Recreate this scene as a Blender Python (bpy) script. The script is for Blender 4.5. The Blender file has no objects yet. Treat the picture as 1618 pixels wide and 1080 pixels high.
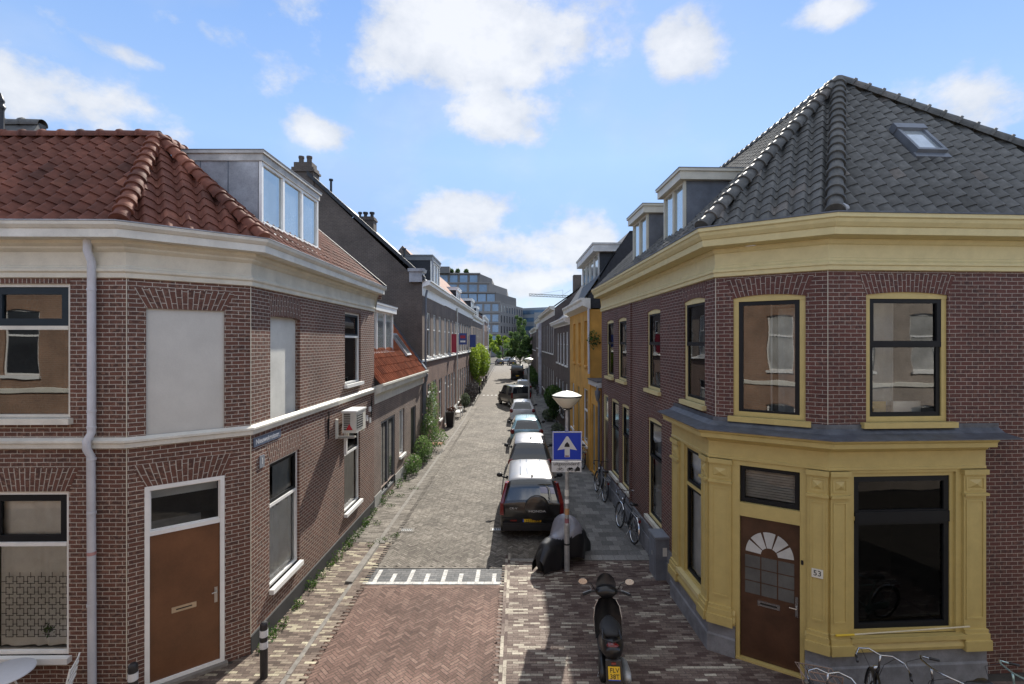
import bpy, bmesh, math, random
from mathutils import Vector, Matrix, noise
random.seed(7)
R = math.radians
C = bpy.context.scene.collection
sc = bpy.context.scene
# ---------------------------------------------------------------- camera
cam_d = bpy.data.cameras.new('camera'); cam = bpy.data.objects.new('camera', cam_d); C.objects.link(cam)
cam.location = (0, 0, 5.5); cam.rotation_euler = (R(90), 0, 0)
cam_d.sensor_width = 36; cam_d.lens = 36*777/1618
cam_d.shift_x = -10/1618; cam_d.clip_start = .05; cam_d.clip_end = 3000
sc.camera = cam
sc.render.resolution_x = 1024; sc.render.resolution_y = 684
sc.view_settings.view_transform = 'Standard'; sc.view_settings.look = 'None'
sc.view_settings.gamma = 1; sc.view_settings.use_curve_mapping = False
sc.view_settings.exposure = 1.14
SUN_EL, SUN_AZ = 38, 12      # azimuth measured from +Y towards +X
# ---------------------------------------------------------------- world
W = bpy.data.worlds.new("World"); sc.world = W; W.use_nodes = True
nt = W.node_tree; N = nt.nodes; L = nt.links; N.clear()
def wm(op, a, b=None, c=None):
    n = N.new('ShaderNodeMath'); n.operation = op
    for i, v in enumerate((a, b, c)):
        if v is None: continue
        if isinstance(v, (int, float)): n.inputs[i].default_value = v
        else: L.new(v, n.inputs[i])
    return n.outputs[0]
sky = N.new('ShaderNodeTexSky'); sky.sky_type = 'NISHITA'; sky.sun_disc = False
sky.sun_elevation = R(SUN_EL); sky.sun_rotation = R(SUN_AZ); sky.air_density = 1.0; sky.dust_density = .1; sky.ozone_density = 1.6
tc = N.new('ShaderNodeTexCoord'); sx = N.new('ShaderNodeSeparateXYZ'); L.new(tc.outputs['Generated'], sx.inputs[0])
az = wm('ARCTAN2', sx.outputs[0], sx.outputs[1]); el = wm('ARCSINE', sx.outputs[2])
def noise_n(scale, detail, rough, vec, dist=0):
    n = N.new('ShaderNodeTexNoise'); n.inputs['Scale'].default_value = scale; n.inputs['Detail'].default_value = detail
    n.inputs['Roughness'].default_value = rough; n.inputs['Distortion'].default_value = dist; L.new(vec, n.inputs['Vector']); return n.outputs[0]
mp = N.new('ShaderNodeMapping'); mp.inputs['Scale'].default_value = (1, 1, 1.45); L.new(tc.outputs['Generated'], mp.inputs[0])
nA = noise_n(6.5, 12, .60, mp.outputs[0], 0)
nB = noise_n(2.2, 5, .55, mp.outputs[0], .1)
nD = noise_n(9, 7, .6, mp.outputs[0], 0)
blobs = [(760,430,330,55,.75),(770,55,255,100,1.15),(900,95,80,45,.8),(800,178,130,52,1.0),(605,70,85,90,.95),(1068,66,80,62,.80),(1090,110,50,30,.6),(120,165,230,75,1.0),(20,130,130,60,.9),(240,215,130,40,.8),(205,92,90,20,.72),
 (320,50,110,22,.62),(507,210,62,30,1.0),(712,345,112,48,1.05),(860,390,190,48,1.0),(700,400,170,40,.8),(1530,172,130,64,.95),(1320,14,90,24,.9),(640,178,40,45,.7),(900,440,260,36,.8),(1100,330,160,30,.3)]
cov = None
for (px, py, rx, ry, a) in blobs:
    u = (px-819)/777; v = (540-py)/777
    A0 = math.atan(u); E0 = math.atan(v*math.cos(A0)); c2 = math.cos(A0)
    ra = rx/777*c2*c2; re = ry/777*c2
    da = wm('MULTIPLY', wm('SUBTRACT', az, A0), 1/ra); de = wm('MULTIPLY', wm('SUBTRACT', el, E0), 1/re)
    r2 = wm('MULTIPLY_ADD', da, da, wm('MULTIPLY', de, de))
    g = wm('MULTIPLY', wm('EXPONENT', wm('MULTIPLY', r2, -1.0)), a)
    cov = g if cov is None else wm('MAXIMUM', cov, g)
# scattered clouds out of view round the sky, brightened below to fill the shade
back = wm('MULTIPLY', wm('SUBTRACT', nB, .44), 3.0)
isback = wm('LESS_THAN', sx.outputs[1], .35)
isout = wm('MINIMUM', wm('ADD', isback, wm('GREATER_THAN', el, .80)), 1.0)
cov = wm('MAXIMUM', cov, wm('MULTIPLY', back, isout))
# thin white veil near the horizon
dens = wm('ADD', cov, wm('MULTIPLY', wm('SUBTRACT', nA, .5), 2.4))
mr = N.new('ShaderNodeMapRange'); mr.interpolation_type = 'SMOOTHSTEP'; L.new(dens, mr.inputs[0])
mr.inputs[1].default_value = .32; mr.inputs[2].default_value = .86
haze_h = wm('MULTIPLY', wm('EXPONENT', wm('MULTIPLY', wm('ABSOLUTE', el), -6.5)), .62)
alpha = wm('MINIMUM', wm('MAXIMUM', wm('MULTIPLY', mr.outputs[0], .88), haze_h), 1.0)
wisps = wm('MULTIPLY', wm('MAXIMUM', wm('SUBTRACT', nB, .47), 0), 1.6)
alpha = wm('MINIMUM', wm('MAXIMUM', alpha, wm('MINIMUM', wisps, .42)), 1.0)
cr = N.new('ShaderNodeValToRGB'); L.new(wm('ADD', wm('MULTIPLY', nD, .55), wm('MULTIPLY', dens, .28)), cr.inputs[0])
cr.color_ramp.elements[0].position = .28; cr.color_ramp.elements[0].color = (.60, .65, .74, 1)
cr.color_ramp.elements[1].position = .62; cr.color_ramp.elements[1].color = (.97, .98, 1.0, 1)
cmul = N.new('ShaderNodeVectorMath'); cmul.operation = 'SCALE'; L.new(cr.outputs[0], cmul.inputs[0]); L.new(wm('ADD', 3.55, wm('MULTIPLY', isout, 6.0)), cmul.inputs['Scale'])  # clouds out of view get extra brightness as added fill light
skyt = N.new('ShaderNodeMix'); skyt.data_type = 'RGBA'; skyt.blend_type = 'MULTIPLY'; skyt.inputs[0].default_value = 1
skyt.blend_type = 'MIX'; skyt.inputs[0].default_value = .78
gr = N.new('ShaderNodeValToRGB'); L.new(wm('ABSOLUTE', el), gr.inputs[0]); ge = gr.color_ramp.elements
for p_, c_ in ((0, (.66, .78, .92)), (.13, (.55, .71, .93)), (.35, (.33, .53, .90)), (.62, (.20, .39, .83)), (1, (.10, .25, .65))):
    e_ = ge[0] if p_ == 0 else (ge[1] if p_ == 1 else ge.new(p_)); e_.color = (*c_, 1)
gsc = N.new('ShaderNodeVectorMath'); gsc.operation = 'SCALE'; L.new(gr.outputs[0], gsc.inputs[0]); gsc.inputs['Scale'].default_value = 3.5
L.new(sky.outputs[0], skyt.inputs[6]); L.new(gsc.outputs[0], skyt.inputs[7])
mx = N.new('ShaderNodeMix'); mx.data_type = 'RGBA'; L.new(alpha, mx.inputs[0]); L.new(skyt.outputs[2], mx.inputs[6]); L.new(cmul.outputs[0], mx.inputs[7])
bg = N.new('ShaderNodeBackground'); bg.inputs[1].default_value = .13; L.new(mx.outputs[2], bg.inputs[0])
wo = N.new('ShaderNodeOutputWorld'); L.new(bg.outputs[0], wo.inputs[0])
# ---------------------------------------------------------------- sun
sd = bpy.data.lights.new('sun', 'SUN'); sd.energy = 3.4; sd.angle = R(.5); sd.color = (1, .94, .84)
so = bpy.data.objects.new('sun', sd); C.objects.link(so)
sdir = Vector((math.sin(R(SUN_AZ))*math.cos(R(SUN_EL)), math.cos(R(SUN_AZ))*math.cos(R(SUN_EL)), math.sin(R(SUN_EL))))
so.rotation_euler = sdir.to_track_quat('Z', 'Y').to_euler(); so.location = (20, 20, 40)

# ================================================================ materials
MATS = {}
class NB:
    def __init__(s, name):
        s.m = bpy.data.materials.new(name); s.m.use_nodes = True; s.t = s.m.node_tree; s.t.nodes.clear()
        s.o = s.n('ShaderNodeOutputMaterial'); s.b = s.n('ShaderNodeBsdfPrincipled'); s.l(s.b.outputs[0], s.o.inputs[0])
    def n(s, k, **kw):
        x = s.t.nodes.new(k)
        for a, v in kw.items(): setattr(x, a, v)
        return x
    def l(s, a, b): s.t.links.new(a, b)
    def math(s, op, a, b=None):
        n = s.n('ShaderNodeMath', operation=op)
        for i, v in enumerate((a, b)):
            if v is None: continue
            if isinstance(v, (int, float)): n.inputs[i].default_value = v
            else: s.l(v, n.inputs[i])
        return n.outputs[0]
    def noise(s, vec, scale, detail=3, rough=.55):
        n = s.n('ShaderNodeTexNoise'); n.inputs['Scale'].default_value = scale; n.inputs['Detail'].default_value = detail
        n.inputs['Roughness'].default_value = rough
        if vec is not None: s.l(vec, n.inputs['Vector'])
        return n.outputs[0]
    def ramp(s, fac, stops):
        r = s.n('ShaderNodeValToRGB'); e = r.color_ramp.elements
        while len(e) < len(stops): e.new(.5)
        for i, (p, c) in enumerate(stops):
            e[i].position = p; e[i].color = (*c, 1) if len(c) == 3 else c
        s.l(fac, r.inputs[0]); return r.outputs[0]
    def mix(s, fac, a, b, bt='MIX'):
        m = s.n('ShaderNodeMix', data_type='RGBA', blend_type=bt)
        for i, v in ((0, fac), (6, a), (7, b)):
            if isinstance(v, (int, float)): m.inputs[i].default_value = v
            elif isinstance(v, tuple): m.inputs[i].default_value = (*v, 1)
            else: s.l(v, m.inputs[i])
        return m.outputs[2]
    def bump(s, h, strength=.4, dist=.01):
        b = s.n('ShaderNodeBump'); b.inputs['Strength'].default_value = strength; b.inputs['Distance'].default_value = dist
        s.l(h, b.inputs['Height']); s.l(b.outputs[0], s.b.inputs['Normal'])
def mat(name, col, rough=.6, metal=0, var=.14, nscale=3, bump=0, spec=.5, coat=0, emit=None, fine=0, alpha=None, bscale=40):
    """plain surface with mild procedural grime"""
    if name in MATS: return MATS[name]
    b = NB(name); tc = b.n('ShaderNodeTexCoord'); v = tc.outputs['Object']
    f = b.noise(v, nscale, 5, .6)
    lo = tuple(c*(1-var*1.6) for c in col); hi = tuple(min(1, c*(1+var)) for c in col)
    c = b.ramp(f, [(.3, lo), (.7, hi)])
    f2 = b.noise(v, 38, 4, .7); c = b.mix(1, c, b.ramp(f2, [(.25, (1-var*.9,)*3), (.5, (1, 1, 1)), (.75, (1+var*.3,)*3)]), 'MULTIPLY')
    b.l(c, b.b.inputs['Base Color']); b.b.inputs['Roughness'].default_value = rough; b.b.inputs['Metallic'].default_value = metal
    b.b.inputs['Specular IOR Level'].default_value = spec; b.b.inputs['Coat Weight'].default_value = coat
    if bump: b.bump(b.noise(v, bscale, 3), bump, .01)
    if emit: b.b.inputs['Emission Color'].default_value = (*emit[0], 1); b.b.inputs['Emission Strength'].default_value = emit[1]
    MATS[name] = b.m; return b.m
def brick_mat(name, c1, c2, c3, mortar, bw=.2, rh=.0665, ms=.006, dirt=.35, bump=.5):
    if name in MATS: return MATS[name]
    b = NB(name); uv = b.n('ShaderNodeUVMap').outputs[0]
    wob = b.n('ShaderNodeVectorMath', operation='MULTIPLY_ADD')       # slightly wavy courses
    nn = b.n('ShaderNodeTexNoise'); nn.inputs['Scale'].default_value = 3; nn.inputs['Detail'].default_value = 4; b.l(uv, nn.inputs['Vector'])
    b.l(nn.outputs['Color'], wob.inputs[0]); wob.inputs[1].default_value = (.018, .018, 0); b.l(uv, wob.inputs[2]); uvw = wob.outputs[0]
    def bt(c1, c2, off=0):
        t = b.n('ShaderNodeTexBrick'); t.offset = .5; t.inputs['Scale'].default_value = 1
        t.inputs['Brick Width'].default_value = bw; t.inputs['Row Height'].default_value = rh; t.inputs['Mortar Size'].default_value = ms
        t.inputs['Mortar Smooth'].default_value = .25; t.inputs['Color1'].default_value = (*c1, 1); t.inputs['Color2'].default_value = (*c2, 1)
        t.inputs['Mortar'].default_value = (*mortar, 1); t.inputs['Bias'].default_value = 0; b.l(uvw, t.inputs['Vector']); return t
    t = bt(c1, c2); t2 = bt(c1, c3)
    big = b.noise(uv, .9, 5, .65); sm = b.noise(uv, 14, 4, .6)
    sel = b.ramp(sm, [(.46, (0, 0, 0)), (.6, (1, 1, 1))])
    col = b.mix(sel, t.outputs[0], t2.outputs[0])
    col = b.mix(1, col, b.ramp(big, [(.3, (1-dirt, 1-dirt, 1-dirt)), (.7, (1.12, 1.1, 1.08))]), 'MULTIPLY')
    spots = b.noise(uv, 55, 2, .5)
    col = b.mix(1, col, b.ramp(spots, [(.3, (.72, .72, .74)), (.7, (1.2, 1.18, 1.16))]), 'MULTIPLY')
    b.l(col, b.b.inputs['Base Color']); b.b.inputs['Roughness'].default_value = .85; b.b.inputs['Specular IOR Level'].default_value = .3
    h = b.math('SUBTRACT', b.math('MULTIPLY', spots, .35), t.outputs['Fac'])
    b.bump(h, bump, .008)
    MATS[name] = b.m; return b.m
def var_mat(name, stops, rough=.8, spec=.3, noise_amt=.25, nscale=25, bump=.3, big=.2, trans=0, bigscale=.7):
    """colour picked per piece by the face attribute 'var'"""
    if name in MATS: return MATS[name]
    b = NB(name); a = b.n('ShaderNodeAttribute', attribute_name='var'); tc = b.n('ShaderNodeTexCoord')
    c = b.ramp(a.outputs['Fac'], stops)
    n1 = b.noise(tc.outputs['Object'], nscale, 4, .6); n2 = b.noise(tc.outputs['Object'], bigscale, 4, .6)
    c = b.mix(1, c, b.ramp(n1, [(.3, (1-noise_amt,)*3), (.7, (1+noise_amt,)*3)]), 'MULTIPLY')
    c = b.mix(1, c, b.ramp(n2, [(.3, (1-big,)*3), (.7, (1+big,)*3)]), 'MULTIPLY')
    b.l(c, b.b.inputs['Base Color']); b.b.inputs['Roughness'].default_value = rough; b.b.inputs['Specular IOR Level'].default_value = spec
    if bump: b.bump(n1, bump, .006)
    if trans:
        tr = b.n('ShaderNodeBsdfTranslucent'); b.l(c, tr.inputs[0]); ms = b.n('ShaderNodeMixShader'); ms.inputs[0].default_value = trans
        b.l(b.b.outputs[0], ms.inputs[1]); b.l(tr.outputs[0], ms.inputs[2]); b.l(ms.outputs[0], b.o.inputs[0])
    MATS[name] = b.m; return b.m
def glass_mat(name, tint=(.9, .95, .95), refl=.12):
    if name in MATS: return MATS[name]
    b = NB(name); b.t.nodes.remove(b.b)
    tr = b.n('ShaderNodeBsdfTransparent'); tr.inputs[0].default_value = (*tint, 1)
    gl = b.n('ShaderNodeBsdfGlossy'); gl.inputs['Roughness'].default_value = .01
    tcg = b.n('ShaderNodeTexCoord'); bp = b.n('ShaderNodeBump'); bp.inputs['Strength'].default_value = .035; bp.inputs['Distance'].default_value = .05
    b.l(b.noise(tcg.outputs['Object'], 1.7, 1), bp.inputs['Height']); b.l(bp.outputs[0], gl.inputs['Normal'])
    fr = b.n('ShaderNodeFresnel'); fr.inputs[0].default_value = 1.5
    f = b.math('MINIMUM', b.math('ADD', fr.outputs[0], refl), 1.0)
    ms = b.n('ShaderNodeMixShader'); b.l(f, ms.inputs[0]); b.l(tr.outputs[0], ms.inputs[1]); b.l(gl.outputs[0], ms.inputs[2]); b.l(ms.outputs[0], b.o.inputs[0])
    MATS[name] = b.m; return b.m

BR_L = brick_mat('brick left corner', (.165, .078, .057), (.092, .052, .043), (.225, .13, .094), (.48, .445, .385), ms=.0065, dirt=.3)
BR_L2 = brick_mat('brick weathered grey', (.22, .17, .145), (.15, .11, .095), (.30, .22, .18), (.36, .33, .29), ms=.007)
BR_T = brick_mat('brick dark gable', (.12, .098, .082), (.155, .125, .105), (.09, .076, .066), (.19, .175, .16), dirt=.35)
BR_T2 = brick_mat('brick brown row', (.20, .155, .13), (.15, .12, .10), (.25, .19, .155), (.32, .29, .26))
BR_T3 = brick_mat('brick red base', (.21, .13, .105), (.15, .095, .08), (.27, .17, .13), (.33, .29, .25))
BR_R = brick_mat('brick right corner', (.128, .054, .044), (.078, .041, .037), (.155, .078, .060), (.38, .345, .30), ms=.0048, dirt=.25, bump=.35)
BR_G = brick_mat('brick far grey', (.12, .095, .085), (.09, .075, .07), (.15, .115, .1), (.2, .18, .16))
BR_B = brick_mat('brick orange opposite', (.36, .22, .145), (.28, .17, .12), (.42, .27, .18), (.42, .38, .32), dirt=.4)
BR_O = brick_mat('brick pale opposite', (.40, .35, .30), (.33, .29, .25), (.46, .40, .34), (.46, .42, .38))
CREAM = mat('cream paint', (.66, .62, .50), .55, var=.10, nscale=2.2)
OFFW = mat('off white paint', (.68, .66, .58), .5, var=.10, nscale=3)
WHITE = mat('white paint', (.80, .80, .77), .42, var=.05)
YEL = mat('ochre yellow paint', (.50, .39, .145), .5, var=.055, nscale=5)
YEL_L = mat('pale ochre paint', (.60, .505, .25), .5, var=.055, nscale=5)
STUCCO = mat('grey stucco', (.58, .57, .52), .9, var=.06, nscale=1.6, bump=.15)
PLINTH = mat('grey plinth', (.20, .205, .22), .75, var=.2, nscale=4, bump=.1)
TAR = mat('tarred plinth', (.035, .035, .037), .7, var=.2)
ZINC = mat('zinc', (.36, .37, .39), .6, metal=.1, var=.28, nscale=1.8)
ZINC_D = mat('dark zinc', (.15, .165, .19), .5, metal=.2, var=.15, nscale=2)
LEAD = mat('lead', (.105, .115, .135), .5, var=.25, nscale=5, metal=.3)
PIPE = mat('grey plastic pipe', (.56, .57, .60), .4, var=.08)
BLK = mat('black sash paint', (.012, .013, .015), .5, var=.1, spec=.2)
NAVY = mat('dark teal sash paint', (.018, .03, .04), .5, var=.1, spec=.2)
DOORB = mat('brown door', (.155, .068, .03), .42, var=.18, nscale=1.5)
DOORD = mat('dark brown door', (.075, .036, .020), .3, var=.2)
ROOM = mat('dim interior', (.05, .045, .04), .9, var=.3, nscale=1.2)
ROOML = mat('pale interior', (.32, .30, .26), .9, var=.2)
NET = mat('white curtain', (.72, .73, .72), .9, var=.08)
NETG = mat('grey net curtain', (.36, .38, .38), .9, var=.1)
BLIND = mat('window blind', (.5, .5, .48), .8, var=.05)
GLASS = glass_mat('window glass'); GLASSR = glass_mat('window glass reflective', (.85, .88, .88), .13)
GLASS2 = glass_mat('window glass curtained', (.92, .94, .94), .0)
GLASSC = glass_mat('window glass clear', (.5, .52, .52), -.01)
GLASSL = glass_mat('window glass mirror', (.7, .75, .78), .5)
DGLASS = mat('dark far glass', (.03, .035, .042), .06, var=.3, nscale=.6, spec=.9)
LGLASS = mat('curtained far glass', (.42, .42, .40), .15, var=.3, nscale=.8, spec=.8)
BGLASS = mat('blue far glass', (.12, .22, .34), .12, var=.35, nscale=.15, spec=.9)
CHROME = mat('chrome', (.50, .51, .53), .22, metal=1, var=.05)
STEEL = mat('galvanised steel', (.42, .43, .43), .45, metal=.5, var=.15, nscale=8)
BLACKM = mat('black metal', (.02, .02, .022), .35, metal=.2, var=.1)
RUBBER = mat('rubber', (.018, .018, .018), .8, var=.2)
PLASTIC = mat('black plastic', (.018, .018, .02), .38, var=.15)
REDL = mat('red lamp lens', (.16, .008, .008), .15, var=.1, coat=.5)
AMBL = mat('amber lamp lens', (.5, .10, .02), .15, var=.1, coat=.5)
PLATE = mat('yellow number plate', (.72, .45, .02), .4, var=.03)
BLUEP = mat('blue band', (.02, .08, .4), .4, var=.03)
INK = mat('black ink', (.01, .01, .01), .5, var=.02)
SIGNB = mat('traffic sign blue', (.006, .04, .42), .35, var=.03)
SIGNW = mat('traffic sign white', (.62, .62, .60), .4, var=.05)
GREYP = mat('grey enamel', (.17, .175, .18), .5, var=.1)
CONC = mat('concrete', (.215, .20, .178), .9, var=.2, nscale=6, bump=.2)
OCHW = mat('yellow stucco', (.60, .32, .065), .8, var=.14, nscale=1.5)
WOOD = mat('weathered wood', (.28, .17, .11), .7, var=.2, nscale=6)
REDS = mat('red banner', (.42, .03, .06), .5, var=.08)
NAVYS = mat('blue banner', (.04, .07, .25), .5, var=.08)
TERRA = mat('terracotta', (.35, .13, .06), .7, var=.2)
SLATE = mat('slate hanging', (.022, .024, .028), .6, var=.3, nscale=8)
TILE_R = var_mat('red pantiles', [(0, (.095, .036, .025)), (.3, (.125, .045, .030)), (.75, (.15, .054, .035)), (1, (.19, .072, .045))], rough=.72, spec=.25, noise_amt=.22, nscale=9, bump=.15, big=.3, bigscale=1.3)
TILE_O = var_mat('orange pantiles', [(0, (.18, .055, .028)), (.5, (.28, .085, .04)), (1, (.36, .12, .06))], rough=.85, spec=.2, noise_amt=.22, nscale=9, bump=.2)
TILE_G = var_mat('grey pantiles', [(0, (.068, .068, .064)), (.5, (.088, .088, .084)), (.93, (.108, .107, .101)), (1, (.125, .112, .10))], rough=.6, spec=.3, noise_amt=.28, nscale=9, bump=.2, big=.25)
PAVE_RED = var_mat('red clinker paving', [(0, (.095, .058, .046)), (.5, (.15, .092, .073)), (1, (.205, .135, .108))], noise_amt=.3, nscale=30, big=.25)
PAVE_GREY = var_mat('grey clinker paving', [(0, (.09, .077, .064)), (.5, (.152, .135, .113)), (1, (.235, .212, .18))], noise_amt=.35, nscale=30, big=.25)
PAVE_MIX = var_mat('streaked clinker paving', [(0, (.085, .062, .05)), (.45, (.17, .13, .105)), (.60, (.22, .18, .14)), (.72, (.33, .29, .21)), (1, (.44, .40, .29))], noise_amt=.3, nscale=30, big=.2)
PAVE_RMIX = var_mat('dark streaked clinker paving', [(0, (.075, .048, .042)), (.5, (.155, .118, .10)), (.68, (.20, .16, .135)), (.78, (.31, .275, .225)), (1, (.42, .38, .31))], noise_amt=.3, nscale=30, big=.2)
PAVE_TILE = var_mat('grey concrete tiles', [(0, (.12, .118, .112)), (.5, (.16, .156, .148)), (1, (.24, .234, .22))], noise_amt=.25, nscale=20, big=.25)
PAVE_DK = var_mat('dark grey pavers', [(0, (.10, .105, .11)), (1, (.17, .17, .17))], noise_amt=.25, nscale=25)
JOINT = mat('paving joint sand', (.055, .048, .04), .95, var=.3, nscale=3)
ROADP = mat('road marking white', (.56, .555, .53), .8, var=.25, nscale=9)
LEAF = var_mat('leaves green', [(0, (.018, .045, .010)), (.5, (.05, .11, .02)), (1, (.11, .19, .035))], rough=.55, spec=.4, noise_amt=.15, bump=0, big=.25, trans=.35)
LEAF_Y = var_mat('leaves lime', [(0, (.09, .15, .015)), (.5, (.24, .34, .035)), (1, (.42, .48, .07))], rough=.55, spec=.4, noise_amt=.15, bump=0, big=.25, trans=.35)
LEAF_G = var_mat('leaves silver', [(0, (.05, .07, .04)), (.5, (.12, .15, .09)), (1, (.26, .29, .2))], rough=.6, spec=.4, noise_amt=.15, bump=0, big=.25, trans=.25)
LEAF_T = var_mat('leaves mid green', [(0, (.05, .10, .03)), (.5, (.12, .20, .06)), (1, (.22, .31, .11))], rough=.5, spec=.4, noise_amt=.15, bump=0, big=.2, trans=.45)
BARK = mat('bark', (.11, .085, .06), .9, var=.3, nscale=12, bump=.4)
def carpaint(n, c, metal=.3): return mat(n, c, .28, metal=metal, var=.04, coat=.8)

# ================================================================ mesh builder
OFF = {}
class Fr:
    """wall frame: u along P0->P1, n outward (left of travel), z up"""
    def __init__(s, P0, P1):
        s.P0 = Vector(P0); d = Vector(P1)-s.P0; s.L = d.length; s.d = d.normalized(); s.nr = Vector((-s.d.y, s.d.x))
    def __call__(s, u, n, z):
        p = s.P0+s.d*u+s.nr*n; return (p.x, p.y, z)
class Loc:
    def __call__(s, u, n, z): return (u, n, z)
LOCAL = Loc()
class MB:
    def __init__(s): s.v = []; s.f = []; s.var = []; s.uv = []; s.mi = []
    def face(s, pts, var=None, uv=None, mi=0):
        b = len(s.v); s.v += [tuple(p) for p in pts]; s.f.append(list(range(b, b+len(pts)))); s.var.append(random.random() if var is None else var); s.uv.append(uv); s.mi.append(mi)
    def mesh(s, vs, fs, var=None, mi=0):
        b = len(s.v); s.v += [tuple(p) for p in vs]
        for f in fs: s.f.append([b+i for i in f]); s.var.append(random.random() if var is None else var); s.uv.append(None); s.mi.append(mi)
    def box(s, fr, u0, u1, n0, n1, z0, z1, var=None, mi=0):
        if u0 > u1: u0, u1 = u1, u0
        if n0 > n1: n0, n1 = n1, n0
        if z0 > z1: z0, z1 = z1, z0
        P = [fr(u, n, z) for z in (z0, z1) for n in (n0, n1) for u in (u0, u1)]
        F = [(0, 2, 3, 1), (4, 5, 7, 6), (0, 1, 5, 4), (2, 6, 7, 3), (0, 4, 6, 2), (1, 3, 7, 5)]
        # orientation check
        a, b_, c = Vector(P[1])-Vector(P[0]), Vector(P[2])-Vector(P[0]), Vector(P[4])-Vector(P[0])
        if a.cross(b_).dot(c) < 0: F = [f[::-1] for f in F]
        s.mesh(P, F, random.random() if var is None else var, mi)
    def hexa(s, P, mi=0):
        s.mesh(P, [(0, 3, 2, 1), (4, 5, 6, 7), (0, 1, 5, 4), (1, 2, 6, 5), (2, 3, 7, 6), (3, 0, 4, 7)], None, mi)
    def tube(s, path, r, sides=8, caps=True, mi=0, closed=False):
        path = [Vector(p) for p in path]; n = len(path); rings = []; up = None
        for i, p in enumerate(path):
            if closed: t = path[(i+1) % n]-path[i-1]
            else: t = path[min(i+1, n-1)]-path[max(i-1, 0)]
            t = t.normalized() if t.length > 1e-9 else Vector((0, 0, 1))
            if up is None: up = Vector((0, 0, 1)) if abs(t.z) < .9 else Vector((1, 0, 0))
            x = t.cross(up); x = x.normalized() if x.length > 1e-6 else t.orthogonal().normalized()
            y = x.cross(t); up = y
            rr = r[i] if isinstance(r, (list, tuple)) else r
            rings.append([p+x*math.cos(a)*rr+y*math.sin(a)*rr for a in (2*math.pi*k/sides for k in range(sides))])
        vs = [q for g in rings for q in g]; fs = []
        for i in range(n if closed else n-1):
            j = (i+1) % n
            for k in range(sides): fs.append((i*sides+k, i*sides+(k+1) % sides, j*sides+(k+1) % sides, j*sides+k))
        if caps and not closed: fs.append(tuple(range(sides))[::-1]); fs.append(tuple((n-1)*sides+k for k in range(sides)))
        s.mesh(vs, fs, None, mi)
    def lathe(s, prof, c=(0, 0, 0), axis='z', seg=20, mi=0):
        vs = []; n = len(prof)
        for k in range(seg):
            a = 2*math.pi*k/seg
            for (r, h) in prof:
                p = (r*math.cos(a), r*math.sin(a), h) if axis == 'z' else (h, r*math.cos(a), r*math.sin(a))
                vs.append((p[0]+c[0], p[1]+c[1], p[2]+c[2]))
        fs = []
        for k in range(seg):
            j = (k+1) % seg
            for i in range(n-1): fs.append((k*n+i, j*n+i, j*n+i+1, k*n+i+1))
        s.mesh(vs, fs, None, mi)
    def prism(s, pts, z0, z1, mi=0):
        n = len(pts); vs = [(p[0], p[1], z0) for p in pts]+[(p[0], p[1], z1) for p in pts]
        fs = [tuple(range(n))[::-1], tuple(range(n, 2*n))]+[(i, (i+1) % n, n+(i+1) % n, n+i) for i in range(n)]
        s.mesh(vs, fs, None, mi)
    def sphere(s, c, r, sc=(1, 1, 1), seg=12, rings=8, mi=0):
        vs = []; fs = []
        for i in range(rings+1):
            t = math.pi*i/rings
            for k in range(seg):
                a = 2*math.pi*k/seg; vs.append((c[0]+r*sc[0]*math.sin(t)*math.cos(a), c[1]+r*sc[1]*math.sin(t)*math.sin(a), c[2]+r*sc[2]*math.cos(t)))
        for i in range(rings):
            for k in range(seg): fs.append((i*seg+k, (i+1)*seg+k, (i+1)*seg+(k+1) % seg, i*seg+(k+1) % seg))
        s.mesh(vs, fs, None, mi)
    def build(s, name, m, parent=None, smooth=False, off=None, merge=False, props=None):
        if off is None: off = OFF.get(parent.name, Vector((0, 0, 0))) if parent else Vector((0, 0, 0))
        me = bpy.data.meshes.new(name); me.from_pydata([(v[0]-off[0], v[1]-off[1], v[2]-off[2]) for v in s.v], [], s.f)
        for q in (m if isinstance(m, (list, tuple)) else [m]): me.materials.append(q)
        uvl = me.uv_layers.new(name='UVMap'); at = me.attributes.new('var', 'FLOAT', 'FACE')
        at.data.foreach_set('value', s.var)
        me.polygons.foreach_set('material_index', s.mi)
        li = 0
        for fi, f in enumerate(s.f):
            u = s.uv[fi]
            if u is None:
                a, b, c = (Vector(s.v[f[i]]) for i in (0, 1, 2)); nrm = (b-a).cross(c-a)
                if len(f) > 3: nrm = nrm + (Vector(s.v[f[2]])-a).cross(Vector(s.v[f[3]])-a)
                h = math.hypot(nrm.x, nrm.y)
                for i in f:
                    p = s.v[i]
                    if h < .35*abs(nrm.z) or h < 1e-12: uvl.data[li].uv = (p[0], p[1])
                    else: uvl.data[li].uv = ((-nrm.y*p[0]+nrm.x*p[1])/h, p[2])
                    li += 1
            else:
                for q in u: uvl.data[li].uv = q; li += 1
        if smooth: me.polygons.foreach_set('use_smooth', [True]*len(s.f))
        me.update()
        if merge:
            bm = bmesh.new(); bm.from_mesh(me); bmesh.ops.remove_doubles(bm, verts=bm.verts, dist=1e-4); bmesh.ops.recalc_face_normals(bm, faces=bm.faces); bm.to_mesh(me); bm.free()
        if smooth == 'auto':
            try: me.set_sharp_from_angle(angle=R(35))
            except Exception: pass
        o = bpy.data.objects.new(name, me); C.objects.link(o)
        if parent: o.parent = parent; OFF[o.name] = off
        if props:
            for k, v in props.items(): o[k] = v
        return o
def thing(name, label, cat, loc=(0, 0, 0), group=None, off=None):
    o = bpy.data.objects.new(name, None); C.objects.link(o); o.location = loc; o.empty_display_size = .2
    o['label'] = label; o['category'] = cat
    if group: o['group'] = group
    OFF[o.name] = Vector(loc) if off is None else Vector(off)
    return o
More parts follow.
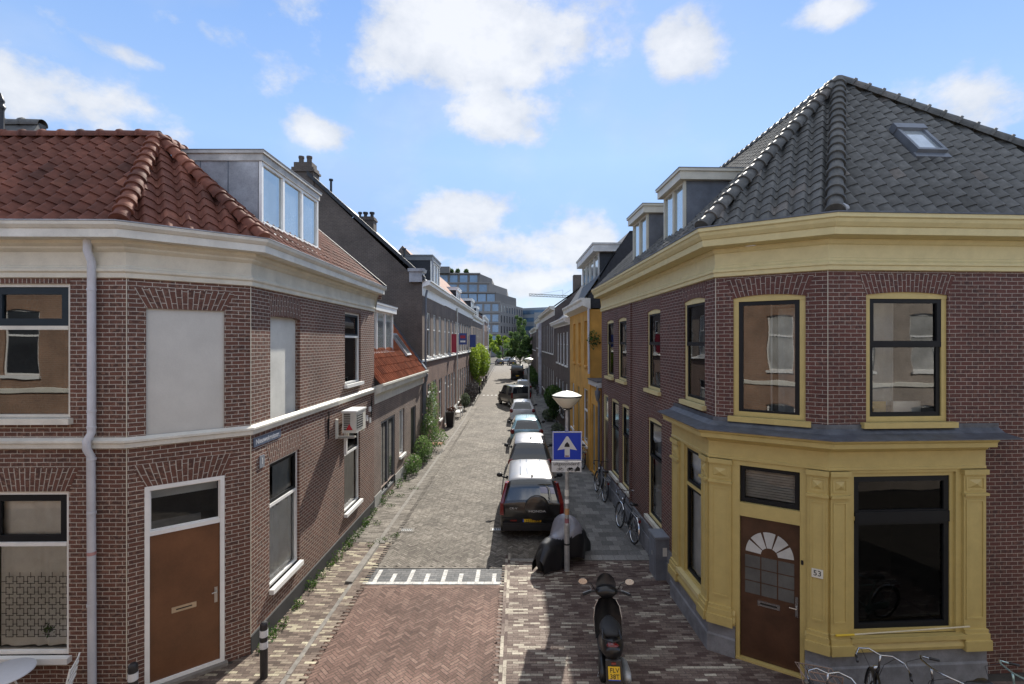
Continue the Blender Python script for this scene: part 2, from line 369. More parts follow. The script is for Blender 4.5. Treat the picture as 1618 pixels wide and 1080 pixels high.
def tag(o, label, cat, group=None, kind=None):
    if label: o['label'] = label
    if cat: o['category'] = cat
    if group: o['group'] = group
    if kind: o['kind'] = kind
    return o
def recenter(o):
    """a thing that is one mesh: put its origin at its base"""
    vs = [v.co.copy() for v in o.data.vertices]; lo = Vector((min(v.x for v in vs), min(v.y for v in vs), min(v.z for v in vs))); hi = Vector((max(v.x for v in vs), max(v.y for v in vs), lo.z))
    c = (lo+hi)/2; o.data.transform(Matrix.Translation(-c)); o.location = c; return o
def copy_tree(o, parent=None):
    c = o.copy(); C.objects.link(c); c.parent = parent
    for ch in list(o.children): copy_tree(ch, c)
    return c
def text_mesh(txt, size, fr, u, n, z, name, m, parent, align='CENTER', tiltx=0, ext=.002, squash=1.0, flip=False):
    """lettering as a thin mesh; fr maps (u, n, z)"""
    cu = bpy.data.curves.new('t', 'FONT'); cu.body = txt; cu.size = size; cu.align_x = align; cu.align_y = 'CENTER'; cu.extrude = ext; cu.resolution_u = 3
    ob = bpy.data.objects.new('t', cu); C.objects.link(ob); dg = bpy.context.evaluated_depsgraph_get(); dg.update()
    me = bpy.data.meshes.new_from_object(ob.evaluated_get(dg)); C.objects.unlink(ob); bpy.data.objects.remove(ob)
    mb = MB(); s = -1 if flip else 1
    mb.mesh([fr(u+s*v.co.x*squash, n+v.co.z, z+v.co.y) for v in me.vertices], [tuple(p.vertices) for p in me.polygons])
    return mb.build(name, m, parent)

# ---------------------------------------------------------------- architecture helpers
def offset_path(path, n):
    out = []; P = [Vector(p) for p in path]
    for i, p in enumerate(P):
        d0 = (P[i]-P[i-1]).normalized() if i > 0 else None; d1 = (P[i+1]-P[i]).normalized() if i < len(P)-1 else None
        if d0 is None: d0 = d1
        if d1 is None: d1 = d0
        n0 = Vector((-d0.y, d0.x)); n1 = Vector((-d1.y, d1.x)); m = (n0+n1); m = m/m.length
        out.append(p+m*(n/max(.3, m.dot(n0))))
    return out
def sweep(mb, path, prof, caps=True):
    """prof: list of (n, z) from bottom to top going round the outside"""
    rows = [[(q.x, q.y, z) for q in offset_path(path, n)] for (n, z) in prof]
    for i in range(len(rows)-1):
        for k in range(len(path)-1):
            mb.face([rows[i][k], rows[i][k+1], rows[i+1][k+1], rows[i+1][k]])
    if caps:
        mb.face([r[0] for r in rows]); mb.face([r[-1] for r in rows][::-1])
def wall(mb, fr, z0, z1, ops, depth=.12, u0=0, u1=None, back=True):
    u1 = fr.L if u1 is None else u1
    us = sorted({u0, u1, *[o[0] for o in ops], *[o[1] for o in ops]}); zs = sorted({z0, z1, *[o[2] for o in ops], *[o[3] for o in ops]})
    us = [u for u in us if u0 <= u <= u1]; zs = [z for z in zs if z0 <= z <= z1]
    for i in range(len(us)-1):
        for j in range(len(zs)-1):
            um = (us[i]+us[i+1])/2; zm = (zs[j]+zs[j+1])/2
            if any(o[0] < um < o[1] and o[2] < zm < o[3] for o in ops): continue
            mb.face([fr(us[i], 0, zs[j]), fr(us[i], 0, zs[j+1]), fr(us[i+1], 0, zs[j+1]), fr(us[i+1], 0, zs[j])])
    for (a, b, c, d) in [o[:4] for o in ops]:
        D = -depth
        mb.face([fr(a, 0, c), fr(a, D, c), fr(a, D, d), fr(a, 0, d)]); mb.face([fr(b, 0, c), fr(b, 0, d), fr(b, D, d), fr(b, D, c)])
        mb.face([fr(a, 0, d), fr(a, D, d), fr(b, D, d), fr(b, 0, d)]); mb.face([fr(a, 0, c), fr(b, 0, c), fr(b, D, c), fr(a, D, c)])
def bars(mb, fr, u0, u1, z0, z1, w, n0, n1):
    mb.box(fr, u0, u0+w, n0, n1, z0, z1); mb.box(fr, u1-w, u1, n0, n1, z0, z1)
    mb.box(fr, u0+w, u1-w, n0, n1, z1-w, z1); mb.box(fr, u0+w, u1-w, n0, n1, z0, z0+w)
def pane(mb, fr, u0, u1, z0, z1, n):
    mb.face([fr(u0, n, z0), fr(u0, n, z1), fr(u1, n, z1), fr(u1, n, z0)])
def curtain(mb, fr, u0, u1, z0, z1, n, amp=.02, freq=22):
    k = max(4, int((u1-u0)*60)); 
    vs = []; 
    for i in range(k+1):
        u = u0+(u1-u0)*i/k; o = amp*math.sin(u*freq+math.sin(u*9)*1.5)
        vs += [fr(u, n+o, z0), fr(u, n+o*.6, z1)]
    mb.mesh(vs, [(2*i, 2*i+1, 2*i+3, 2*i+2) for i in range(k)])
def arch(mb, fr, u0, u1, z0, h, rise=.0, flare=.13, n=.004, sag=None):
    """fan of soldier bricks over an opening, courses radiating"""
    k = 16; L_ = u1-u0
    for i in range(k):
        t0, t1 = i/k, (i+1)/k
        def lo(t): return (u0+L_*t, z0-rise*(2*t-1)**2)
        def hi(t): return (u0-flare+(L_+2*flare)*t, z0+h-(rise*.35*(2*t-1)**2))
        a, b, c, d = lo(t0), hi(t0), hi(t1), lo(t1)
        mb.face([fr(a[0], n, a[1]), fr(b[0], n, b[1]), fr(c[0], n, c[1]), fr(d[0], n, d[1])],
                uv=[(0, L_*t0), (h, L_*t0), (h, L_*t1), (0, L_*t1)])
        if rise: mb.face([fr(a[0], n, a[1]), fr(d[0], n, d[1]), fr(d[0], -.1, d[1]), fr(a[0], -.1, a[1])])
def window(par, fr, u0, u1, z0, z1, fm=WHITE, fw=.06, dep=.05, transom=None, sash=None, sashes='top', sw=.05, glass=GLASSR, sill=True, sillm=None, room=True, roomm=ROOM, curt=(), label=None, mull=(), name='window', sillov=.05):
    """window part > frame, sash, pane, curtain, sill sub-parts.  Set in a wall opening"""
    m = MB(); bars(m, fr, u0, u1, z0, z1, fw, -dep-.08, -dep)
    if transom: m.box(fr, u0+fw, u1-fw, -dep-.08, -dep+.008, transom-.03, transom+.03)
    for q in mull: m.box(fr, q-.03, q+.03, -dep-.08, -dep, z0+fw, z1-fw)
    w = m.build(name, fm, par)
    if label: w['label'] = label
    lights = [(z0+fw, z1-fw)] if not transom else [(z0+fw, transom-.03), (transom+.03, z1-fw)]
    cols = [u0+fw, *sum([[q-.03, q+.03] for q in mull], []), u1-fw]
    if sash:
        s_ = MB()
        for j, (a, b) in enumerate(lights):
            if sashes == 'all' or (sashes == 'top' and j == len(lights)-1) or (sashes == 'bottom' and j == 0):
                for q in range(0, len(cols), 2): bars(s_, fr, cols[q]+.004, cols[q+1]-.004, a+.004, b-.004, sw, -dep-.065, -dep-.012)
        s_.build('sash', sash, w)
    for (a, b) in lights:
        for q in range(0, len(cols), 2):
            p = MB(); pane(p, fr, cols[q], cols[q+1], a, b, -dep-.045); p.build('pane', glass, w)
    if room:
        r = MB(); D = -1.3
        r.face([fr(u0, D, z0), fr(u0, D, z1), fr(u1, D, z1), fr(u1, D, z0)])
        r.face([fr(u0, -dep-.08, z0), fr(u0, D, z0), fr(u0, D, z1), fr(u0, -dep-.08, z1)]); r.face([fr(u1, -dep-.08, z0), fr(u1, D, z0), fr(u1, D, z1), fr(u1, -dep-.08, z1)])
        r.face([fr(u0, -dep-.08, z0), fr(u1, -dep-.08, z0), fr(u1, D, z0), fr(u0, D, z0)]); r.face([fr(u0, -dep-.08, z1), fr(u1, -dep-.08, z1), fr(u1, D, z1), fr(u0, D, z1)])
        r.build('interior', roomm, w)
    for (a, b, c, d, mm) in curt:
        k = MB(); curtain(k, fr, a, b, c, d, -dep-.12); k.build('curtain', mm, w)
    if sill:
        s_ = MB(); s_.box(fr, u0-sillov, u1+sillov, -.06, .09, z0-.09, z0); s_.build('sill', sillm or fm, w)
    return w
def far_window(par, fr, u0, u1, z0, z1, fm=WHITE, gm=DGLASS, fw=.07, dep=.06, bar=.6, sill=True, name='window'):
    m = MB(); bars(m, fr, u0, u1, z0, z1, fw, -dep-.05, -dep)
    if bar: zb = z0+(z1-z0)*bar; m.box(fr, u0+fw, u1-fw, -dep-.05, -dep+.01, zb-.035, zb+.035)
    if sill: m.box(fr, u0-.05, u1+.05, -.04, .08, z0-.1, z0-.001)
    w = m.build(name, fm, par)
    p = MB(); pane(p, fr, u0+fw*.5, u1-fw*.5, z0+fw*.5, z1-fw*.5, -dep-.03); p.build('pane', gm, w)
    return w
def tiles(name, m, par, O, e, s, poly, tw=.25, th=.29, amp=.032, step=.03, seg=8, holes=(), label=None):
    """pantiled roof slope: O origin, e along eave, s up slope (unit), poly in (a, b) metres, convex"""
    O = Vector(O); e = Vector(e).normalized(); s = Vector(s).normalized(); n = e.cross(s)
    if n.z < 0: n = -n
    a0 = min(p[0] for p in poly); a1 = max(p[0] for p in poly); b0 = min(p[1] for p in poly); b1 = max(p[1] for p in poly)
    bm = bmesh.new(); lay = bm.faces.layers.float.new('var')
    na = int((a1-a0)/tw)+1; nb = int((b1-b0)/th)+1; rnd = random.Random(5)
    def pt(a, b, h): return O+e*a+s*b+n*h
    def wv(t): return amp*(math.sin(2*math.pi*t)+.42*math.sin(4*math.pi*t+.5)+.1*math.sin(6*math.pi*t+1))
    for j in range(nb):
        y0, y1 = b0+j*th, b0+(j+1)*th
        xs = [a0+i*tw/seg for i in range(na*seg+1)]
        off = [rnd.uniform(-.004, .006) for _ in range(na+1)]
        lo = [bm.verts.new(pt(x, y0-.02, wv(i/seg)+step+off[i//seg])) for i, x in enumerate(xs)]
        hi = [bm.verts.new(pt(x, y1, wv(i/seg)+off[i//seg]*.5)) for i, x in enumerate(xs)]
        un = [bm.verts.new(pt(x, y0-.015, wv(i/seg)-.02)) for i, x in enumerate(xs)]
        lo2 = [bm.verts.new(v.co) for v in lo]
        vals = [min(1, max(0, rnd.gauss(.5, .24))) for _ in range(na+1)]
        for i in range(len(xs)-1):
            f = bm.faces.new((lo[i], lo[i+1], hi[i+1], hi[i])); f[lay] = vals[i//seg]; f.smooth = True
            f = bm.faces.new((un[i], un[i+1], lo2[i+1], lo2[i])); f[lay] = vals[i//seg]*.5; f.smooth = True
    k = len(poly); area = sum(poly[i][0]*poly[(i+1) % k][1]-poly[(i+1) % k][0]*poly[i][1] for i in range(k))
    for i in range(k):
        p, q = poly[i], poly[(i+1) % k]
        if abs(p[1]-b0) < 1e-6 and abs(q[1]-b0) < 1e-6: continue
        d = (e*(q[0]-p[0])+s*(q[1]-p[1])).normalized(); out = d.cross(n)*(1 if area > 0 else -1)
        if area > 0: pass
        # n may be flipped relative to e x s
        if e.cross(s).dot(n) < 0: out = -out
        bmesh.ops.bisect_plane(bm, geom=bm.verts[:]+bm.edges[:]+bm.faces[:], plane_co=pt(p[0], p[1], 0), plane_no=out, clear_outer=True)
    off = OFF.get(par.name, Vector())
    bmesh.ops.recalc_face_normals(bm, faces=[])
    for v in bm.verts: v.co -= off
    me = bpy.data.meshes.new(name); bm.to_mesh(me); bm.free(); me.materials.append(m); me.update()
    o = bpy.data.objects.new(name, me); C.objects.link(o); o.parent = par; OFF[o.name] = off
    if label: o['label'] = label
    return o
def hip_tiles(mb, A, B, r=.12, n=None, L_=.235, start=.0):
    """overlapping half-round cap tiles from low end A to high end B"""
    A = Vector(A); B = Vector(B); d = (B-A); Lt = d.length; d.normalize(); side = d.cross(Vector((0, 0, 1))).normalized(); up = side.cross(d)
    n = n or max(1, round(Lt/L_)); st = Lt/n
    for i in range(n):
        p = A+d*(i*st-.03); q = A+d*((i+1)*st); vs = []; K = 10; v_ = random.random()
        for (c, rr) in ((p, r*1.16), (p+d*.045, r*1.2), (p+d*.065, r*.98), (q, r*.88)):
            for k in range(K+1):
                a = math.pi*(-.08+1.16*k/K); vs.append(c+side*math.cos(a)*rr+up*(math.sin(a)*rr))
        fs = [(g*(K+1)+k, g*(K+1)+k+1, (g+1)*(K+1)+k+1, (g+1)*(K+1)+k) for g in range(3) for k in range(K)]
        fs.append(tuple(range(K+1)))
        mb.mesh(vs, fs, v_)
def plane_quad(mb, pts): mb.face(pts)
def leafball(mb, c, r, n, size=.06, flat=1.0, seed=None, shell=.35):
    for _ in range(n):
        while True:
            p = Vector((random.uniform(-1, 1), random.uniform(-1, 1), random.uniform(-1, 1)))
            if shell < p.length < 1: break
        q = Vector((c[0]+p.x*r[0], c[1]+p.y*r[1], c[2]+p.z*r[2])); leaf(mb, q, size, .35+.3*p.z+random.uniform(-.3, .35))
def leaf(mb, q, size, var):
    d = Vector((random.gauss(0, 1), random.gauss(0, 1), random.gauss(0, .7))).normalized(); e = d.orthogonal().normalized()
    e = (e*math.cos(random.random()*6)+d.cross(e)*math.sin(random.random()*6)); s_ = size*random.uniform(.6, 1.3)
    e2 = d.cross(e)
    mb.face([q-e*s_, q+e2*s_*.45, q+e*s_, q-e2*s_*.45], max(0, min(1, var)))
# ================================================================ ground
def pave_herring(name, m, region, x0, x1, y0, y1, z, n=3, w=.068, ang=45, kind='structure', gap=.009):
    mb = MB(); ca, sa = math.cos(R(ang)), math.sin(R(ang)); Lb = n*w
    rad = int(math.hypot(x1-x0, y1-y0)/w)+4; cx, cy = (x0+x1)/2, (y0+y1)/2; g = gap/2
    xs = [cx+(a*ca-b*sa) for a, b in ((0, 0),)]
    def quad(ax, ay, bx, by):
        mx_, my_ = (ax+bx)/2*w, (ay+by)/2*w; X = cx+mx_*ca-my_*sa; Y = cy+mx_*sa+my_*ca
        if not (x0 < X < x1 and y0 < Y < y1) or not region(X, Y): return
        pts = []; t1, t2 = random.uniform(-.0012, .0012), random.uniform(-.0012, .0012); va = noise.noise((X*.8, Y*.8, 0))*.22
        for (qx, qy) in ((ax*w+g, ay*w+g), (bx*w-g, ay*w+g), (bx*w-g, by*w-g), (ax*w+g, by*w-g)):
            pts.append((cx+qx*ca-qy*sa, cy+qx*sa+qy*ca, z+t1*(1 if qx > mx_ else -1)+t2*(1 if qy > my_ else -1)))
        mb.face(pts, max(0, min(1, random.gauss(.5+va, .22))))
    hx = (x1-x0)/2; hy = (y1-y0)/2
    for yy in range(-rad, rad):
        # clip loop range with rotated bounds
        for xx in range(-rad, rad):
            k = (xx-yy) % (2*n)
            if k != 0 and k != 2*n-1: continue
            mx_, my_ = xx*w, yy*w; X = mx_*ca-my_*sa; Y = mx_*sa+my_*ca
            if abs(X) > hx+.3 or abs(Y) > hy+.3: continue
            if k == 0: quad(xx, yy, xx+n, yy+1)
            else: quad(xx, yy, xx+1, yy+n)
    o = mb.build(name, m); o['kind'] = kind; return o
def pave_rows(name, m, region, x0, x1, y0, y1, z, bw=.205, rh=.062, alongx=True, gap=.006, rvar=None, off=.5):
    mb = MB(); g = gap/2; rows = int((y1-y0)/rh) if alongx else int((x1-x0)/rh)
    for r in range(rows):
        o = (r % 2)*bw*off+random.uniform(-.02, .02)
        a0, a1 = (x0, x1) if alongx else (y0, y1)
        for c in range(-1, int((a1-a0)/bw)+2):
            p = a0+c*bw+o; q = (y0 if alongx else x0)+r*rh
            X, Y = (p+bw/2, q+rh/2) if alongx else (q+rh/2, p+bw/2)
            if not region(X, Y): continue
            t = random.uniform(-.0012, .0012)
            if alongx: P = [(p+g, q+g, z+t), (p+bw-g, q+g, z-t), (p+bw-g, q+rh-g, z-t), (p+g, q+rh-g, z+t)]
            else: P = [(q+g, p+g, z+t), (q+rh-g, p+g, z-t), (q+rh-g, p+bw-g, z-t), (q+g, p+bw-g, z+t)]
            v = random.random() if rvar is None else rvar(X, Y)
            mb.face(P, v)
    o = mb.build(name, m); o['kind'] = 'structure'; return o
def wallR(y): return 3.57-.0347*(y-8.9) if y < 21 else 3.15-(y-21)*.012
KL = lambda y: -3.78 if y < 34 else -3.78-(y-34)*.020     # left kerb line
ROADZ = -.05
gm = MB(); gm.face([(-1500, -400, -.064), (1500, -400, -.064), (1500, 2500, -.064), (-1500, 2500, -.064)]); g = gm.build('ground', JOINT); g['kind'] = 'structure'
# far road: node brick
FARROAD = brick_mat('far clinker paving', (.18, .16, .138), (.14, .126, .11), (.23, .21, .18), (.10, .09, .075), bw=.21, rh=.07, ms=.006, dirt=.3, bump=.3)
fm_ = MB(); ys = [42, 60, 80, 100, 120, 150]
for a, b in zip(ys, ys[1:]): fm_.face([(KL(a)+.1, a, ROADZ-.004), (1.45, a, ROADZ-.004), (1.45, b, ROADZ-.004), (KL(b)+.1, b, ROADZ-.004)])
fm_.face([(-30, 112, ROADZ), (40, 112, ROADZ), (40, 128, ROADZ), (-30, 128, ROADZ)])
o = fm_.build('road', FARROAD); o['kind'] = 'structure'
road = lambda x, y: True
pave_herring('road', PAVE_RED, lambda x, y: True, -3.7, -.33, 4.5, 11.2, ROADZ)
pave_herring('road', PAVE_GREY, lambda x, y: x < -.3 or y > 12.3, -3.7, 1.42, 12.1, 42, ROADZ)
# streaky brick pavements
def streak(X, Y):
    v = noise.noise((X*1.1, Y*5, 3))*.35+.42+random.gauss(0, .25); return max(0, min(1, v))
pave_rows('pavement', PAVE_MIX, lambda x, y: not (x < -4.72 and y > 8.67) and (x > -4.72 or y < 7.58+(x+6.04)*.826) and y < 13.5, -9.5, -3.86, 4.5, 13.5, 0, rvar=streak)
pave_rows('pavement', PAVE_RMIX, lambda x, y: y < 12.4 and x < (wallR(y)+.02 if y > 8.9 else 12) and (y < 8.9-(x-3.57)*.635 or y < 8.0 or x < 3.5), -.2, 9, 4.5, 12.4, 0, rvar=lambda X, Y: min(1, streak(X, Y)+(.1 if X < 1 else -.03)))
pave_rows('pavement', PAVE_GREY, lambda x, y: True, -4.72, -3.9, 13.5, 42, 0, bw=.2, rh=.066)
pave_rows('pavement', PAVE_TILE, lambda x, y: x < wallR(y), 1.55, 3.6, 12.4, 60, 0, bw=.3, rh=.3)
pb = MB()      # pavement beds
pb.mesh([(-16, -2, -.006), (-3.86, -2, -.006), (-3.86, 34, -.006), (-16, 34, -.006)], [(0, 1, 2, 3)])
pb.mesh([(-3.86, 34, -.006), (-5.5, 120, -.006), (-16, 120, -.006), (-16, 34, -.006)], [(0, 1, 2, 3)])
pb.mesh([(-.2, -2, -.006), (14, -2, -.006), (14, 12.4, -.006), (-.2, 12.4, -.006)], [(0, 1, 2, 3)])
pb.mesh([(1.55, 12.4, -.006), (14, 12.4, -.006), (14, 112, -.006), (1.55, 112, -.006)], [(0, 1, 2, 3)])
o = pb.build('pavement', JOINT); o['kind'] = 'structure'
kb = MB()
def kerb(p, q, w=.11, z=.006, L_=1.0):
    p, q = Vector(p), Vector(q); d = q-p; n = max(1, round(d.length/L_)); d /= n; f = Fr(p, q); l = d.length
    for i in range(n): kb.box(f, i*l+.004, (i+1)*l-.004, -w/2, w/2, -.08, z+random.uniform(-.003, .003))
kerb((-3.80, 3), (-3.80, 11.2), .08); kerb((-3.84, 13.6), (-3.84, 34)); kerb((-3.84, 34), (-5.4, 112))
pave_rows('pavement', PAVE_RMIX, lambda x, y: True, -.33, -.19, 4.5, 12.4, .004, alongx=False, rh=.066); kerb((-.2, 12.42), (1.5, 12.42), .12); kerb((1.49, 12.45), (1.49, 112), .12)
o = kb.build('kerb', CONC); o['kind'] = 'structure'
# raised concrete entry kerb at the left of the marking
k2 = MB(); k2.hexa([(-3.97, 11.2, -.05), (-3.76, 11.2, -.05), (-3.72, 13.35, -.05), (-3.9, 13.45, -.05), (-3.94, 11.2, .05), (-3.78, 11.2, .04), (-3.76, 13.3, .05), (-3.88, 13.42, .06)])
k2.hexa([(-3.97, 13.4, -.05), (-3.6, 13.4, -.05), (-3.72, 13.75, -.05), (-3.97, 13.75, -.05), (-3.95, 13.42, .03), (-3.64, 13.42, .02), (-3.76, 13.72, .02), (-3.95, 13.72, .03)])
o = k2.build('kerb', CONC); o['kind'] = 'structure'
pave_rows('road', PAVE_GREY, lambda x, y: True, 1.30, 1.44, 12.48, 42, ROADZ+.004, alongx=False, rh=.07)
pave_rows('road', PAVE_GREY, lambda x, y: True, -3.79, -3.65, 13.5, 42, ROADZ+.004, alongx=False, rh=.07)
pave_rows('road', PAVE_GREY, lambda x, y: True, -3.7, 1.42, 12.06, 12.2, ROADZ+.004, rh=.07)
pave_rows('road', PAVE_RED, lambda x, y: True, -3.75, -3.61, 4.5, 11.2, ROADZ+.004, alongx=False, rh=.07)
pave_rows('road', PAVE_RED, lambda x, y: True, -.42, -.31, 4.5, 11.2, ROADZ+.004, alongx=False, rh=.055)
pave_rows('road', PAVE_RED, lambda x, y: True, -3.7, -.33, 11.08, 11.22, ROADZ+.004, rh=.07)
# hump marking: dark pavers with white teeth, white line on the near edge
pave_rows('road', PAVE_DK, lambda x, y: -3.7 < x < -.33, -3.7, -.33, 11.24, 12.08, ROADZ, bw=.2, rh=.1)
rm = MB()
rm_frame = Fr((-3.66, 11.32), (-.36, 11.32))
for i in range(16): rm.box(rm_frame, i*.205+.004, (i+1)*.205-.004, -.06, .05, ROADZ, ROADZ+.006)
for i in range(8):
    u = .28+i*.395; l = .62 if i % 2 == 0 else .46
    for k in range(int(l/.1)): rm.box(rm_frame, u, u+.095, .055+k*.1+.003, .055+(k+1)*.1-.003, ROADZ, ROADZ+.006)
o = rm.build('road_marking', ROADP); o['kind'] = 'structure'
rm = MB(); f = Fr((-3.7, 51), (-1.0, 51))
for i in range(7): rm.box(f, i*.42, i*.42+.22, 0, .5, ROADZ, ROADZ+.008)
o = rm.build('road_marking', ROADP); o['kind'] = 'structure'
def grate(x, y, label, rz):
    t = thing('drain_grate', label, 'drain', (x, y, ROADZ))
    m = MB(); f = Fr((x-.22, y), (x+.22, y)); bars(m, lambda u, n, z: f(u, z, n+ROADZ+.01), 0, .44, -.14, .14, .06, -.012, .004); m.build('frame', CONC, t)
    m = MB(); m.box(f, .06, .38, -.08, .08, ROADZ, ROADZ+.002); m.build('pit', INK, t)
    m = MB()
    for i in range(6): m.box(f, .075+i*.053, .098+i*.053, -.08, .08, ROADZ+.001, ROADZ+.011)
    m.build('grid', STEEL, t)
grate(-3.3, 14.5, 'cast iron drain grate set in the brick road at the left, below the air conditioner', 0)
grate(-.62, 14.55, 'cast iron drain grate in the road behind the left rear corner of the black SUV', 0)

# ================================================================ left corner house
P1 = [(-4.72, 16.1), (-4.72, 8.67), (-6.04, 7.58), (-12.5, 7.5)]
LS, LF, LR = Fr(P1[0], P1[1]), Fr(P1[1], P1[2]), Fr(P1[2], P1[3])
h = thing('corner_house', 'red brick corner house with cream frieze, red pantile roof and plain brown corner door', 'house', (-7, 11, 0))
opsS = [(5.47, 6.74, 3.97, 6.0), (1.37, 2.72, 4.33, 6.33), (5.50, 6.77, .80, 3.2), (1.43, 2.76, .83, 3.25)]
opsF = [(.40, 1.47, 4.0, 6.03), (.40, 1.49, .03, 3.22)]
opsR = [(.86, 2.1, 4.33, 6.4), (.88, 2.12, .68, 3.2)]
m = MB(); wall(m, LS, .32, 6.95, opsS); wall(m, LF, .0, 6.95, opsF); wall(m, LR, .0, 6.95, opsR)
m.face([(-4.72, 16.1, 0), (-12.5, 16.1, 0), (-12.5, 16.1, 7), (-4.72, 16.1, 7)])
m.build('wall', BR_L, h)
m = MB(); wall(m, LS, 0, .32, [], u1=LS.L); sweep(m, P1[:2], [(0.0, -.05), (.015, .0), (.015, .30), (.0, .32)]); m.build('plinth', TAR, h)
m = MB()       # mortar-lined corner joints
for P in (P1[1], P1[2]): m.tube([(P[0]+.004, P[1]-.004, .3), (P[0]+.004, P[1]-.004, 6.5)], .006, 6)
m.build('corner_joint', CREAM, h)
for (fr, a, b, z, hh, rs, fl) in ((LS, 5.5, 6.77, 3.2, .36, 0, .12), (LS, 1.43, 2.76, 3.25, .36, 0, .12), (LS, 5.47, 6.74, 6.03, .36, .06, .05), (LS, 1.37, 2.72, 6.33, .14, 0, .04),
                                  (LF, .40, 1.47, 6.03, .32, 0, .16), (LF, .40, 1.49, 3.22, .36, .0, .16), (LR, .88, 2.12, 3.2, .36, 0, .16), (LR, .86, 2.1, 6.40, .075, 0, .0)):
    m = MB(); arch(m, fr, a, b, z, hh, rs, fl); m.build('arch', BR_L, h)
m = MB(); sweep(m, P1, [(0, 3.86), (.05, 3.87), (.055, 3.94), (.08, 3.955), (.08, 3.99), (0, 4.03)]); m.build('string_course', OFFW, h)
m = MB(); sweep(m, P1, [(0, 6.48), (.035, 6.49), (.035, 6.56), (.06, 6.585), (.06, 6.62), (.03, 6.65), (.03, 6.665), (.015, 6.68), (.015, 6.88), (.04, 6.90), (.07, 6.93), (.07, 6.96), (.13, 7.0), (.13, 7.05)]); m.build('frieze', CREAM, h)
m = MB(); sweep(m, P1, [(.10, 7.045), (.34, 7.05), (.34, 7.17), (.36, 7.18), (.40, 7.225), (.41, 7.27), (.36, 7.275), (.36, 7.22), (0, 7.2)]); m.build('gutter', OFFW, h)
m = MB(); sweep(m, P1, [(.385, 7.272), (.418, 7.275), (.418, 7.292), (.385, 7.292)]); m.build('gutter_edge', ZINC, h)
E = [Vector((q.x, q.y, 7.27)) for q in offset_path(P1, .27)]; A = Vector((-6.76, 9.2, 9.3))
def slope(name, m, par, pts, **kw):
    """pts[0]->pts[1] is the eave; rest go round"""
    P = [Vector(p) for p in pts]; e = (P[1]-P[0]).normalized(); q = P[2]-P[0]; s = (q-e*q.dot(e)).normalized()
    poly = [((p-P[0]).dot(e), (p-P[0]).dot(s)) for p in P]
    return tiles(name, m, par, P[0], e, s, poly, **kw)
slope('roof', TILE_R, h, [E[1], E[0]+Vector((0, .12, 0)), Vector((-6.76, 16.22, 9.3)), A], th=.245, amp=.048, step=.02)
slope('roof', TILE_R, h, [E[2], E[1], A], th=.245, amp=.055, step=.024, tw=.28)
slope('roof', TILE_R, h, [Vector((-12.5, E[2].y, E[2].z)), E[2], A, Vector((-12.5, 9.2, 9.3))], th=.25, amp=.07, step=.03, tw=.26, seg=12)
m = MB(); hip_tiles(m, E[2]+Vector((.03, -.02, .04)), A+Vector((0, 0, .05)), .115); m.build('hip_tiles', TILE_R, h, smooth='auto')
m = MB(); hip_tiles(m, E[1]+Vector((0, 0, .04)), A+Vector((0, 0, .05)), .115); m.build('hip_tiles', TILE_R, h, smooth='auto')
m = MB(); hip_tiles(m, Vector((-12.5, 9.2, 9.34)), A+Vector((.06, 0, .05)), .11, L_=.36); m.build('ridge_tiles', TILE_R, h, smooth='auto')
m = MB(); hip_tiles(m, Vector((-6.76, 16.2, 9.34)), A+Vector((0, 0, .04)), .11); m.build('ridge_tiles', TILE_R, h, smooth='auto')
m = MB(); m.mesh([(-4.5, 16.2, 7.24), (-6.76, 16.2, 9.27), (-12, 16.2, 9.27), (-12, 16.2, 6.9), (-4.5, 16.2, 6.9)], [(0, 1, 2, 3, 4)]); m.build('gable', BR_L, h)
m = MB(); f = Fr((-4.38, 16.26), (-6.8, 16.26)); m.hexa([(-4.36, 16.18, 7.2), (-4.36, 16.3, 7.2), (-6.8, 16.3, 9.25), (-6.8, 16.18, 9.25), (-4.36, 16.18, 7.36), (-4.36, 16.3, 7.36), (-6.8, 16.3, 9.4), (-6.8, 16.18, 9.4)]); m.build('verge', SLATE, h)
# raised roof stub and cowl at far left
m = MB(); hip_tiles(m, Vector((-12.5, 9.75, 9.80)), Vector((-9.42, 9.75, 9.80)), .12, L_=.4); m.hexa([(-12.5, 9.3, 9.1), (-9.45, 9.3, 9.1), (-9.45, 9.85, 9.1), (-12.5, 9.85, 9.1), (-12.5, 9.7, 9.82), (-9.45, 9.7, 9.82), (-9.45, 9.85, 9.82), (-12.5, 9.85, 9.82)]); m.build('raised_ridge', TILE_G, h)
m = MB(); m.lathe([(.0, 10.15), (.035, 10.05), (.06, 9.98), (.05, 9.96), (.05, 9.9), (.075, 9.88), (.06, 9.84), (.05, 9.8), (.055, 9.3), (.09, 9.1)], (-9.63, 9.15, 0)); m.build('vent_pipe', PLASTIC, h, smooth=True)
m = MB(); m.hexa([(-10.3, 8.9, 9.0), (-9.7, 8.9, 9.0), (-9.7, 9.3, 9.2), (-10.3, 9.3, 9.2), (-10.3, 8.9, 9.05), (-9.75, 8.9, 9.05), (-9.75, 9.3, 9.3), (-10.3, 9.3, 9.3)]); m.build('lead_flashing', ZINC, h)
# stuccoed blind windows
m = MB(); pane(m, LF, .40, 1.47, 4.0, 6.03, -.035); m.build('blind_window', STUCCO, h)
m = MB(); pane(m, LS, 5.47, 6.74, 3.97, 6.0, -.10); m.build('blind_window', mat('pale stucco', (.62, .62, .57), .9, var=.1, nscale=1.6, bump=.15), h)
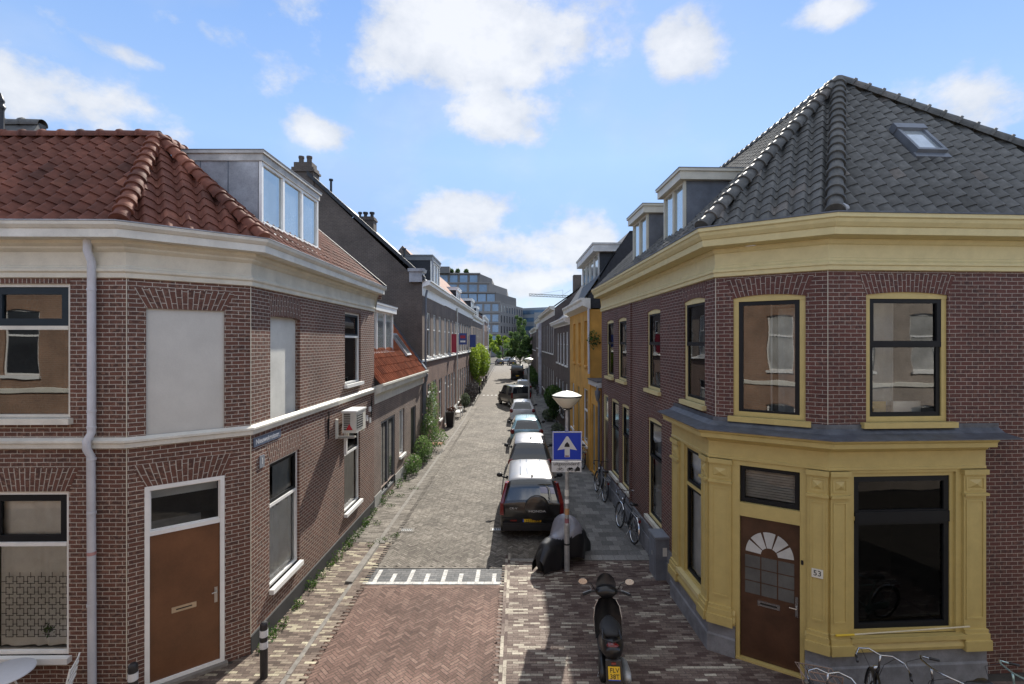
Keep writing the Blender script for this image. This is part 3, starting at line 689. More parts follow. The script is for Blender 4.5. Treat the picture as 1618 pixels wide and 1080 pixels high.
# windows
window(h, LR, .86, 2.1, 4.33, 6.4, OFFW, .05, .03, transom=5.72, sash=NAVY, sw=.11, glass=GLASSR, curt=[])
window(h, LR, .88, 2.12, .68, 3.2, WHITE, .055, .03, transom=2.38, sash=BLK, sw=.10, glass=GLASS2, roomm=ROOML, curt=[(.94, 2.05, .75, 3.1, NET)])
for (z0, z1) in ((1.0, 1.85),):
    m = MB(); s = .165; f = LR
    for i in range(7):
        for j in range(6):
            u, z = .97+i*s, .92+j*s
            if u+s*.75 < 2.07: bars(m, f, u, u+s*.72, z, z+s*.72, .010, -.074, -.072)
            if u+s*1.3 < 2.1: m.box(f, u+s*.6, u+s*1.1, -.074, -.072, z+s*.2, z+s*.2+.01)
            if u < 2.07: m.box(f, u+s*.36, u+s*.37+.008, -.074, -.072, z+s*.55, z+s*1.1)
    o = m.build('window_film', INK, h)
window(h, LS, 1.37, 2.72, 4.33, 6.33, WHITE, .05, .06, transom=5.65, sash=NAVY, sw=.05, curt=[(2.3, 2.65, 4.4, 5.6, NETG)])
window(h, LS, 5.50, 6.77, .80, 3.2, WHITE, .05, .05, transom=2.35, sash=BLK, sw=.06, glass=GLASS2, curt=[(5.55, 6.35, 2.2, 3.1, NETG), (5.5, 6.75, .85, 2.25, NET)], sillov=.02)
window(h, LS, 1.43, 2.76, .83, 3.25, WHITE, .05, .05, transom=2.4, sash=BLK, sw=.05, glass=GLASS2, curt=[(1.5, 2.72, .9, 2.3, NET)], sillov=.02)
# brown door with transom light
m = MB(); bars(m, LF, .40, 1.49, .03, 3.22, .065, -.09, .01); m.box(LF, .465, 1.425, -.09, -.0, 2.43, 2.50)
dw = m.build('door_frame', WHITE, h)
m = MB(); pane(m, LF, .465, 1.425, 2.5, 3.155, -.045); m.build('pane', GLASSR, dw)
m = MB(); bars(m, LF, .466, 1.424, 2.503, 3.154, .02, -.06, -.04); m.build('glazing_bead', WHITE, dw)
m = MB(); m.box(LF, .47, 1.42, -.35, -.3, 2.95, 3.15); m.build('roller_blind', NET, dw)
m = MB(); m.face([LF(.42, -.9, 2.4), LF(.42, -.9, 3.2), LF(1.47, -.9, 3.2), LF(1.47, -.9, 2.4)]); m.box(LF, .42, .45, -.9, -.1, 2.4, 3.2); m.box(LF, 1.45, 1.48, -.9, -.1, 2.4, 3.2); m.build('hall', ROOM, dw)
m = MB(); m.box(LF, .468, 1.422, -.07, -.035, .07, 2.427); d = m.build('door', DOORB, h)
m = MB(); m.box(LF, .80, 1.14, -.034, -.026, 1.10, 1.19); m.box(LF, .82, 1.12, -.028, -.022, 1.115, 1.125); m.build('letter_slot', mat('brass plate', (.52, .42, .30), .35, metal=.6), d)
m = MB(); m.box(LF, .86, 1.08, -.027, -.024, 1.135, 1.155); m.build('letter_opening', INK, d)
m = MB(); m.box(LF, .50, .545, -.034, -.024, 1.08, 1.34); m.tube([LF(.52, -.03, 1.27), LF(.52, .03, 1.27), LF(.59, .035, 1.27)], .011); m.build('handle', mat('aluminium', (.5, .48, .44), .35, metal=.7), d)
m = MB(); m.box(LF, .36, 1.52, -.1, .10, -.04, .05); m.build('doorstep', CONC, h)
# rain pipe
px = -6.52
m = MB(); yw = 7.58-.05
m.tube([(px, yw-.09, 7.06), (px, yw-.09, 6.88), (px+.02, yw-.04, 6.72), (px+.02, yw-.04, 4.12), (px-.01, yw-.09, 4.0), (px-.01, yw-.09, 3.88), (px+.01, yw-.04, 3.76), (px+.03, yw-.04, .1)], .055, 14)
for z in (6.3, 4.2, 4.45, 3.72, 2.9, 1.5): m.lathe([(.055, z-.02), (.061, z-.018), (.061, z+.018), (.055, z+.02)], (px+.02, yw-.04, 0))
dp = m.build('rain_pipe', PIPE, h, smooth='auto')
m = MB(); m.lathe([(.058, 2.26), (.059, 2.28), (.059, 2.31), (.058, 2.31)], (px+.022, yw-.04, 0)); m.build('sticker', mat('red white sticker', (.45, .25, .24), .5), dp)
# wall anchors
for u in (3.92, .35):
    m = MB(); m.tube([LS(u, .02, 3.1), LS(u, .03, 3.45), LS(u, .03, 3.78)], .014, 6); m.box(LS, u-.02, u+.02, 0, .02, 3.2, 3.6); m.build('wall_anchor', BLACKM, h)
# dormer
def dormer(par, fr, u0, u1, nf, nb, z0, z1, cheek, fm, cols=2, ch=.22, over=.08, gm=GLASSR, sillz=None, flat=True, fasc=None):
    m = MB(); m.box(fr, u0, u1, nb, nf-.06, z0-.25, z1-ch); m2 = MB()
    d = m.build('dormer', cheek, par)
    # cornice
    m = MB(); o = over
    for (a, b, e) in ((z1-ch, z1-.06, 0), (z1-.06, z1, .035)):
        m.box(fr, u0-o-e, u1+o+e, nb+.02, nf+o+e, a, b)
    m.build('dormer_cornice', fasc or fm, d)
    m = MB(); m.box(fr, u0-o-.045, u1+o+.045, nb+.04, nf+o+.045, z1+.001, z1+.015); m.build('roof_edge', ZINC_D, d)
    m = MB(); w = (u1-u0)/cols; bars(m, fr, u0, u1, z0, z1-ch, .06, nf-.07, nf+.0)
    for i in range(1, cols): m.box(fr, u0+w*i-.04, u0+w*i+.04, nf-.07, nf, z0+.06, z1-ch-.06)
    m.box(fr, u0-.01, u1+.01, nf, nf+.05, z0-.03, z0+.02)
    m.build('window_frame', fm, d)
    for i in range(cols):
        p = MB(); pane(p, fr, u0+w*i+.03, u0+w*(i+1)-.03, z0+.05, z1-ch-.05, nf-.045); p.build('pane', gm, d)
    return d
DSKY = mat('sky mirror glass', (.55, .60, .60), .06, var=.15, nscale=.5, spec=1.0, metal=.75)
DF = Fr((-5.1, 16.1), (-5.1, 8.67))
dd = dormer(h, LS, 16.1-12.54, 16.1-9.78, -.38, -2.0, 7.86, 9.3, ZINC, WHITE, cols=3, gm=DSKY, fasc=mat('dormer fascia grey', (.46, .45, .42), .6, var=.2), ch=.2, over=.03)
m = MB(); m.hexa([LS(3.5, -.36, 7.80), LS(6.4, -.36, 7.80), LS(6.4, -.1, 7.6), LS(3.5, -.1, 7.6), LS(3.5, -.36, 7.84), LS(6.4, -.36, 7.84), LS(6.4, -.1, 7.64), LS(3.5, -.1, 7.64)]); m.build('lead_apron', WHITE, dd)
# cheek panel seams and stains
m = MB(); fr = LS
for n_ in (-1.05, -1.6): m.box(fr, 6.318, 6.328, n_-.008, n_+.008, 7.7, 9.1)
m.build('panel_seam', ZINC_D, dd)
# street name plate, house number plates, small boxes
t = thing('street_sign', 'long blue enamel street name plate high on the side of the left corner house', 'sign', LS(6.9, 0, 3.7))
m = MB(); m.box(LS, 6.37, 7.35, 0.003, .02, 3.62, 3.78); m.build('plate', mat('sign slate blue', (.10, .13, .19), .4, var=.12, nscale=6), t)
class FlipFr:
    """text frame: on a wall whose u runs right-to-left as seen from outside"""
    def __init__(s, f): s.f = f
    def __call__(s, u, n, z): return s.f(-u, n, z)
def wtext(txt, size, f, u, n, z, nm, m, par, squash=1): return text_mesh(txt, size, FlipFr(f), -u, n, z, nm, m, par, squash=squash)
wtext('Nieuwekruisstr.', .135, LS, 6.86, .022, 3.70, 'lettering', mat('faded white lettering', (.6, .62, .65), .5), t, 1.0)
t = thing('house_number_sign', 'small grey enamel number plate below the street name plate', 'sign', LS(7.08, 0, 3.3))
m = MB(); m.box(LS, 6.99, 7.15, .003, .02, 3.2, 3.42); m.build('plate', mat('sign grey', (.22, .24, .27), .45), t); wtext('1', .16, LS, 7.07, .022, 3.31, 'lettering', WHITE, t)
# ---- air conditioner
t = thing('air_conditioner', 'white outdoor air conditioner unit on a wall bracket below the string course', 'air conditioner', LS(3.0, 0, 3.1))
f = LS
m = MB(); m.box(f, 2.45, 3.25, .12, .48, 3.12, 3.68); m.build('casing', OFFW, t)
m = MB(); m.box(f, 2.43, 3.27, .10, .50, 3.66, 3.70); m.build('top_cover', WHITE, t)
m = MB()
for i in range(9): m.box(f, 3.252, 3.262, .16, .33, 3.2+i*.05, 3.225+i*.05)
m.box(f, 2.7, 3.2, .482, .487, 3.2, 3.6); m.build('grille', INK, t)
m = MB()
for i in range(7): m.box(f, 2.7, 3.2, .488, .495, 3.2+i*.062, 3.215+i*.062)
m.build('fan_guard', STEEL, t)
m = MB(); m.box(f, 2.5, 2.55, 0, .46, 3.05, 3.11); m.box(f, 3.3, 3.34, 0, .46, 3.0, 3.04); m.box(f, 3.3, 3.42, 0, .04, 3.0, 3.5); m.box(f, 3.3, 3.34, 0, .5, 3.02, 3.06); m.box(f, 2.5, 2.54, 0, .04, 2.9, 3.5); m.build('bracket', OFFW, t)
m = MB(); m.box(f, 2.72, 2.80, 0, .07, 2.45, 3.05); m.build('cable_duct', WHITE, t)
m = MB(); m.mesh([f(3.268, .22, 3.2), f(3.268, .40, 3.2), f(3.268, .31, 3.36), f(3.272, .22, 3.2), f(3.272, .40, 3.2), f(3.272, .31, 3.36)], [(0, 1, 2), (3, 5, 4), (0, 3, 4, 1), (1, 4, 5, 2), (2, 5, 3, 0)]); m.build('warning_triangle', mat('warning red', (.5, .03, .04), .4), t)
m = MB(); m.box(f, .48, .60, 0, .05, 3.3, 3.45); m.box(f, .8, .9, 0, .05, 3.05, 3.22); m.box(f, .5, .56, 0, .05, 2.95, 3.1)
m.build('sensor_box', WHITE, h)

# ================================================================ low house beside it
h = thing('low_house', 'low pale brick house with garage doors, orange pantile roof and one white dormer', 'house', (-7, 20, 0))
F2 = Fr((-4.72, 24.3), (-4.72, 16.1))
ops = [(5.49, 7.4, .15, 2.75), (3.93, 4.79, .95, 2.78), (1.66, 2.73, .1, 2.6)]
m = MB(); wall(m, F2, .45, 3.75, ops, .14); wall(m, F2, 0, .45, [(5.49, 7.4, .15, .46), (1.66, 2.73, .1, .46)], .14); m.build('wall', BR_L2, h)
for a, b in ((7.4, 8.2), (2.73, 5.49), (0, 1.66)): m = MB(); m.box(F2, a, b, 0, .02, 0, .42); m.build('plinth', mat('pale plinth', (.33, .33, .31), .8, var=.15), h)
m = MB(); sweep(m, [(-4.72, 24.3), (-4.72, 16.12)], [(0, 3.45), (.02, 3.46), (.02, 3.72), (.05, 3.75), (.10, 3.80), (.22, 3.85), (.24, 4.0), (.30, 4.05), (.30, 4.12), (.24, 4.12), (0, 4.05)]); m.build('gutter', OFFW, h)
m = MB(); f = F2; bars(m, f, 5.49, 7.4, .15, 2.75, .08, -.1, -.02); m.box(f, 6.4, 6.48, -.1, -.02, .2, 2.7); gd = m.build('garage_door', GREYP, h)
for a, b in ((5.57, 6.4), (6.48, 7.32)):
    m = MB(); pane(m, f, a, b, .23, 2.67, -.07); m.build('pane', DGLASS, gd)
m = MB(); m.box(f, 6.10, 6.16, -.08, -.06, .25, 2.65); m.box(f, 6.9, 6.96, -.08, -.06, .25, 2.65); m.build('rail', BLACKM, gd)
far_window(h, F2, 3.93, 4.79, .95, 2.78, WHITE, LGLASS, bar=0)
m = MB(); bars(m, f, 1.66, 2.73, .1, 2.6, .07, -.12, -.03); dd = m.build('door_frame', GREYP, h); m = MB(); m.box(f, 1.73, 2.66, -.1, -.08, .15, 2.53); m.build('door', BLACKM, h)
EV = Vector((-4.5, 0, 4.12)); RT = Vector((-6.9, 0, 7.3))
slope('roof', TILE_O, h, [(-4.55, 16.12, 4.1), (-4.55, 23.9, 4.1), (-6.85, 23.9, 7.35), (-6.85, 16.12, 7.35)], th=.33, amp=.045, tw=.22)
m = MB(); m.hexa([(-4.5, 23.9, 4.05), (-4.5, 24.25, 4.05), (-6.85, 24.25, 7.3), (-6.85, 23.9, 7.3), (-4.5, 23.9, 4.2), (-4.5, 24.25, 4.2), (-6.85, 24.25, 7.5), (-6.85, 23.9, 7.5)]); m.build('verge', LEAD, h)
m = MB(); m.face([(-6.85, 16, 7.35), (-6.85, 24.3, 7.35), (-11, 24.3, 7.35), (-11, 16, 7.35)]); m.build('flat_roof', LEAD, h)
dormer(h, F2, 24.3-20.7, 24.3-17.2, -.55, -2.0, 5.1, 6.95, OFFW, WHITE, cols=3, gm=DSKY, ch=.28, over=.12)
m = MB(); m.hexa([F2(7.9, -.5, 5.05), F2(3.4, -.5, 5.05), F2(3.4, .05, 4.3), F2(7.9, .05, 4.3), F2(7.9, -.5, 5.06), F2(3.4, -.5, 5.06), F2(3.4, .05, 4.31), F2(7.9, .05, 4.31)]) if 0 else None
m2 = MB(); s_ = Vector((-2.3, 0, 3.25)).normalized(); o_ = Vector((-5.0, 21.9, 4.86)); nn_ = Vector((s_.z, 0, -s_.x))
for k, (a, b) in enumerate(((0, .06),)): 
    P = [o_+nn_*a, o_+Vector((0, .8, 0))+nn_*a, o_+Vector((0, .8, 0))+s_*1.2+nn_*a, o_+s_*1.2+nn_*a]; Q = [p+nn_*(b+.04) for p in P]; m2.hexa(P+Q)
sk = m2.build('skylight', ZINC, h); m2 = MB(); P = [o_+Vector((0, .08, 0))+s_*.1, o_+Vector((0, .72, 0))+s_*.1, o_+Vector((0, .72, 0))+s_*1.1, o_+Vector((0, .08, 0))+s_*1.1]; m2.face([p+nn_*.107 for p in P][::-1]); m2.build('pane', DSKY, sk)
m = MB(); m.tube([(-4.45, 24.05, 3.95), (-4.52, 24.1, 3.6), (-4.66, 24.15, 3.4), (-4.66, 24.15, .05)], .05, 10); m.build('rain_pipe', ZINC_D, h)

# ================================================================ generic row house
def row_house(name, label, side, Xa, Ya, Xb, Yb, ze, wallm, cols, rows, roofm, zr=None, rd=3.0, corn=(.35, WHITE), frame=WHITE, gms=(LGLASS, DGLASS), basem=None, basez=0, doors=(), loc=None, tiled=False, depth=.1, gable=None, corn_over=.3, string=None, friezeh=.35, plinth=.3):
    P0, P1_ = ((Xa, Yb), (Xb, Ya)) if side < 0 else ((Xa, Ya), (Xb, Yb))
    if side < 0: P0, P1_ = (Xb, Yb), (Xa, Ya)
    f = Fr(P0, P1_); U = (lambda y: (Yb-y)/(Yb-Ya)*f.L) if side < 0 else (lambda y: (y-Ya)/(Yb-Ya)*f.L)
    h = thing(name, label, 'house', ((Xa+Xb)/2-side*-3 if False else (Xa+Xb)/2+side*3, (Ya+Yb)/2, 0))
    ops = []; wins = []
    for (yc, w) in cols:
        for (a, b) in rows:
            u = U(yc); ops.append((u-w/2, u+w/2, a, b)); wins.append(ops[-1])
    dops = []
    for (yc, w, a, b, mm) in doors:
        u = U(yc); ops.append((u-w/2, u+w/2, a, b)); dops.append((ops[-1], mm))
    m = MB(); wall(m, f, basez, ze, [o for o in ops if o[3] > basez], depth)
    m.build('wall', wallm, h)
    if basem:
        m = MB(); wall(m, f, 0, basez, [o for o in ops if o[2] < basez], depth); m.build('ground_floor_wall', basem, h)
    for i, o in enumerate(wins):
        far_window(h, f, *o, frame, random.choice(gms), dep=depth-.05, bar=.62)
    for (o, mm) in dops:
        a, b, c, d = o
        if mm == 'w': far_window(h, f, a, b, c, d, frame, random.choice(gms), dep=depth-.05, bar=.66)
        else:
            m = MB(); bars(m, f, a, b, c, d, .07, -depth, -depth+.05); m.box(f, a, b, -depth, -depth+.06, d-.55, d-.48); fr_ = m.build('door_frame', frame, h)
            m = MB(); pane(m, f, a+.05, b-.05, d-.5, d-.05, -depth+.01); m.build('pane', DGLASS, fr_)
            m = MB(); m.box(f, a+.07, b-.07, -depth, -depth+.03, c, d-.55); m.build('door', mm, h)
    ch, cm = corn
    m = MB(); sweep(m, [P0, P1_], [(0, ze-friezeh), (.03, ze-friezeh+.01), (.03, ze-.12), (.10, ze-.10), (corn_over*.8, ze-.02), (corn_over*.85, ze+.10), (corn_over, ze+.14), (corn_over, ze+.2), (0, ze+.2)]); m.build('cornice', cm, h)
    if string:
        m = MB(); sweep(m, [P0, P1_], [(0, string), (.09, string+.01), (.09, string+.09), (0, string+.12)]); m.build('string_course', frame, h)
    zr = zr or ze+2.5; L_ = f.L
    e0, e1 = Vector(f(0, .15, ze+.15)), Vector(f(L_, .15, ze+.15)); r0, r1 = Vector(f(0, -rd, zr)), Vector(f(L_, -rd, zr))
    if tiled: slope('roof', roofm, h, [e0, e1, r1, r0] , th=.34, tw=.25, seg=5)
    else: m = MB(); m.face([e0, e1, r1, r0]); m.build('roof', roofm, h)
    m = MB()   # rest of the shell: back slope, gables, rear wall
    b0, b1 = Vector(f(0, -2*rd, ze)), Vector(f(L_, -2*rd, ze)); m.face([r0, r1, b1, b0]); m.build('back_roof', LEAD, h)
    m = MB()
    for (u, ee, rr, bb) in ((0, e0, r0, b0), (L_, e1, r1, b1)):
        m.face([f(u, 0, 0), f(u, 0, ze), rr-Vector((0, 0, .03)), bb, f(u, -2*rd, 0)])
    m.face([f(0, -2*rd, 0), f(L_, -2*rd, 0), b1, b0]); m.build('gable_wall', gable or wallm, h)
    return h, f, U
# tall house with the dark blind gable
cols = [(26.1+1.87*i, 1.0) for i in range(3)]
rowU = [(4.72, 7.05)]
gf = [(26.2, .95, 1.2, 3.3, 'w'), (27.9, 1.1, .1, 3.35, mat('pale grey door', (.42, .43, .42), .5)), (30.0, 1.0, .8, 3.3, 'w')]
h, f, U = row_house('tall_house', 'tall house with blind dark brick gable, chimney and grey dormer, behind the low red-roofed house', -1, -4.75, 24.3, -4.75, 31.6, 8.35, BR_T2, cols, rowU, LEAD, zr=13.75, rd=5.65, basem=BR_T3, basez=4.5, doors=gf, gable=BR_T, string=4.5, friezeh=.55, corn_over=.45)
m = MB()   # verge coping on the gable
m.hexa([(-4.6, 24.16, 8.5), (-4.6, 24.45, 8.5), (-10.4, 24.45, 13.72), (-10.4, 24.16, 13.72), (-4.6, 24.16, 8.72), (-4.6, 24.45, 8.72), (-10.4, 24.45, 13.95), (-10.4, 24.16, 13.95)])
m.build('verge_coping', SLATE, h)
m = MB(); fG = Fr((-3.5, 24.3), (-12, 24.3)); sG = lambda a, b, c, d: m.box(Fr((-4.72, 24.2), (-4.75, 31)), 0, 1, 0, 1, 0, 1)
m = MB(); m.mesh([(-4.72, 24.1, 8.45), (-5.35, 24.1, 8.45), (-5.35, 24.7, 8.45), (-4.72, 24.7, 8.45), (-4.72, 24.1, 8.95), (-5.35, 24.1, 8.95), (-5.35, 24.7, 8.95), (-4.72, 24.7, 8.95)], [(0, 3, 2, 1), (4, 5, 6, 7), (0, 1, 5, 4), (1, 2, 6, 5), (2, 3, 7, 6), (3, 0, 4, 7)])
m.mesh([(-4.64, 24.0, 8.95), (-5.4, 24.0, 8.95), (-5.4, 24.75, 8.95), (-4.64, 24.75, 8.95), (-4.6, 23.98, 9.1), (-5.4, 23.98, 9.1), (-5.4, 24.78, 9.1), (-4.6, 24.78, 9.1)], [(0, 3, 2, 1), (4, 5, 6, 7), (0, 1, 5, 4), (1, 2, 6, 5), (2, 3, 7, 6), (3, 0, 4, 7)]); m.build('gable_pedestal', ZINC, h)
def bx(m, x0, x1, y0, y1, z0, z1): m.box(LOCAL, x0, x1, y0, y1, z0, z1)
m = MB(); bx(m, -11.2, -10.1, 24.25, 24.95, 12.2, 14.15); bx(m, -11.27, -10.03, 24.18, 25.02, 13.9, 14.0); bx(m, -11.1, -10.2, 24.3, 24.9, 14.15, 14.4)
c = m.build('chimney', BR_T, h)
m = MB()
for x in (-10.85, -10.45): m.lathe([(.0, 14.4), (.12, 14.4), (.12, 14.65), (.14, 14.68), (.14, 14.78), (.0, 14.78)], (x, 24.6, 0))
m.build('chimney_pot', BR_T, c)
m = MB(); bx(m, -8.65, -7.95, 27, 27.6, 10.8, 12.4); bx(m, -8.7, -7.9, 26.95, 27.65, 12.2, 12.3); c = m.build('chimney', BR_T, h)
m = MB()
for x in (-8.48, -8.12): m.lathe([(0, 12.4), (.09, 12.4), (.09, 12.58), (.14, 12.6), (.14, 12.7), (0, 12.7)], (x, 27.3, 0))
m.build('chimney_pot', BLACKM, c)
m = MB()
for (x, z, hh) in ((-9.35, 13.0, .55), (-5.7, 9.7, .4), (-7.9, 11.55, .35)): m.tube([(x, 24.55, z-.3), (x, 24.55, z+hh)], .06, 8); m.lathe([(.0, z+hh+.1), (.1, z+hh+.08), (.1, z+hh)], (x, 24.55, 0))
m.build('vent_pipe', BLACKM, h)
dormer(h, f, U(31.3), U(28.3), -.25, -2.2, 8.95, 10.5, SLATE, WHITE, cols=3, gm=DGLASS, ch=.3, over=.05, fasc=GREYP)
m = MB(); m.tube([(-4.9, 28.1, 10.3), (-4.9, 28.1, 8.7)], .05, 8); m.build('rain_pipe', ZINC, h)
m = MB(); m.tube([(-4.55, 24.55, 8.1), (-4.62, 24.55, 7.8), (-4.66, 24.55, .1)], .055, 10); m.build('rain_pipe', ZINC_D, h)
# long brown brick terrace house
cols = [(31.95+1.87*i+.05, .98) for i in range(10)]
gf = []
for i, y in enumerate([32.2, 33.6, 35.1, 36.6, 38.6, 40.2, 41.8, 43.5, 45.2, 47.0, 48.9]):
    gf.append((y, .9, .1 if i % 3 == 0 else .8, 3.3, [mat('pale grey door', (0, 0, 0)), 'w', 'w'][i % 3]))
h, f, U = row_house('terrace_house', 'long brown brick terrace house with white cornice and red tiled roof, hung with sale boards', -1, -4.75, 31.62, -4.75, 51, 8.4, BR_T2, cols, rowU, TILE_R, zr=11.7, rd=2.7, basem=BR_T3, basez=4.5, doors=gf, string=4.5, friezeh=.55, corn_over=.45)
m = MB(); m.tube([(-4.66, 37.5, 8.1), (-4.66, 37.5, .1)], .055, 8); m.build('rain_pipe', OFFW, h)
m = MB(); bx(m, -4.73, -4.6, 31.7, 31.9, 8.6, 9.0)
dormer(h, f, U(43.8), U(41.2), -.4, -2.4, 9.0, 10.1, SLATE, WHITE, cols=2, gm=DGLASS, ch=.25)
h, f, U = row_house('terrace_house', 'grey brick terrace house with white dormers beyond the ivy on the left', -1, -4.75, 51.02, -4.8, 66, 8.1, BR_T2, [(52.2+1.9*i, 1.0) for i in range(7)], rowU, LEAD, zr=10.6, rd=2.6, basem=BR_T3, basez=4.5, doors=[(52.5, 1, .1, 3.2, BLACKM), (55, 1, .8, 3.2, 'w'), (57.5, 1, .8, 3.2, 'w'), (60, 1, .1, 3.2, BLACKM), (63, 1, .8, 3.2, 'w')], string=4.5)
dormer(h, f, U(56), U(53), -.3, -2.0, 8.5, 10.2, SLATE, WHITE, cols=2, gm=DGLASS, ch=.25)
dormer(h, f, U(63), U(60), -.3, -2.0, 8.5, 9.9, SLATE, WHITE, cols=2, gm=LGLASS, ch=.25)
h, f, U = row_house('terrace_house', 'pale terrace house with white rain pipes near the far end of the left row', -1, -4.8, 66.02, -5.1, 80, 8.9, BR_T3, [(67.5+2.0*i, 1.0) for i in range(6)], [(4.8, 7.1), (.9, 3.2)], LEAD, zr=11, rd=2.5, string=4.4)
m = MB(); m.tube([(-4.7, 66.3, 8.9), (-4.7, 66.3, .1)], .09, 8); m.build('rain_pipe', WHITE, h); m = MB(); m.tube([(-4.85, 79.5, 8.9), (-4.85, 79.5, .1)], .09, 8); m.build('rain_pipe', WHITE, h)
h, f, U = row_house('terrace_house', 'dark brick terrace house at the far end of the left row, by the crossing', -1, -5.5, 80.02, -5.7, 94, 7.9, BR_G, [(81.5+2.0*i, 1.0) for i in range(6)], [(4.6, 6.8), (.9, 3.0)], LEAD, zr=10.3, rd=2.5)

# ================================================================ right corner house
P2 = [(11.4, 8.37), (5.02, 7.98), (3.57, 8.9), (3.22, 19.0)]
RF, RC, RS = Fr(P2[0], P2[1]), Fr(P2[1], P2[2]), Fr(P2[2], P2[3])
h = thing('corner_house', 'dark red brick corner house with ochre shop front, ochre cornice and grey pantile hip roof', 'house', (7, 12, 0))
du = RF.L-5.994
wF = (3.93+du, 5.34+du, 4.19, 6.32)
wC = (.31, 1.42, 4.19, 6.32)
wS = [(.47, 1.53, 4.29, 6.38), (3.1, 4.16, 4.28, 6.33), (6.35, 7.4, 4.27, 6.28), (8.1, 9.16, 4.27, 6.28)]
gS = [(3.0, 4.1, .95, 3.56), (5.85, 6.93, .95, 3.55), (7.35, 8.43, .95, 3.55), (8.95, 9.75, .1, 3.55)]
m = MB(); wall(m, RF, 0, 7.1, [wF, (3.93+du, 5.68+du, .75, 3.42)], .14); wall(m, RC, 0, 7.1, [wC, (.32, 1.36, .05, 3.42)], .14); wall(m, RS, .7, 7.1, wS+gS+[(.2, 1.2, .8, 3.6)], .14)
wall(m, RS, 0, .7, [(8.95, 9.75, .1, .71)], .14)
m.face([(3.22, 19, 0), (3.22, 19, 7.4), (6.68, 19, 11.0), (10.9, 19, 7.4), (10.9, 19, 0)]); m.face([(11.4, 8.37, 0), (11.4, 19, 0), (11.4, 19, 7.4), (11.4, 8.37, 7.4)])
m.build('wall', BR_R, h)
m = MB()
for P in (P2[1], P2[2]): m.tube([(P[0], P[1]-.004, 4), (P[0], P[1]-.004, 6.7)], .005, 6)
m.build('corner_joint', CREAM, h)
m = MB(); m.box(RS, 5.7, 5.86, 0, .05, .7, 6.65); m.build('pier', BR_R, h)
m = MB(); m.box(RS, 1.9, 8.95, 0, .05, -.05, .70); m.box(RS, 1.9, 8.95, .05, .075, -.05, .42); m.box(RS, 9.75, 10.1, 0, .05, -.05, .7); m.build('plinth', PLINTH, h)
for (fr, a, b, z) in ((RF, wF[0], wF[1], wF[3]), (RC, wC[0], wC[1], wC[3]))+tuple((RS, a, b, d) for (a, b, c, d) in wS):
    m = MB(); arch(m, fr, a, b, z+.0, .30, .05, .12); m.build('arch', BR_R, h)
for (a, b, c, d) in gS[:3]:
    m = MB(); arch(m, RS, a, b, d, .30, .05, .08); m.build('arch', BR_R, h)
CORN = [(0, 6.66), (.045, 6.67), (.045, 6.74), (.065, 6.75), (.065, 6.79), (.03, 6.83), (.03, 6.86), (.018, 6.87), (.018, 7.08), (.04, 7.10), (.06, 7.14), (.06, 7.17), (.30, 7.19), (.31, 7.30), (.33, 7.31), (.37, 7.37), (.385, 7.42), (.41, 7.44), (.41, 7.50), (.0, 7.49)]
m = MB(); sweep(m, P2, CORN[:12]); m.build('frieze', YEL_L, h)
m = MB(); sweep(m, P2, [(.058, 7.172)]+CORN[12:]); m.build('cornice', YEL_L, h)
m = MB(); sweep(m, P2, [(.37, 7.502), (.425, 7.503), (.425, 7.525), (.37, 7.525)]); m.build('gutter_edge', LEAD, h)
E2 = [Vector((q.x, q.y, 7.50)) for q in offset_path(P2, .30)]; AP = Vector((7.03, 10.8, 11.19)); RE = Vector((6.68, 19.05, 11.19))
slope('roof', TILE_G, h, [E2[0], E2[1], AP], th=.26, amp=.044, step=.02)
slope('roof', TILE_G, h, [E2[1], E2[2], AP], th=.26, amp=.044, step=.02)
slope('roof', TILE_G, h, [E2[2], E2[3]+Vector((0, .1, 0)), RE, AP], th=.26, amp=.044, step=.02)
m = MB(); m.face([E2[0], AP, RE, (11.4, 19, 7.5)]); m.build('back_roof', TILE_G, h)
for (a, b, nm) in ((E2[1], AP, 'hip_tiles'), (E2[2], AP, 'hip_tiles'), (E2[0], AP, 'hip_tiles'), (RE, AP, 'ridge_tiles')):
    m = MB(); hip_tiles(m, a+Vector((0, 0, .05)), b+Vector((0, 0, .06)), .125 if nm == 'hip_tiles' else .11, L_=.30); m.build(nm, TILE_G, h, smooth='auto')
m = MB(); m.sphere(E2[1]+Vector((.08, .08, .1)), .15, (1.2, 1, .6)); m.build('lead_cap', ZINC, h, smooth=True)
for (a, b) in ((2.1, 3.45), (4.9, 6.35)):
    dormer(h, RS, a, b, -.2, -1.55, 7.72, 9.35, mat('dormer cheek slate blue', (.115, .125, .145), .55, var=.2, nscale=2.5), mat('dormer ochre grey paint', (.50, .47, .38), .45, var=.08), cols=2, gm=DSKY, ch=.24, over=.12)
def yarch(fr, a, b, z1, rise=.05):   # curved wooden head of the frame
    m = MB(); k = 12; L_ = b-a
    for i in range(k):
        t0, t1 = i/k, (i+1)/k; g = lambda t: z1-rise*(2*t-1)**2+.002
        m.face([fr(a+L_*t0, -.02, z1-.11), fr(a+L_*t0, -.02, g(t0)), fr(a+L_*t1, -.02, g(t1)), fr(a+L_*t1, -.02, z1-.11)])
    m.face([fr(a, -.02, z1-.11), fr(b, -.02, z1-.11), fr(b, -.1, z1-.11), fr(a, -.1, z1-.11)])
    return m
w = window(h, RF, wF[0], wF[1], wF[2], wF[3], YEL, .085, .03, transom=None, sash=None, glass=GLASSR, room=True, sillov=.1, sillm=YEL)
yarch(RF, wF[0], wF[1], wF[3]).build('frame_head', YEL, w)
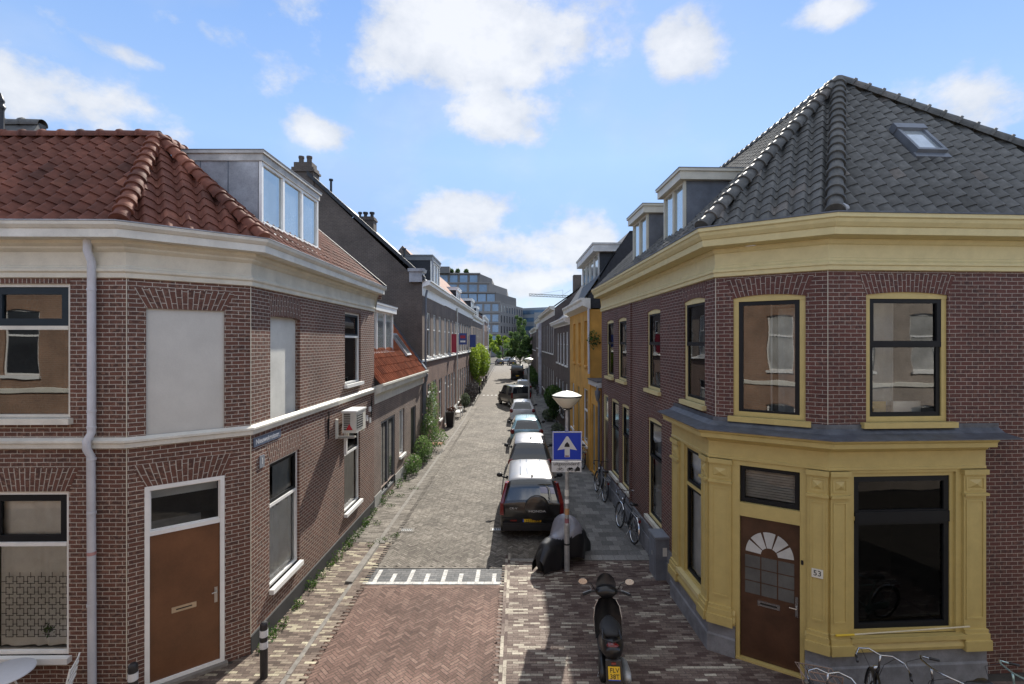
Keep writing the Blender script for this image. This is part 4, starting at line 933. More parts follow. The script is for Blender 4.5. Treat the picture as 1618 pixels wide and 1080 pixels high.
def dsash(w, fr, a, b, z0, z1, mid, sw=.07, n0=-.085, n1=-.035):
    m = MB(); bars(m, fr, a, b, mid-.0, z1, sw, n0+.015, n1); bars(m, fr, a, b, z0, mid+.03, sw, n0, n1-.02); m.box(fr, a, b, n0, n1+.005, mid-.03, mid+.05); m.build('sash', BLK, w)
dsash(w, RF, wF[0]+.085, wF[1]-.085, wF[2]+.085, wF[3]-.11, 5.45)
m = MB(); curtain(m, RF, wF[0]+.5, wF[1]-.15, 4.4, 6.2, -.5); m.build('curtain', NETG, w)
m = MB(); m.box(RF, wF[0]+.75, wF[0]+1.25, -.42, -.38, 4.3, 4.48); m.build('yellow_panel', mat('yellow board', (.55, .38, .1), .7), w)
m = MB(); m.box(RF, wF[0]+.12, wF[0]+.62, -.42, -.38, 4.3, 4.48); m.build('white_panel', WHITE, w)
w = window(h, RC, *wC, YEL, .085, .03, glass=GLASSR, sillov=.08, sillm=YEL); yarch(RC, wC[0], wC[1], wC[3]).build('frame_head', YEL, w)
m = MB(); bars(m, RC, wC[0]+.085, wC[1]-.085, wC[2]+.05, wC[3]-.11, .07, -.085, -.035); m.build('sash', BLK, w)
m = MB(); m.box(RC, .84, .87, -.5, -.47, 4.2, 6.2); curtain(m, RC, .45, .75, 4.25, 6.1, -.5); m.build('curtain', NETG, w)
for (a, b, c, d) in wS:
    w = window(h, RS, a, b, c, d, YEL_L, .07, .03, glass=GLASSR, sillov=.07, sillm=YEL_L, room=True); yarch(RS, a, b, d).build('frame_head', YEL_L, w); dsash(w, RS, a+.07, b-.07, c+.07, d-.11, 5.45, .05)
for (a, b, c, d) in gS[:3]:
    w = window(h, RS, a, b, c, d, YEL_L, .07, .03, glass=GLASSR, sillov=.07, sillm=mat('pale sill', (.62, .60, .52), .5), room=True, curt=[(a+.1, b-.1, c+.1, d-.9, NET)]); yarch(RS, a, b, d).build('frame_head', YEL_L, w); dsash(w, RS, a+.07, b-.07, c+.07, d-.11, 2.55, .05)
a, b, c, d = gS[3]; m = MB(); bars(m, RS, a, b, c, d, .07, -.1, -.02); m.box(RS, a, b, -.1, -.02, 2.6, 2.68); w = m.build('door_frame', YEL_L, h)
m = MB(); m.box(RS, a+.07, b-.07, -.09, -.05, c, 2.6); w2 = m.build('door', DOORD, h); m = MB(); m.tube([RS(a+.14, -.03, 1.2), RS(a+.14, .02, 1.2), RS(a+.24, .02, 1.2)], .012); m.build('handle', CHROME, w2)
m = MB(); pane(m, RS, a+.07, b-.07, 2.68, d-.07, -.06); m.build('pane', DSKY, w)
# roof skylight
nf = (E2[1]-E2[0]).cross(AP-E2[0]).normalized(); nf = nf if nf.z > 0 else -nf
def onroof(px, py):
    d = Vector(((px-819)/777, 1, (540-py)/777)); o = Vector((0, 0, 5.5)); t = (E2[0]-o).dot(nf)/d.dot(nf); return o+d*t
q = [onroof(1408, 209), onroof(1449, 209.5), onroof(1491, 246), onroof(1445, 246)]
cN = sum(q, Vector())/4; eD = (E2[0]-E2[1]).normalized(); sD = eD.cross(nf); sD = sD if sD.z > 0 else -sD
hw = (q[2]-q[3]).length/2*1.0; hl = abs((q[1]-q[2]).dot(sD))/2
class RFr:
    def __call__(s, u, n, z): return tuple(cN+eD*u+nf*n+sD*z)
rf = RFr(); m = MB(); bars(m, rf, -hw, hw, -hl, hl, .06, .0, .13); m.box(rf, -hw-.02, hw+.02, .02, .16, hl-.1, hl+.06); m.box(rf, -hw-.05, hw+.05, .0, .06, -hl-.12, -hl); sk = m.build('skylight', ZINC_D, h)
m = MB(); m.face([rf(-hw+.05, .09, -hl+.05), rf(hw-.05, .09, -hl+.05), rf(hw-.05, .09, hl-.1), rf(-hw+.05, .09, hl-.1)]); m.build('pane', mat('roof window glass', (.55, .6, .62), .05, spec=1, metal=.5), sk)

# ---- shop front
S = [(7.6, 8.01), (4.95, 7.85), (3.42, 8.82), (3.35, 10.7)]
SF, SC, SS = Fr(S[0], S[1]), Fr(S[1], S[2]), Fr(S[2], S[3])
oF = (.50, 2.27, .80, 3.40); oC = (.33, 1.37, .0, 3.42); oS = (.30, 1.2, .85, 3.42)
m = MB(); wall(m, SF, .60, 3.9, [oF], .15); wall(m, SC, .60, 3.9, [(oC[0], oC[1], -.05, oC[3])], .15); wall(m, SS, .60, 3.9, [oS], .15)
m.face([SF(0, 0, .6), SF(0, -.16, .6), SF(0, -.16, 3.9), SF(0, 0, 3.9)]); m.face([SS(SS.L, 0, .6), SS(SS.L, -.16, .6), SS(SS.L, -.16, 3.9), SS(SS.L, 0, 3.9)])
sf = m.build('shop_front', YEL, h)
def sweep_parts(nm, prof, mm, path=S, cuts=None):
    m = MB(); sweep(m, path, prof); return m.build(nm, mm, sf)
Sx = [(7.95, 8.03), S[1], S[2], (3.34, 10.9)]
sweep_parts('entablature', [(.0, 3.44), (.025, 3.45), (.025, 3.49), (.012, 3.50), (.012, 3.74), (.04, 3.76), (.07, 3.80), (.20, 3.83), (.205, 3.90), (.235, 3.93), (.24, 3.955), (0, 3.95)], YEL)
m = MB(); sweep(m, Sx, [(-.14, 3.94), (.24, 3.957), (.27, 3.958), (.27, 3.975), (.0, 4.02), (-.12, 4.10), (-.12, 4.04)]); m.build('lead_roof', LEAD, sf)
m = MB(); sweep(m, Sx, [(-.11, 4.03), (-.10, 4.03), (-.10, 4.16), (-.11, 4.16)]); m.build('lead_flashing', LEAD, sf)
for pth in ([S[0], S[1], tuple(SC(.325, 0, 0)[:2])], [tuple(SC(1.375, 0, 0)[:2]), S[2], S[3]]):
    m = MB(); sweep(m, pth, [(0, .56), (.075, .57), (.085, .62), (.07, .66), (.045, .70), (.045, .74), (.0, .80)]); m.build('base_moulding', YEL, sf)
    m = MB(); sweep(m, pth, [(.0, -.05), (.05, -.05), (.05, .30), (.03, .33), (.03, .555), (0, .558)]); m.build('plinth', PLINTH, sf)
def pilaster(fr, a, b, n=.055):
    m = MB(); z0, z1 = .60, 3.44
    m.box(fr, a, b, 0, n*.7, z0+.2, z1)
    bars(m, fr, a+.035, b-.035, 1.02, 2.95, .028, n*.7, n*.7+.012)      # panel moulding
    m.box(fr, a-.015, b+.015, 0, n+.03, 3.02, 3.06); bars(m, fr, a+.03, b-.03, 3.10, 3.32, .025, n*.7, n*.7+.012)
    # raised diamond block
    c = (a+b)/2; w_ = (b-a)/2-.07; zc = 3.21; P = [fr(c-w_, n*.7, zc-.07), fr(c+w_, n*.7, zc-.07), fr(c+w_, n*.7, zc+.07), fr(c-w_, n*.7, zc+.07), fr(c, n*.7+.035, zc)]
    m.mesh(P, [(0, 4, 1), (1, 4, 2), (2, 4, 3), (3, 4, 0)])
    m.box(fr, a-.02, b+.02, 0, n+.02, 3.36, 3.44)
    m.box(fr, a-.01, b+.01, 0, n+.015, z0+.2, z0+.26); m.box(fr, a-.035, b+.035, 0, n+.06, z0-.06, z0+.10); m.box(fr, a-.02, b+.02, 0, n+.035, z0+.10, z0+.2)
    m.build('pilaster', YEL, sf)
pilaster(SF, .02, .40); pilaster(SF, 2.34, 2.64); pilaster(SC, .01, .29); pilaster(SC, 1.44, 1.80); pilaster(SS, .01, .26); pilaster(SS, 1.40, 1.80)
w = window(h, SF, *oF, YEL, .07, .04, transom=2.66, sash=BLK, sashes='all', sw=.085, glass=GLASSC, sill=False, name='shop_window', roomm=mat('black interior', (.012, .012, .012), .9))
for c in w.children:
    pass
m = MB(); m.box(SF, .40, 2.34, -.02, .10, .73, .80); m.build('sill', YEL, w)
m = MB(); m.box(SF, .58, 2.19, -.13, -.025, 2.58, 2.76); m.build('sash', BLK, w)
w = window(h, SS, *oS, YEL, .05, .04, transom=2.66, sash=BLK, sashes='all', sw=.05, glass=GLASS2, sill=False, name='shop_window', curt=[(.35, 1.15, .9, 3.3, NET)])
m = MB(); m.box(SS, .26, 1.40, -.02, .10, .76, .84); m.build('sill', YEL_L, w)
# shop door
m = MB(); m.box(SC, .33, .395, -.13, .0, .0, 3.42); m.box(SC, 1.305, 1.37, -.13, 0, .0, 3.42); m.box(SC, .395, 1.305, -.13, 0, 3.36, 3.42); m.box(SC, .395, 1.305, -.13, .01, 2.49, 2.72); m.box(SC, .33, 1.37, -.13, .03, -.02, .03)
w = m.build('door_frame', YEL, h)
m = MB(); bars(m, SC, .40, 1.30, 2.725, 3.355, .07, -.11, -.05); m.build('sash', BLK, w)
m = MB(); pane(m, SC, .45, 1.25, 2.78, 3.3, -.08); m.build('pane', GLASS2, w)
m = MB()
for i in range(11): m.box(SC, .47, 1.23, -.19, -.165, 2.80+i*.045, 2.836+i*.045)
m.build('slatted_blind', mat('blind grey', (.34, .34, .32), .7), w)
m = MB(); m.box(SC, .40, 1.30, -.11, -.06, .04, 2.485); d = m.build('door', DOORD, h)
m = MB()     # fan light of five panes and square panel grid
cx_, cz_, Rr = .85, 1.86, .40
for k in range(5):
    a0, a1 = math.pi*(k/5)+.05, math.pi*((k+1)/5)-.05; P = []
    for j in range(5): a = a0+(a1-a0)*j/4; P.append(SC(cx_+Rr*math.cos(a)*.92, -.056, cz_+Rr*math.sin(a)))
    for j in range(5): a = a1+(a0-a1)*j/4; P.append(SC(cx_+.13*math.cos(a), -.056, cz_+.13*math.sin(a)))
    m.face(P[::-1])
m.build('fan_light', mat('frosted pane', (.50, .50, .48), .3, var=.1), d)
m = MB()
for i in range(3):
    for j in range(3): m.box(SC, .48+i*.255, .48+i*.255+.235, -.06, -.054, 1.16+j*.225, 1.16+j*.225+.205)
m.build('door_panels', mat('dull door panels', (.10, .10, .095), .35, var=.15), d)
m = MB(); m.box(SC, .69, 1.03, -.058, -.048, .98, 1.07); m.build('letter_slot', CHROME, d)
m = MB(); m.box(SC, .73, .99, -.0485, -.0465, 1.01, 1.04); m.build('letter_opening', INK, d)
m = MB(); m.box(SC, .425, .465, -.058, -.045, .95, 1.28); m.tube([SC(.445, -.05, 1.1), SC(.445, 0, 1.1), SC(.55, .0, 1.1)], .011); m.build('handle', CHROME, d)
t = thing('house_number_sign', 'white enamel plate reading 53 on the ochre pilaster beside the shop door', 'sign', SC(.15, .05, 1.8))
m = MB(); m.box(SC, .07, .23, .05, .062, 1.72, 1.86); m.build('plate', OFFW, t); wtext('53', .12, SC, .15, .063, 1.79, 'lettering', INK, t)
m = MB(); m.box(SC, .345, .38, .0, .015, 1.86, 1.93); m.build('doorbell', BLACKM, h)
t = thing('wooden_stick', 'thin pale wooden stick with yellow end lying along the large shop window base', 'stick', SF(1.4, .1, .88))
m = MB(); m.tube([SF(.36, .09, .93), SF(2.3, .09, .87)], .012, 8); m.build('rod', mat('bare wood', (.62, .55, .38), .6), t); m = MB(); m.tube([SF(2.3, .095, .87), SF(2.6, .095, .868)], .017, 8); m.build('grip', mat('yellow plastic', (.65, .45, .03), .5), t)

# ================================================================ yellow house with low annexe
h = thing('yellow_house', 'ochre yellow stuccoed house with slate dormer and lean-to annexe, beyond the right corner house', 'house', (6, 24, 0))
YF = Fr((3.05, 21.0), (2.92, 27.8)); YS = Fr((6.5, 21.0), (3.05, 21.0)); AF = Fr((3.2, 19.05), (3.1, 20.98))
opsY = [(.7+1.9*i, 1.55+1.9*i, 4.45, 6.45) for i in range(3)]
gY = [(.6, 1.9, .9, 3.4), (3.0, 4.0, .2, 3.3), (5.0, 6.0, .9, 3.3)]
m = MB(); wall(m, YF, 0, 7.0, opsY+gY, .14); wall(m, YS, 0, 6.95, [], .1); m.build('wall', OCHW, h)
for o in opsY: far_window(h, YF, *o, OCHW, mat('warm far glass', (.20, .15, .08), .15, spec=.8), bar=0, dep=.1)
far_window(h, YF, *gY[0], WHITE, DGLASS, bar=.6); far_window(h, YF, *gY[2], WHITE, DGLASS)
m = MB(); m.box(YF, 3.05, 3.95, -.1, -.05, .2, 3.3); m.build('door', mat('ochre door', (.3, .2, .06), .5), h)
m = MB(); sweep(m, [(3.06, 20.85), (2.9, 27.9)], [(0, 6.9), (.10, 6.95), (.34, 7.05), (.36, 7.22), (.42, 7.3), (.42, 7.38), (0, 7.36)]); m.build('gutter', OFFW, h)
m = MB(); m.mesh([(3.0, 21, 6.9), (6.8, 21, 6.9), (6.8, 21, 10.3), (4.75, 21, 10.25), (2.95, 21, 7.38)], [(0, 1, 2, 3, 4)]); m.build('gable_cladding', SLATE, h)
m = MB(); m.mesh([(2.75, 20.95, 7.3), (2.65, 27.8, 7.3), (4.6, 27.8, 10.2), (4.72, 20.95, 10.2), (9, 27.8, 10.2), (9, 20.95, 10.2)], [(0, 3, 2, 1), (3, 5, 4, 2)]); m.build('roof', SLATE, h)
dormer(h, YF, .35, 5.0, -.42, -1.9, 7.62, 9.75, SLATE, mat('dormer grey white', (.55, .55, .52), .5), cols=4, gm=DSKY, ch=.35, over=.25)
m = MB(); m.tube([(2.95, 20.92, 7.2), (2.98, 20.9, 6.9), (3.0, 20.9, 4.15)], .045, 8); m.build('rain_pipe', PIPE, h)
m = MB(); wall(m, AF, 0, 3.7, [(.25, .9, .1, 2.9), (1.15, 1.75, .1, 2.9)], .12); m.build('annexe_wall', OCHW, h)
m = MB(); m.box(AF, .3, .85, -.1, -.06, .1, 2.9); m.box(AF, 1.2, 1.7, -.1, -.06, .1, 2.9); m.build('annexe_door', mat('grey green door', (.2, .24, .22), .5), h)
m = MB(); m.box(AF, -.02, 1.93, -3, .12, 3.72, 3.92); m.build('annexe_cornice', mat('dormer grey white', (0, 0, 0)), h)
m = MB(); m.box(AF, -.02, 1.93, -3, .16, 3.925, 3.97); m.build('annexe_roof', LEAD, h)
m = MB(); m.tube([AF(.12, .1, 3.8), AF(.12, .12, 3.4), AF(.12, .05, 3.1), AF(.12, .05, .05)], .05, 8); m.lathe([(.05, 3.2), (.11, 3.45), (.11, 3.6), (.0, 3.6)], AF(.12, .1, 0)); m.build('rain_pipe', ZINC_D, h)
t = MB()
h, f, U = row_house('terrace_house', 'grey brick house with white windows just beyond the yellow house', 1, 2.92, 27.82, 2.72, 36.8, 6.7, BR_G, [(29.3+1.75*i, 1.0) for i in range(4)], [(4.1, 6.1)], LEAD, zr=9.2, rd=2.4, doors=[(29.5, 1, .1, 3, BLACKM), (31.5, 1.1, .8, 3, 'w'), (33.5, 1.1, .8, 3, 'w'), (35.5, 1, .1, 3, BLACKM)], friezeh=.2, corn_over=.4)
h, f, U = row_house('terrace_house', 'taller grey brick terrace house with dark eaves on the right side of the street', 1, 2.72, 36.82, 2.45, 52, 8.0, BR_G, [(38.3+1.9*i, .9) for i in range(7)], [(4.6, 7.0), (1, 3.3)], LEAD, zr=10.1, rd=2.6, friezeh=.5, corn_over=.4, corn=(.3, OFFW))
m = MB(); bx(m, 4.2, 4.8, 37.3, 38.0, 9.0, 10.6); m.build('chimney', BR_T, h)
h, f, U = row_house('terrace_house', 'brick house with a white classical door surround on the right, far down the street', 1, 2.45, 52.02, 2.3, 63, 7.9, BR_T2, [(54.5+2.2*i, 1.0) for i in range(4)], [(4.8, 7.0), (.9, 3.2)], LEAD, zr=9.4, rd=2.5, friezeh=.8, corn=(.3, OFFW))
m = MB(); m.box(f, .1, .5, 0, .2, 0, 7.1); m.box(f, 2.2, 2.6, 0, .2, 0, 7.1); m.box(f, 0, 2.7, 0, .3, 7.1, 7.5); m.box(f, .1, 2.6, 0, .25, 3.9, 4.3); m.build('door_surround', mat('lilac white render', (.58, .57, .62), .6), h)
h, f, U = row_house('terrace_house', 'low dark brick terrace house behind the street tree on the right', 1, 2.3, 63.02, 2.2, 82, 7.2, BR_G, [(65+2.2*i, 1.0) for i in range(8)], [(4.4, 6.4), (.9, 3.1)], LEAD, zr=9.0, rd=2.5, friezeh=.4, corn=(.3, OFFW))
h, f, U = row_house('terrace_house', 'last brick terrace house on the right before the crossing', 1, 2.6, 82.02, 2.6, 108, 7.6, BR_T3, [(84+2.4*i, 1.0) for i in range(10)], [(4.4, 6.6), (.9, 3.1)], LEAD, zr=9.6, rd=2.5, friezeh=.4, corn=(.3, OFFW))
# houses across the road behind the camera, seen mirrored in the windows
for (xa, xb, bm_, lb, nm_) in ((-34, 1.5, BR_B, 'orange brown brick house across the road, mirrored in the left and corner windows', 'brick_house'), (1.55, 36, BR_O, 'pale grey brick house across the road, mirrored in the upper right window', 'brick_house')):
    h = thing(nm_, lb, 'house', ((xa+xb)/2, -5, 0))
    BF = Fr((xa, -1.2), (xb, -1.2)); ops = [(1.0+2.7*i, 2.15+2.7*i, z, z+2.2) for i in range(int((xb-xa-2.2)/2.7)) for z in (.9, 4.4)]
    m = MB(); wall(m, BF, 0, 8.2, ops, .12); m.build('wall', bm_, h)
    for o in ops:
        far_window(h, BF, *o, WHITE, random.choice((LGLASS, DGLASS, DGLASS))); m = MB(); arch(m, BF, o[0], o[1], o[3], .3, .08, .1); m.build('arch', bm_, h)
    m = MB(); sweep(m, [(xa, -1.2), (xb, -1.2)], [(0, 7.8), (.1, 7.85), (.35, 8.0), (.4, 8.3), (0, 8.3)]); m.build('cornice', OFFW, h)
    m = MB(); sweep(m, [(xa, -1.2), (xb, -1.2)], [(0, 3.8), (.07, 3.82), (.07, 3.95), (0, 3.98)]); m.build('string_course', OFFW, h)
# ================================================================ vehicles
def lerp(a, b, t): return a+(b-a)*t
def stations(S, n=6):
    """densify stations with smooth interpolation"""
    out = []
    for i in range(len(S)-1):
        for k in range(n):
            t = k/n; out.append([lerp(a, b, t) for a, b in zip(S[i], S[i+1])])
    out.append(list(S[-1])); return out
def car(name, label, paint, S, glass_side, rear_g, front_g, W, wheels, group='cars parked along the right side of the road', roofm=None, lights='low', plate=None, extra=None, pillars=(), rails=False, wheel_r=.31):
    """S stations rear->front: (y, z_low, half_low, z_mid, half_mid, z_belt, half_belt, z_roof, half_roof)"""
    t = thing(name, label, 'car', (0, 0, 0), group)
    rings = []; crown = .03
    for q in S:
        y, zl, hl, zm, hm, zb, hb, zr, hr = q
        half = [(hl*.8, zl), (hl, zl+.03), (lerp(hl, hm, .7), lerp(zl, zm, .45)), (hm, zm), (lerp(hm, hb, .6), lerp(zm, zb, .75)), (hb, zb), (lerp(hb, hr, .5)+.008, lerp(zb, zr, .5)), (hr, zr-.035*min(1, (zr-zb)*3)), (hr-.09, zr), (hr*.5, zr+crown*.8), (0, zr+crown)]
        rings.append([(x, y, z) for x, z in half]+[(-x, y, z) for x, z in half[-2::-1]])
    n = len(rings[0]); body = MB(); roof = MB(); gl = {'rear_window': MB(), 'windscreen': MB(), 'side_window': MB()}
    for i in range(len(rings)-1):
        ym = (S[i][0]+S[i+1][0])/2
        for k in range(n-1):
            P = [rings[i][k], rings[i+1][k], rings[i+1][k+1], rings[i][k+1]]
            kk = min(k, n-2-k); dst = body
            if kk in (5, 6) and glass_side[0] < ym < glass_side[1] and not any(a < ym < b for a, b in pillars): dst = gl['side_window']
            elif kk in (8, 9) and rear_g[0] < ym < rear_g[1]: dst = gl['rear_window']
            elif kk in (7,) and rear_g[0] < ym < rear_g[1] and lights != 'tall': dst = body
            elif kk in (8, 9) and front_g[0] < ym < front_g[1]: dst = gl['windscreen']
            elif kk >= 7 and rear_g[1] <= ym <= front_g[0] and roofm: dst = roof
            dst.face(P[::-1] if True else P)
    body.face([p for p in rings[0]]); body.face([p for p in rings[-1]][::-1])
    body.build('body', paint, t, smooth=True, merge=True)
    if roofm: roof.build('roof', roofm, t, smooth=True, merge=True)
    for k_, m_ in gl.items():
        if m_.f:
            if k_ == 'side_window':
                for sd_ in (-1, 1):
                    mm = MB()
                    for f_ in m_.f:
                        P = [m_.v[i_] for i_ in f_]
                        if sd_*sum(p[0] for p in P) > 0: mm.face([(p[0]*1.003, p[1], p[2]) for p in P])
                    mm.build('side_window', CARGL, t, smooth=True, merge=True)
            else: m_.build(k_, CARGL, t, smooth=True, merge=True)
    y0 = S[0][0]; y1 = S[-1][0]; hw = W/2
    m = MB(); m.box(LOCAL, -hw*.93, hw*.93, y0-.07, y0+.12, .30, .52); m.box(LOCAL, -hw*.9, hw*.9, y0-.085, y0, .36, .44); m.build('rear_bumper', PLASTIC if paint is not WHITECAR else WHITECAR, t)
    m = MB(); m.box(LOCAL, -hw*.9, hw*.9, y1-.1, y1+.05, .28, .5); m.build('front_bumper', PLASTIC, t)
    for wy in wheels:
        for sd_ in (-1, 1):
            x = sd_*(hw-.1)
            m = MB(); m.lathe([(.0, -.10), (.2, -.10), (wheel_r-.03, -.09), (wheel_r, -.06), (wheel_r, .06), (wheel_r-.03, .09), (.2, .095), (.19, .07)], (x, wy, wheel_r), axis='x', seg=24); w = m.build('wheel', RUBBER, t, smooth='auto')
            m = MB(); m.lathe([(.0, sd_*.075), (.06, sd_*.08), (.19, sd_*.07), (.2, sd_*.09)], (x, wy, wheel_r), axis='x', seg=20)
            for k in range(5):
                a = 2*math.pi*k/5; m.tube([(x+sd_*.088, wy+.05*math.cos(a), wheel_r+.05*math.sin(a)), (x+sd_*.088, wy+.19*math.cos(a), wheel_r+.19*math.sin(a))], .022, 6)
            m.build('rim', STEEL, w)
            m = MB(); m.lathe([(wheel_r+.05, 0), (wheel_r+.05, sd_*.002), (wheel_r-.02, sd_*.002)], (sd_*(hw+.002), wy, wheel_r+.02), axis='x', seg=24); m.build('wheel_arch', PLASTIC, w)
    for sd_ in (-1, 1):
        ym = front_g[0]-.15+.25; m = MB(); zb = S[len(S)//2][5]
        m.sphere((sd_*(hw+.12), ym, zb+.08), .11, (.95, .45, .68)); m.tube([(sd_*(hw-.05), ym, zb), (sd_*(hw+.06), ym, zb+.04)], .03, 6); m.build('wing_mirror', extra.get('mirror', PLASTIC) if extra else PLASTIC, t, smooth=True)
        m = MB(); mh = S[0][4]
        if lights == 'tall':
            for i in range(1, 6):
                pass
            m.hexa([(sd_*(hw+.005), y0-.02, .72), (sd_*(hw-.10), y0-.03, .72), (sd_*(hw-.09), y0-.02, 1.04), (sd_*(hw-.0), y0+.0, 1.04), (sd_*(hw+.01), y0+.12, .72), (sd_*(hw-.12), y0+.1, .72), (sd_*(hw-.13), y0+.1, 1.04), (sd_*(hw+.0), y0+.16, 1.04)]); m.hexa([(sd_*(hw-.0), y0+.0, 1.04), (sd_*(hw-.09), y0-.02, 1.04), (sd_*(hw-.20), y0+.19, 1.55), (sd_*(hw-.13), y0+.24, 1.55), (sd_*(hw+.0), y0+.16, 1.04), (sd_*(hw-.2), y0+.1, 1.04), (sd_*(hw-.26), y0+.34, 1.55), (sd_*(hw-.14), y0+.38, 1.55)])
        elif lights == 'van': m.box(LOCAL, sd_*(hw-.11), sd_*(hw+.004), y0-.015, y0+.1, .85, 1.30)
        else:
            m.sphere((sd_*(hw-.13), y0+.05, .86), .15, (.85, .6, 1.0), 12, 8)
        m.build('tail_light', REDL, t)
        m = MB(); m.sphere((sd_*(hw-.25), y1-.12, .68), .14, (1.3, 1, .7)); m.build('headlight', GLASSL, t)
    # plate
    m = MB(); pz = plate[1] if plate else .62; yy = y0-(.092 if pz < .5 else .012); m.box(LOCAL, -.26, .26, yy-.01, yy, pz-.055, pz+.055); p = m.build('number_plate', PLATE, t)
    m = MB(); m.box(LOCAL, -.26, -.225, yy-.012, yy-.0005, pz-.054, pz+.054); m.build('blue_band', BLUEP, p)
    if plate and plate[0]: text_mesh(plate[0], .105, LOCALT, .02, yy-.012, pz, 'plate_lettering', INK, p)
    if rails:
        for sd_ in (-1, 1):
            m = MB(); m.tube([(sd_*.55, -1.5, S[3][7]+.01), (sd_*.55, -1.3, S[3][7]+.06), (sd_*.55, .5, S[3][7]+.06), (sd_*.55, .7, S[3][7]+.0)], .016, 6); m.build('roof_rail', STEEL, t)
    return t
class LT:
    def __call__(s, u, n, z): return (u, n, z)
LOCALT = LT()
def placeT(t, x, y, rz=0, z=None):
    t.location = (x, y, ROADZ if z is None else z); t.rotation_euler = (0, 0, R(rz)); return t
CARGL = mat('car glass', (.012, .018, .024), .05, var=.1, spec=.9, coat=.6)
BLACKCAR = carpaint('black car paint', (.022, .021, .020), .15)
ROOFCAR = mat('dark car roof with painted glare', (.24, .24, .25), .36, metal=.8, var=.04, coat=.3)  # roof of the dark cars, base colour lightened to stand in for glare
GREYCAR = carpaint('anthracite car paint', (.045, .047, .05), .3)
BLUECAR = carpaint('ice blue car paint', (.26, .44, .50), .25)
WHITECAR = carpaint('white car paint', (.70, .70, .70), 0)
OLIVE = carpaint('grey brown van paint', (.17, .165, .145), .3)
SILVER = carpaint('silver car paint', (.42, .43, .45), .5)
# compact SUV, rear at y = -2.1
Sv = [(-2.10, .36, .80, .72, .86, .98, .84, 1.02, .80), (-2.06, .33, .84, .72, .885, 1.0, .855, 1.10, .80), (-1.86, .30, .85, .72, .89, 1.02, .85, 1.52, .68), (-1.72, .28, .86, .72, .89, 1.02, .85, 1.63, .655), (-1.5, .28, .86, .72, .89, 1.02, .85, 1.66, .66), (-.4, .28, .86, .72, .89, 1.0, .85, 1.68, .66), (.35, .28, .86, .72, .89, 1.0, .85, 1.66, .65), (.55, .28, .86, .72, .89, 1.0, .85, 1.60, .66), (1.15, .28, .86, .72, .89, .99, .84, 1.10, .74), (1.25, .28, .86, .72, .885, .97, .83, 1.02, .76), (2.05, .30, .82, .68, .85, .86, .78, .92, .70), (2.22, .34, .74, .60, .76, .72, .70, .76, .62)]
Sv = stations(Sv, 3)
suv = car('parked_suv', 'black SUV with a yellow plate, parked nearest behind the one-way sign', BLACKCAR, Sv, (-1.78, .75), (-2.05, -1.78), (.6, 1.2), 1.78, (-1.35, 1.3), lights='tall', plate=('33-JT-XB', .55), pillars=((-1.12, -1.0), (-.2, -.1)), rails=True, wheel_r=.34, roofm=ROOFCAR)
m = MB(); m.box(LOCAL, -.83, .83, -2.115, -2.09, .62, .64); m.box(LOCAL, -.83, .83, -2.14, -2.05, .30, .34); m.build('tailgate_seam', RUBBER, suv)
m = MB(); m.lathe([(.0, -.24), (.28, -.24), (.335, -.2), (.345, -.12), (.345, .0), (0, .0)], (.14, 0, 0), axis='z', seg=32)
m.v = [(x, -2.10+z*.55, .97-y if False else .93+y) for (x, y, z) in m.v]; sp = m.build('spare_wheel_cover', BLACKCAR, suv, smooth='auto')
text_mesh('HONDA', .085, LOCALT, .14, -2.238, .86, 'badge_lettering', SIGNW, sp, squash=1.5)
text_mesh('CR-V', .075, LOCALT, -.52, -2.12, .90, 'badge_lettering', SIGNW, suv, squash=1.3)
m = MB(); q = lambda x0, x1, z0, z1: m.box(LOCAL, x0, x1, -2.02, -2.0, z0, z1); q(-.10, -.08, 1.09, 1.17); q(-.04, -.02, 1.09, 1.17); q(-.09, -.03, 1.12, 1.14); m.build('badge', CHROME, suv)
m = MB(); m.box(LOCAL, -.60, -.42, -2.165, -2.15, .56, .60); m.build('fog_light', REDL, suv)
m = MB(); m.tube([(.02, -1.62, 1.68), (.02, -1.66, 1.86)], .008, 6); m.sphere((.02, -1.62, 1.69), .035, (1, 1.6, .6)); m.build('aerial', PLASTIC, suv)
m = MB()
for x in (-.32, .32, -.12): m.box(LOCAL, x-.012, x+.012, -1.5, .3, 1.685, 1.70)
m.build('roof_rib', BLACKCAR, suv)
m = MB(); m.tube([(-.5, -1.985, 1.12), (-.05, -1.96, 1.17)], .012, 6); m.build('rear_wiper', PLASTIC, suv)
for sd_ in (-1, 1):
    m = MB(); m.hexa([(sd_*.805, -1.875, 1.3), (sd_*.70, -1.93, 1.3), (sd_*.66, -1.83, 1.56), (sd_*.70, -1.78, 1.56), (sd_*.80, -1.80, 1.3), (sd_*.73, -1.85, 1.3), (sd_*.64, -1.76, 1.56), (sd_*.69, -1.72, 1.56)]); m.build('indicator', AMBL, suv)
placeT(suv, .38, 15.85, 0)
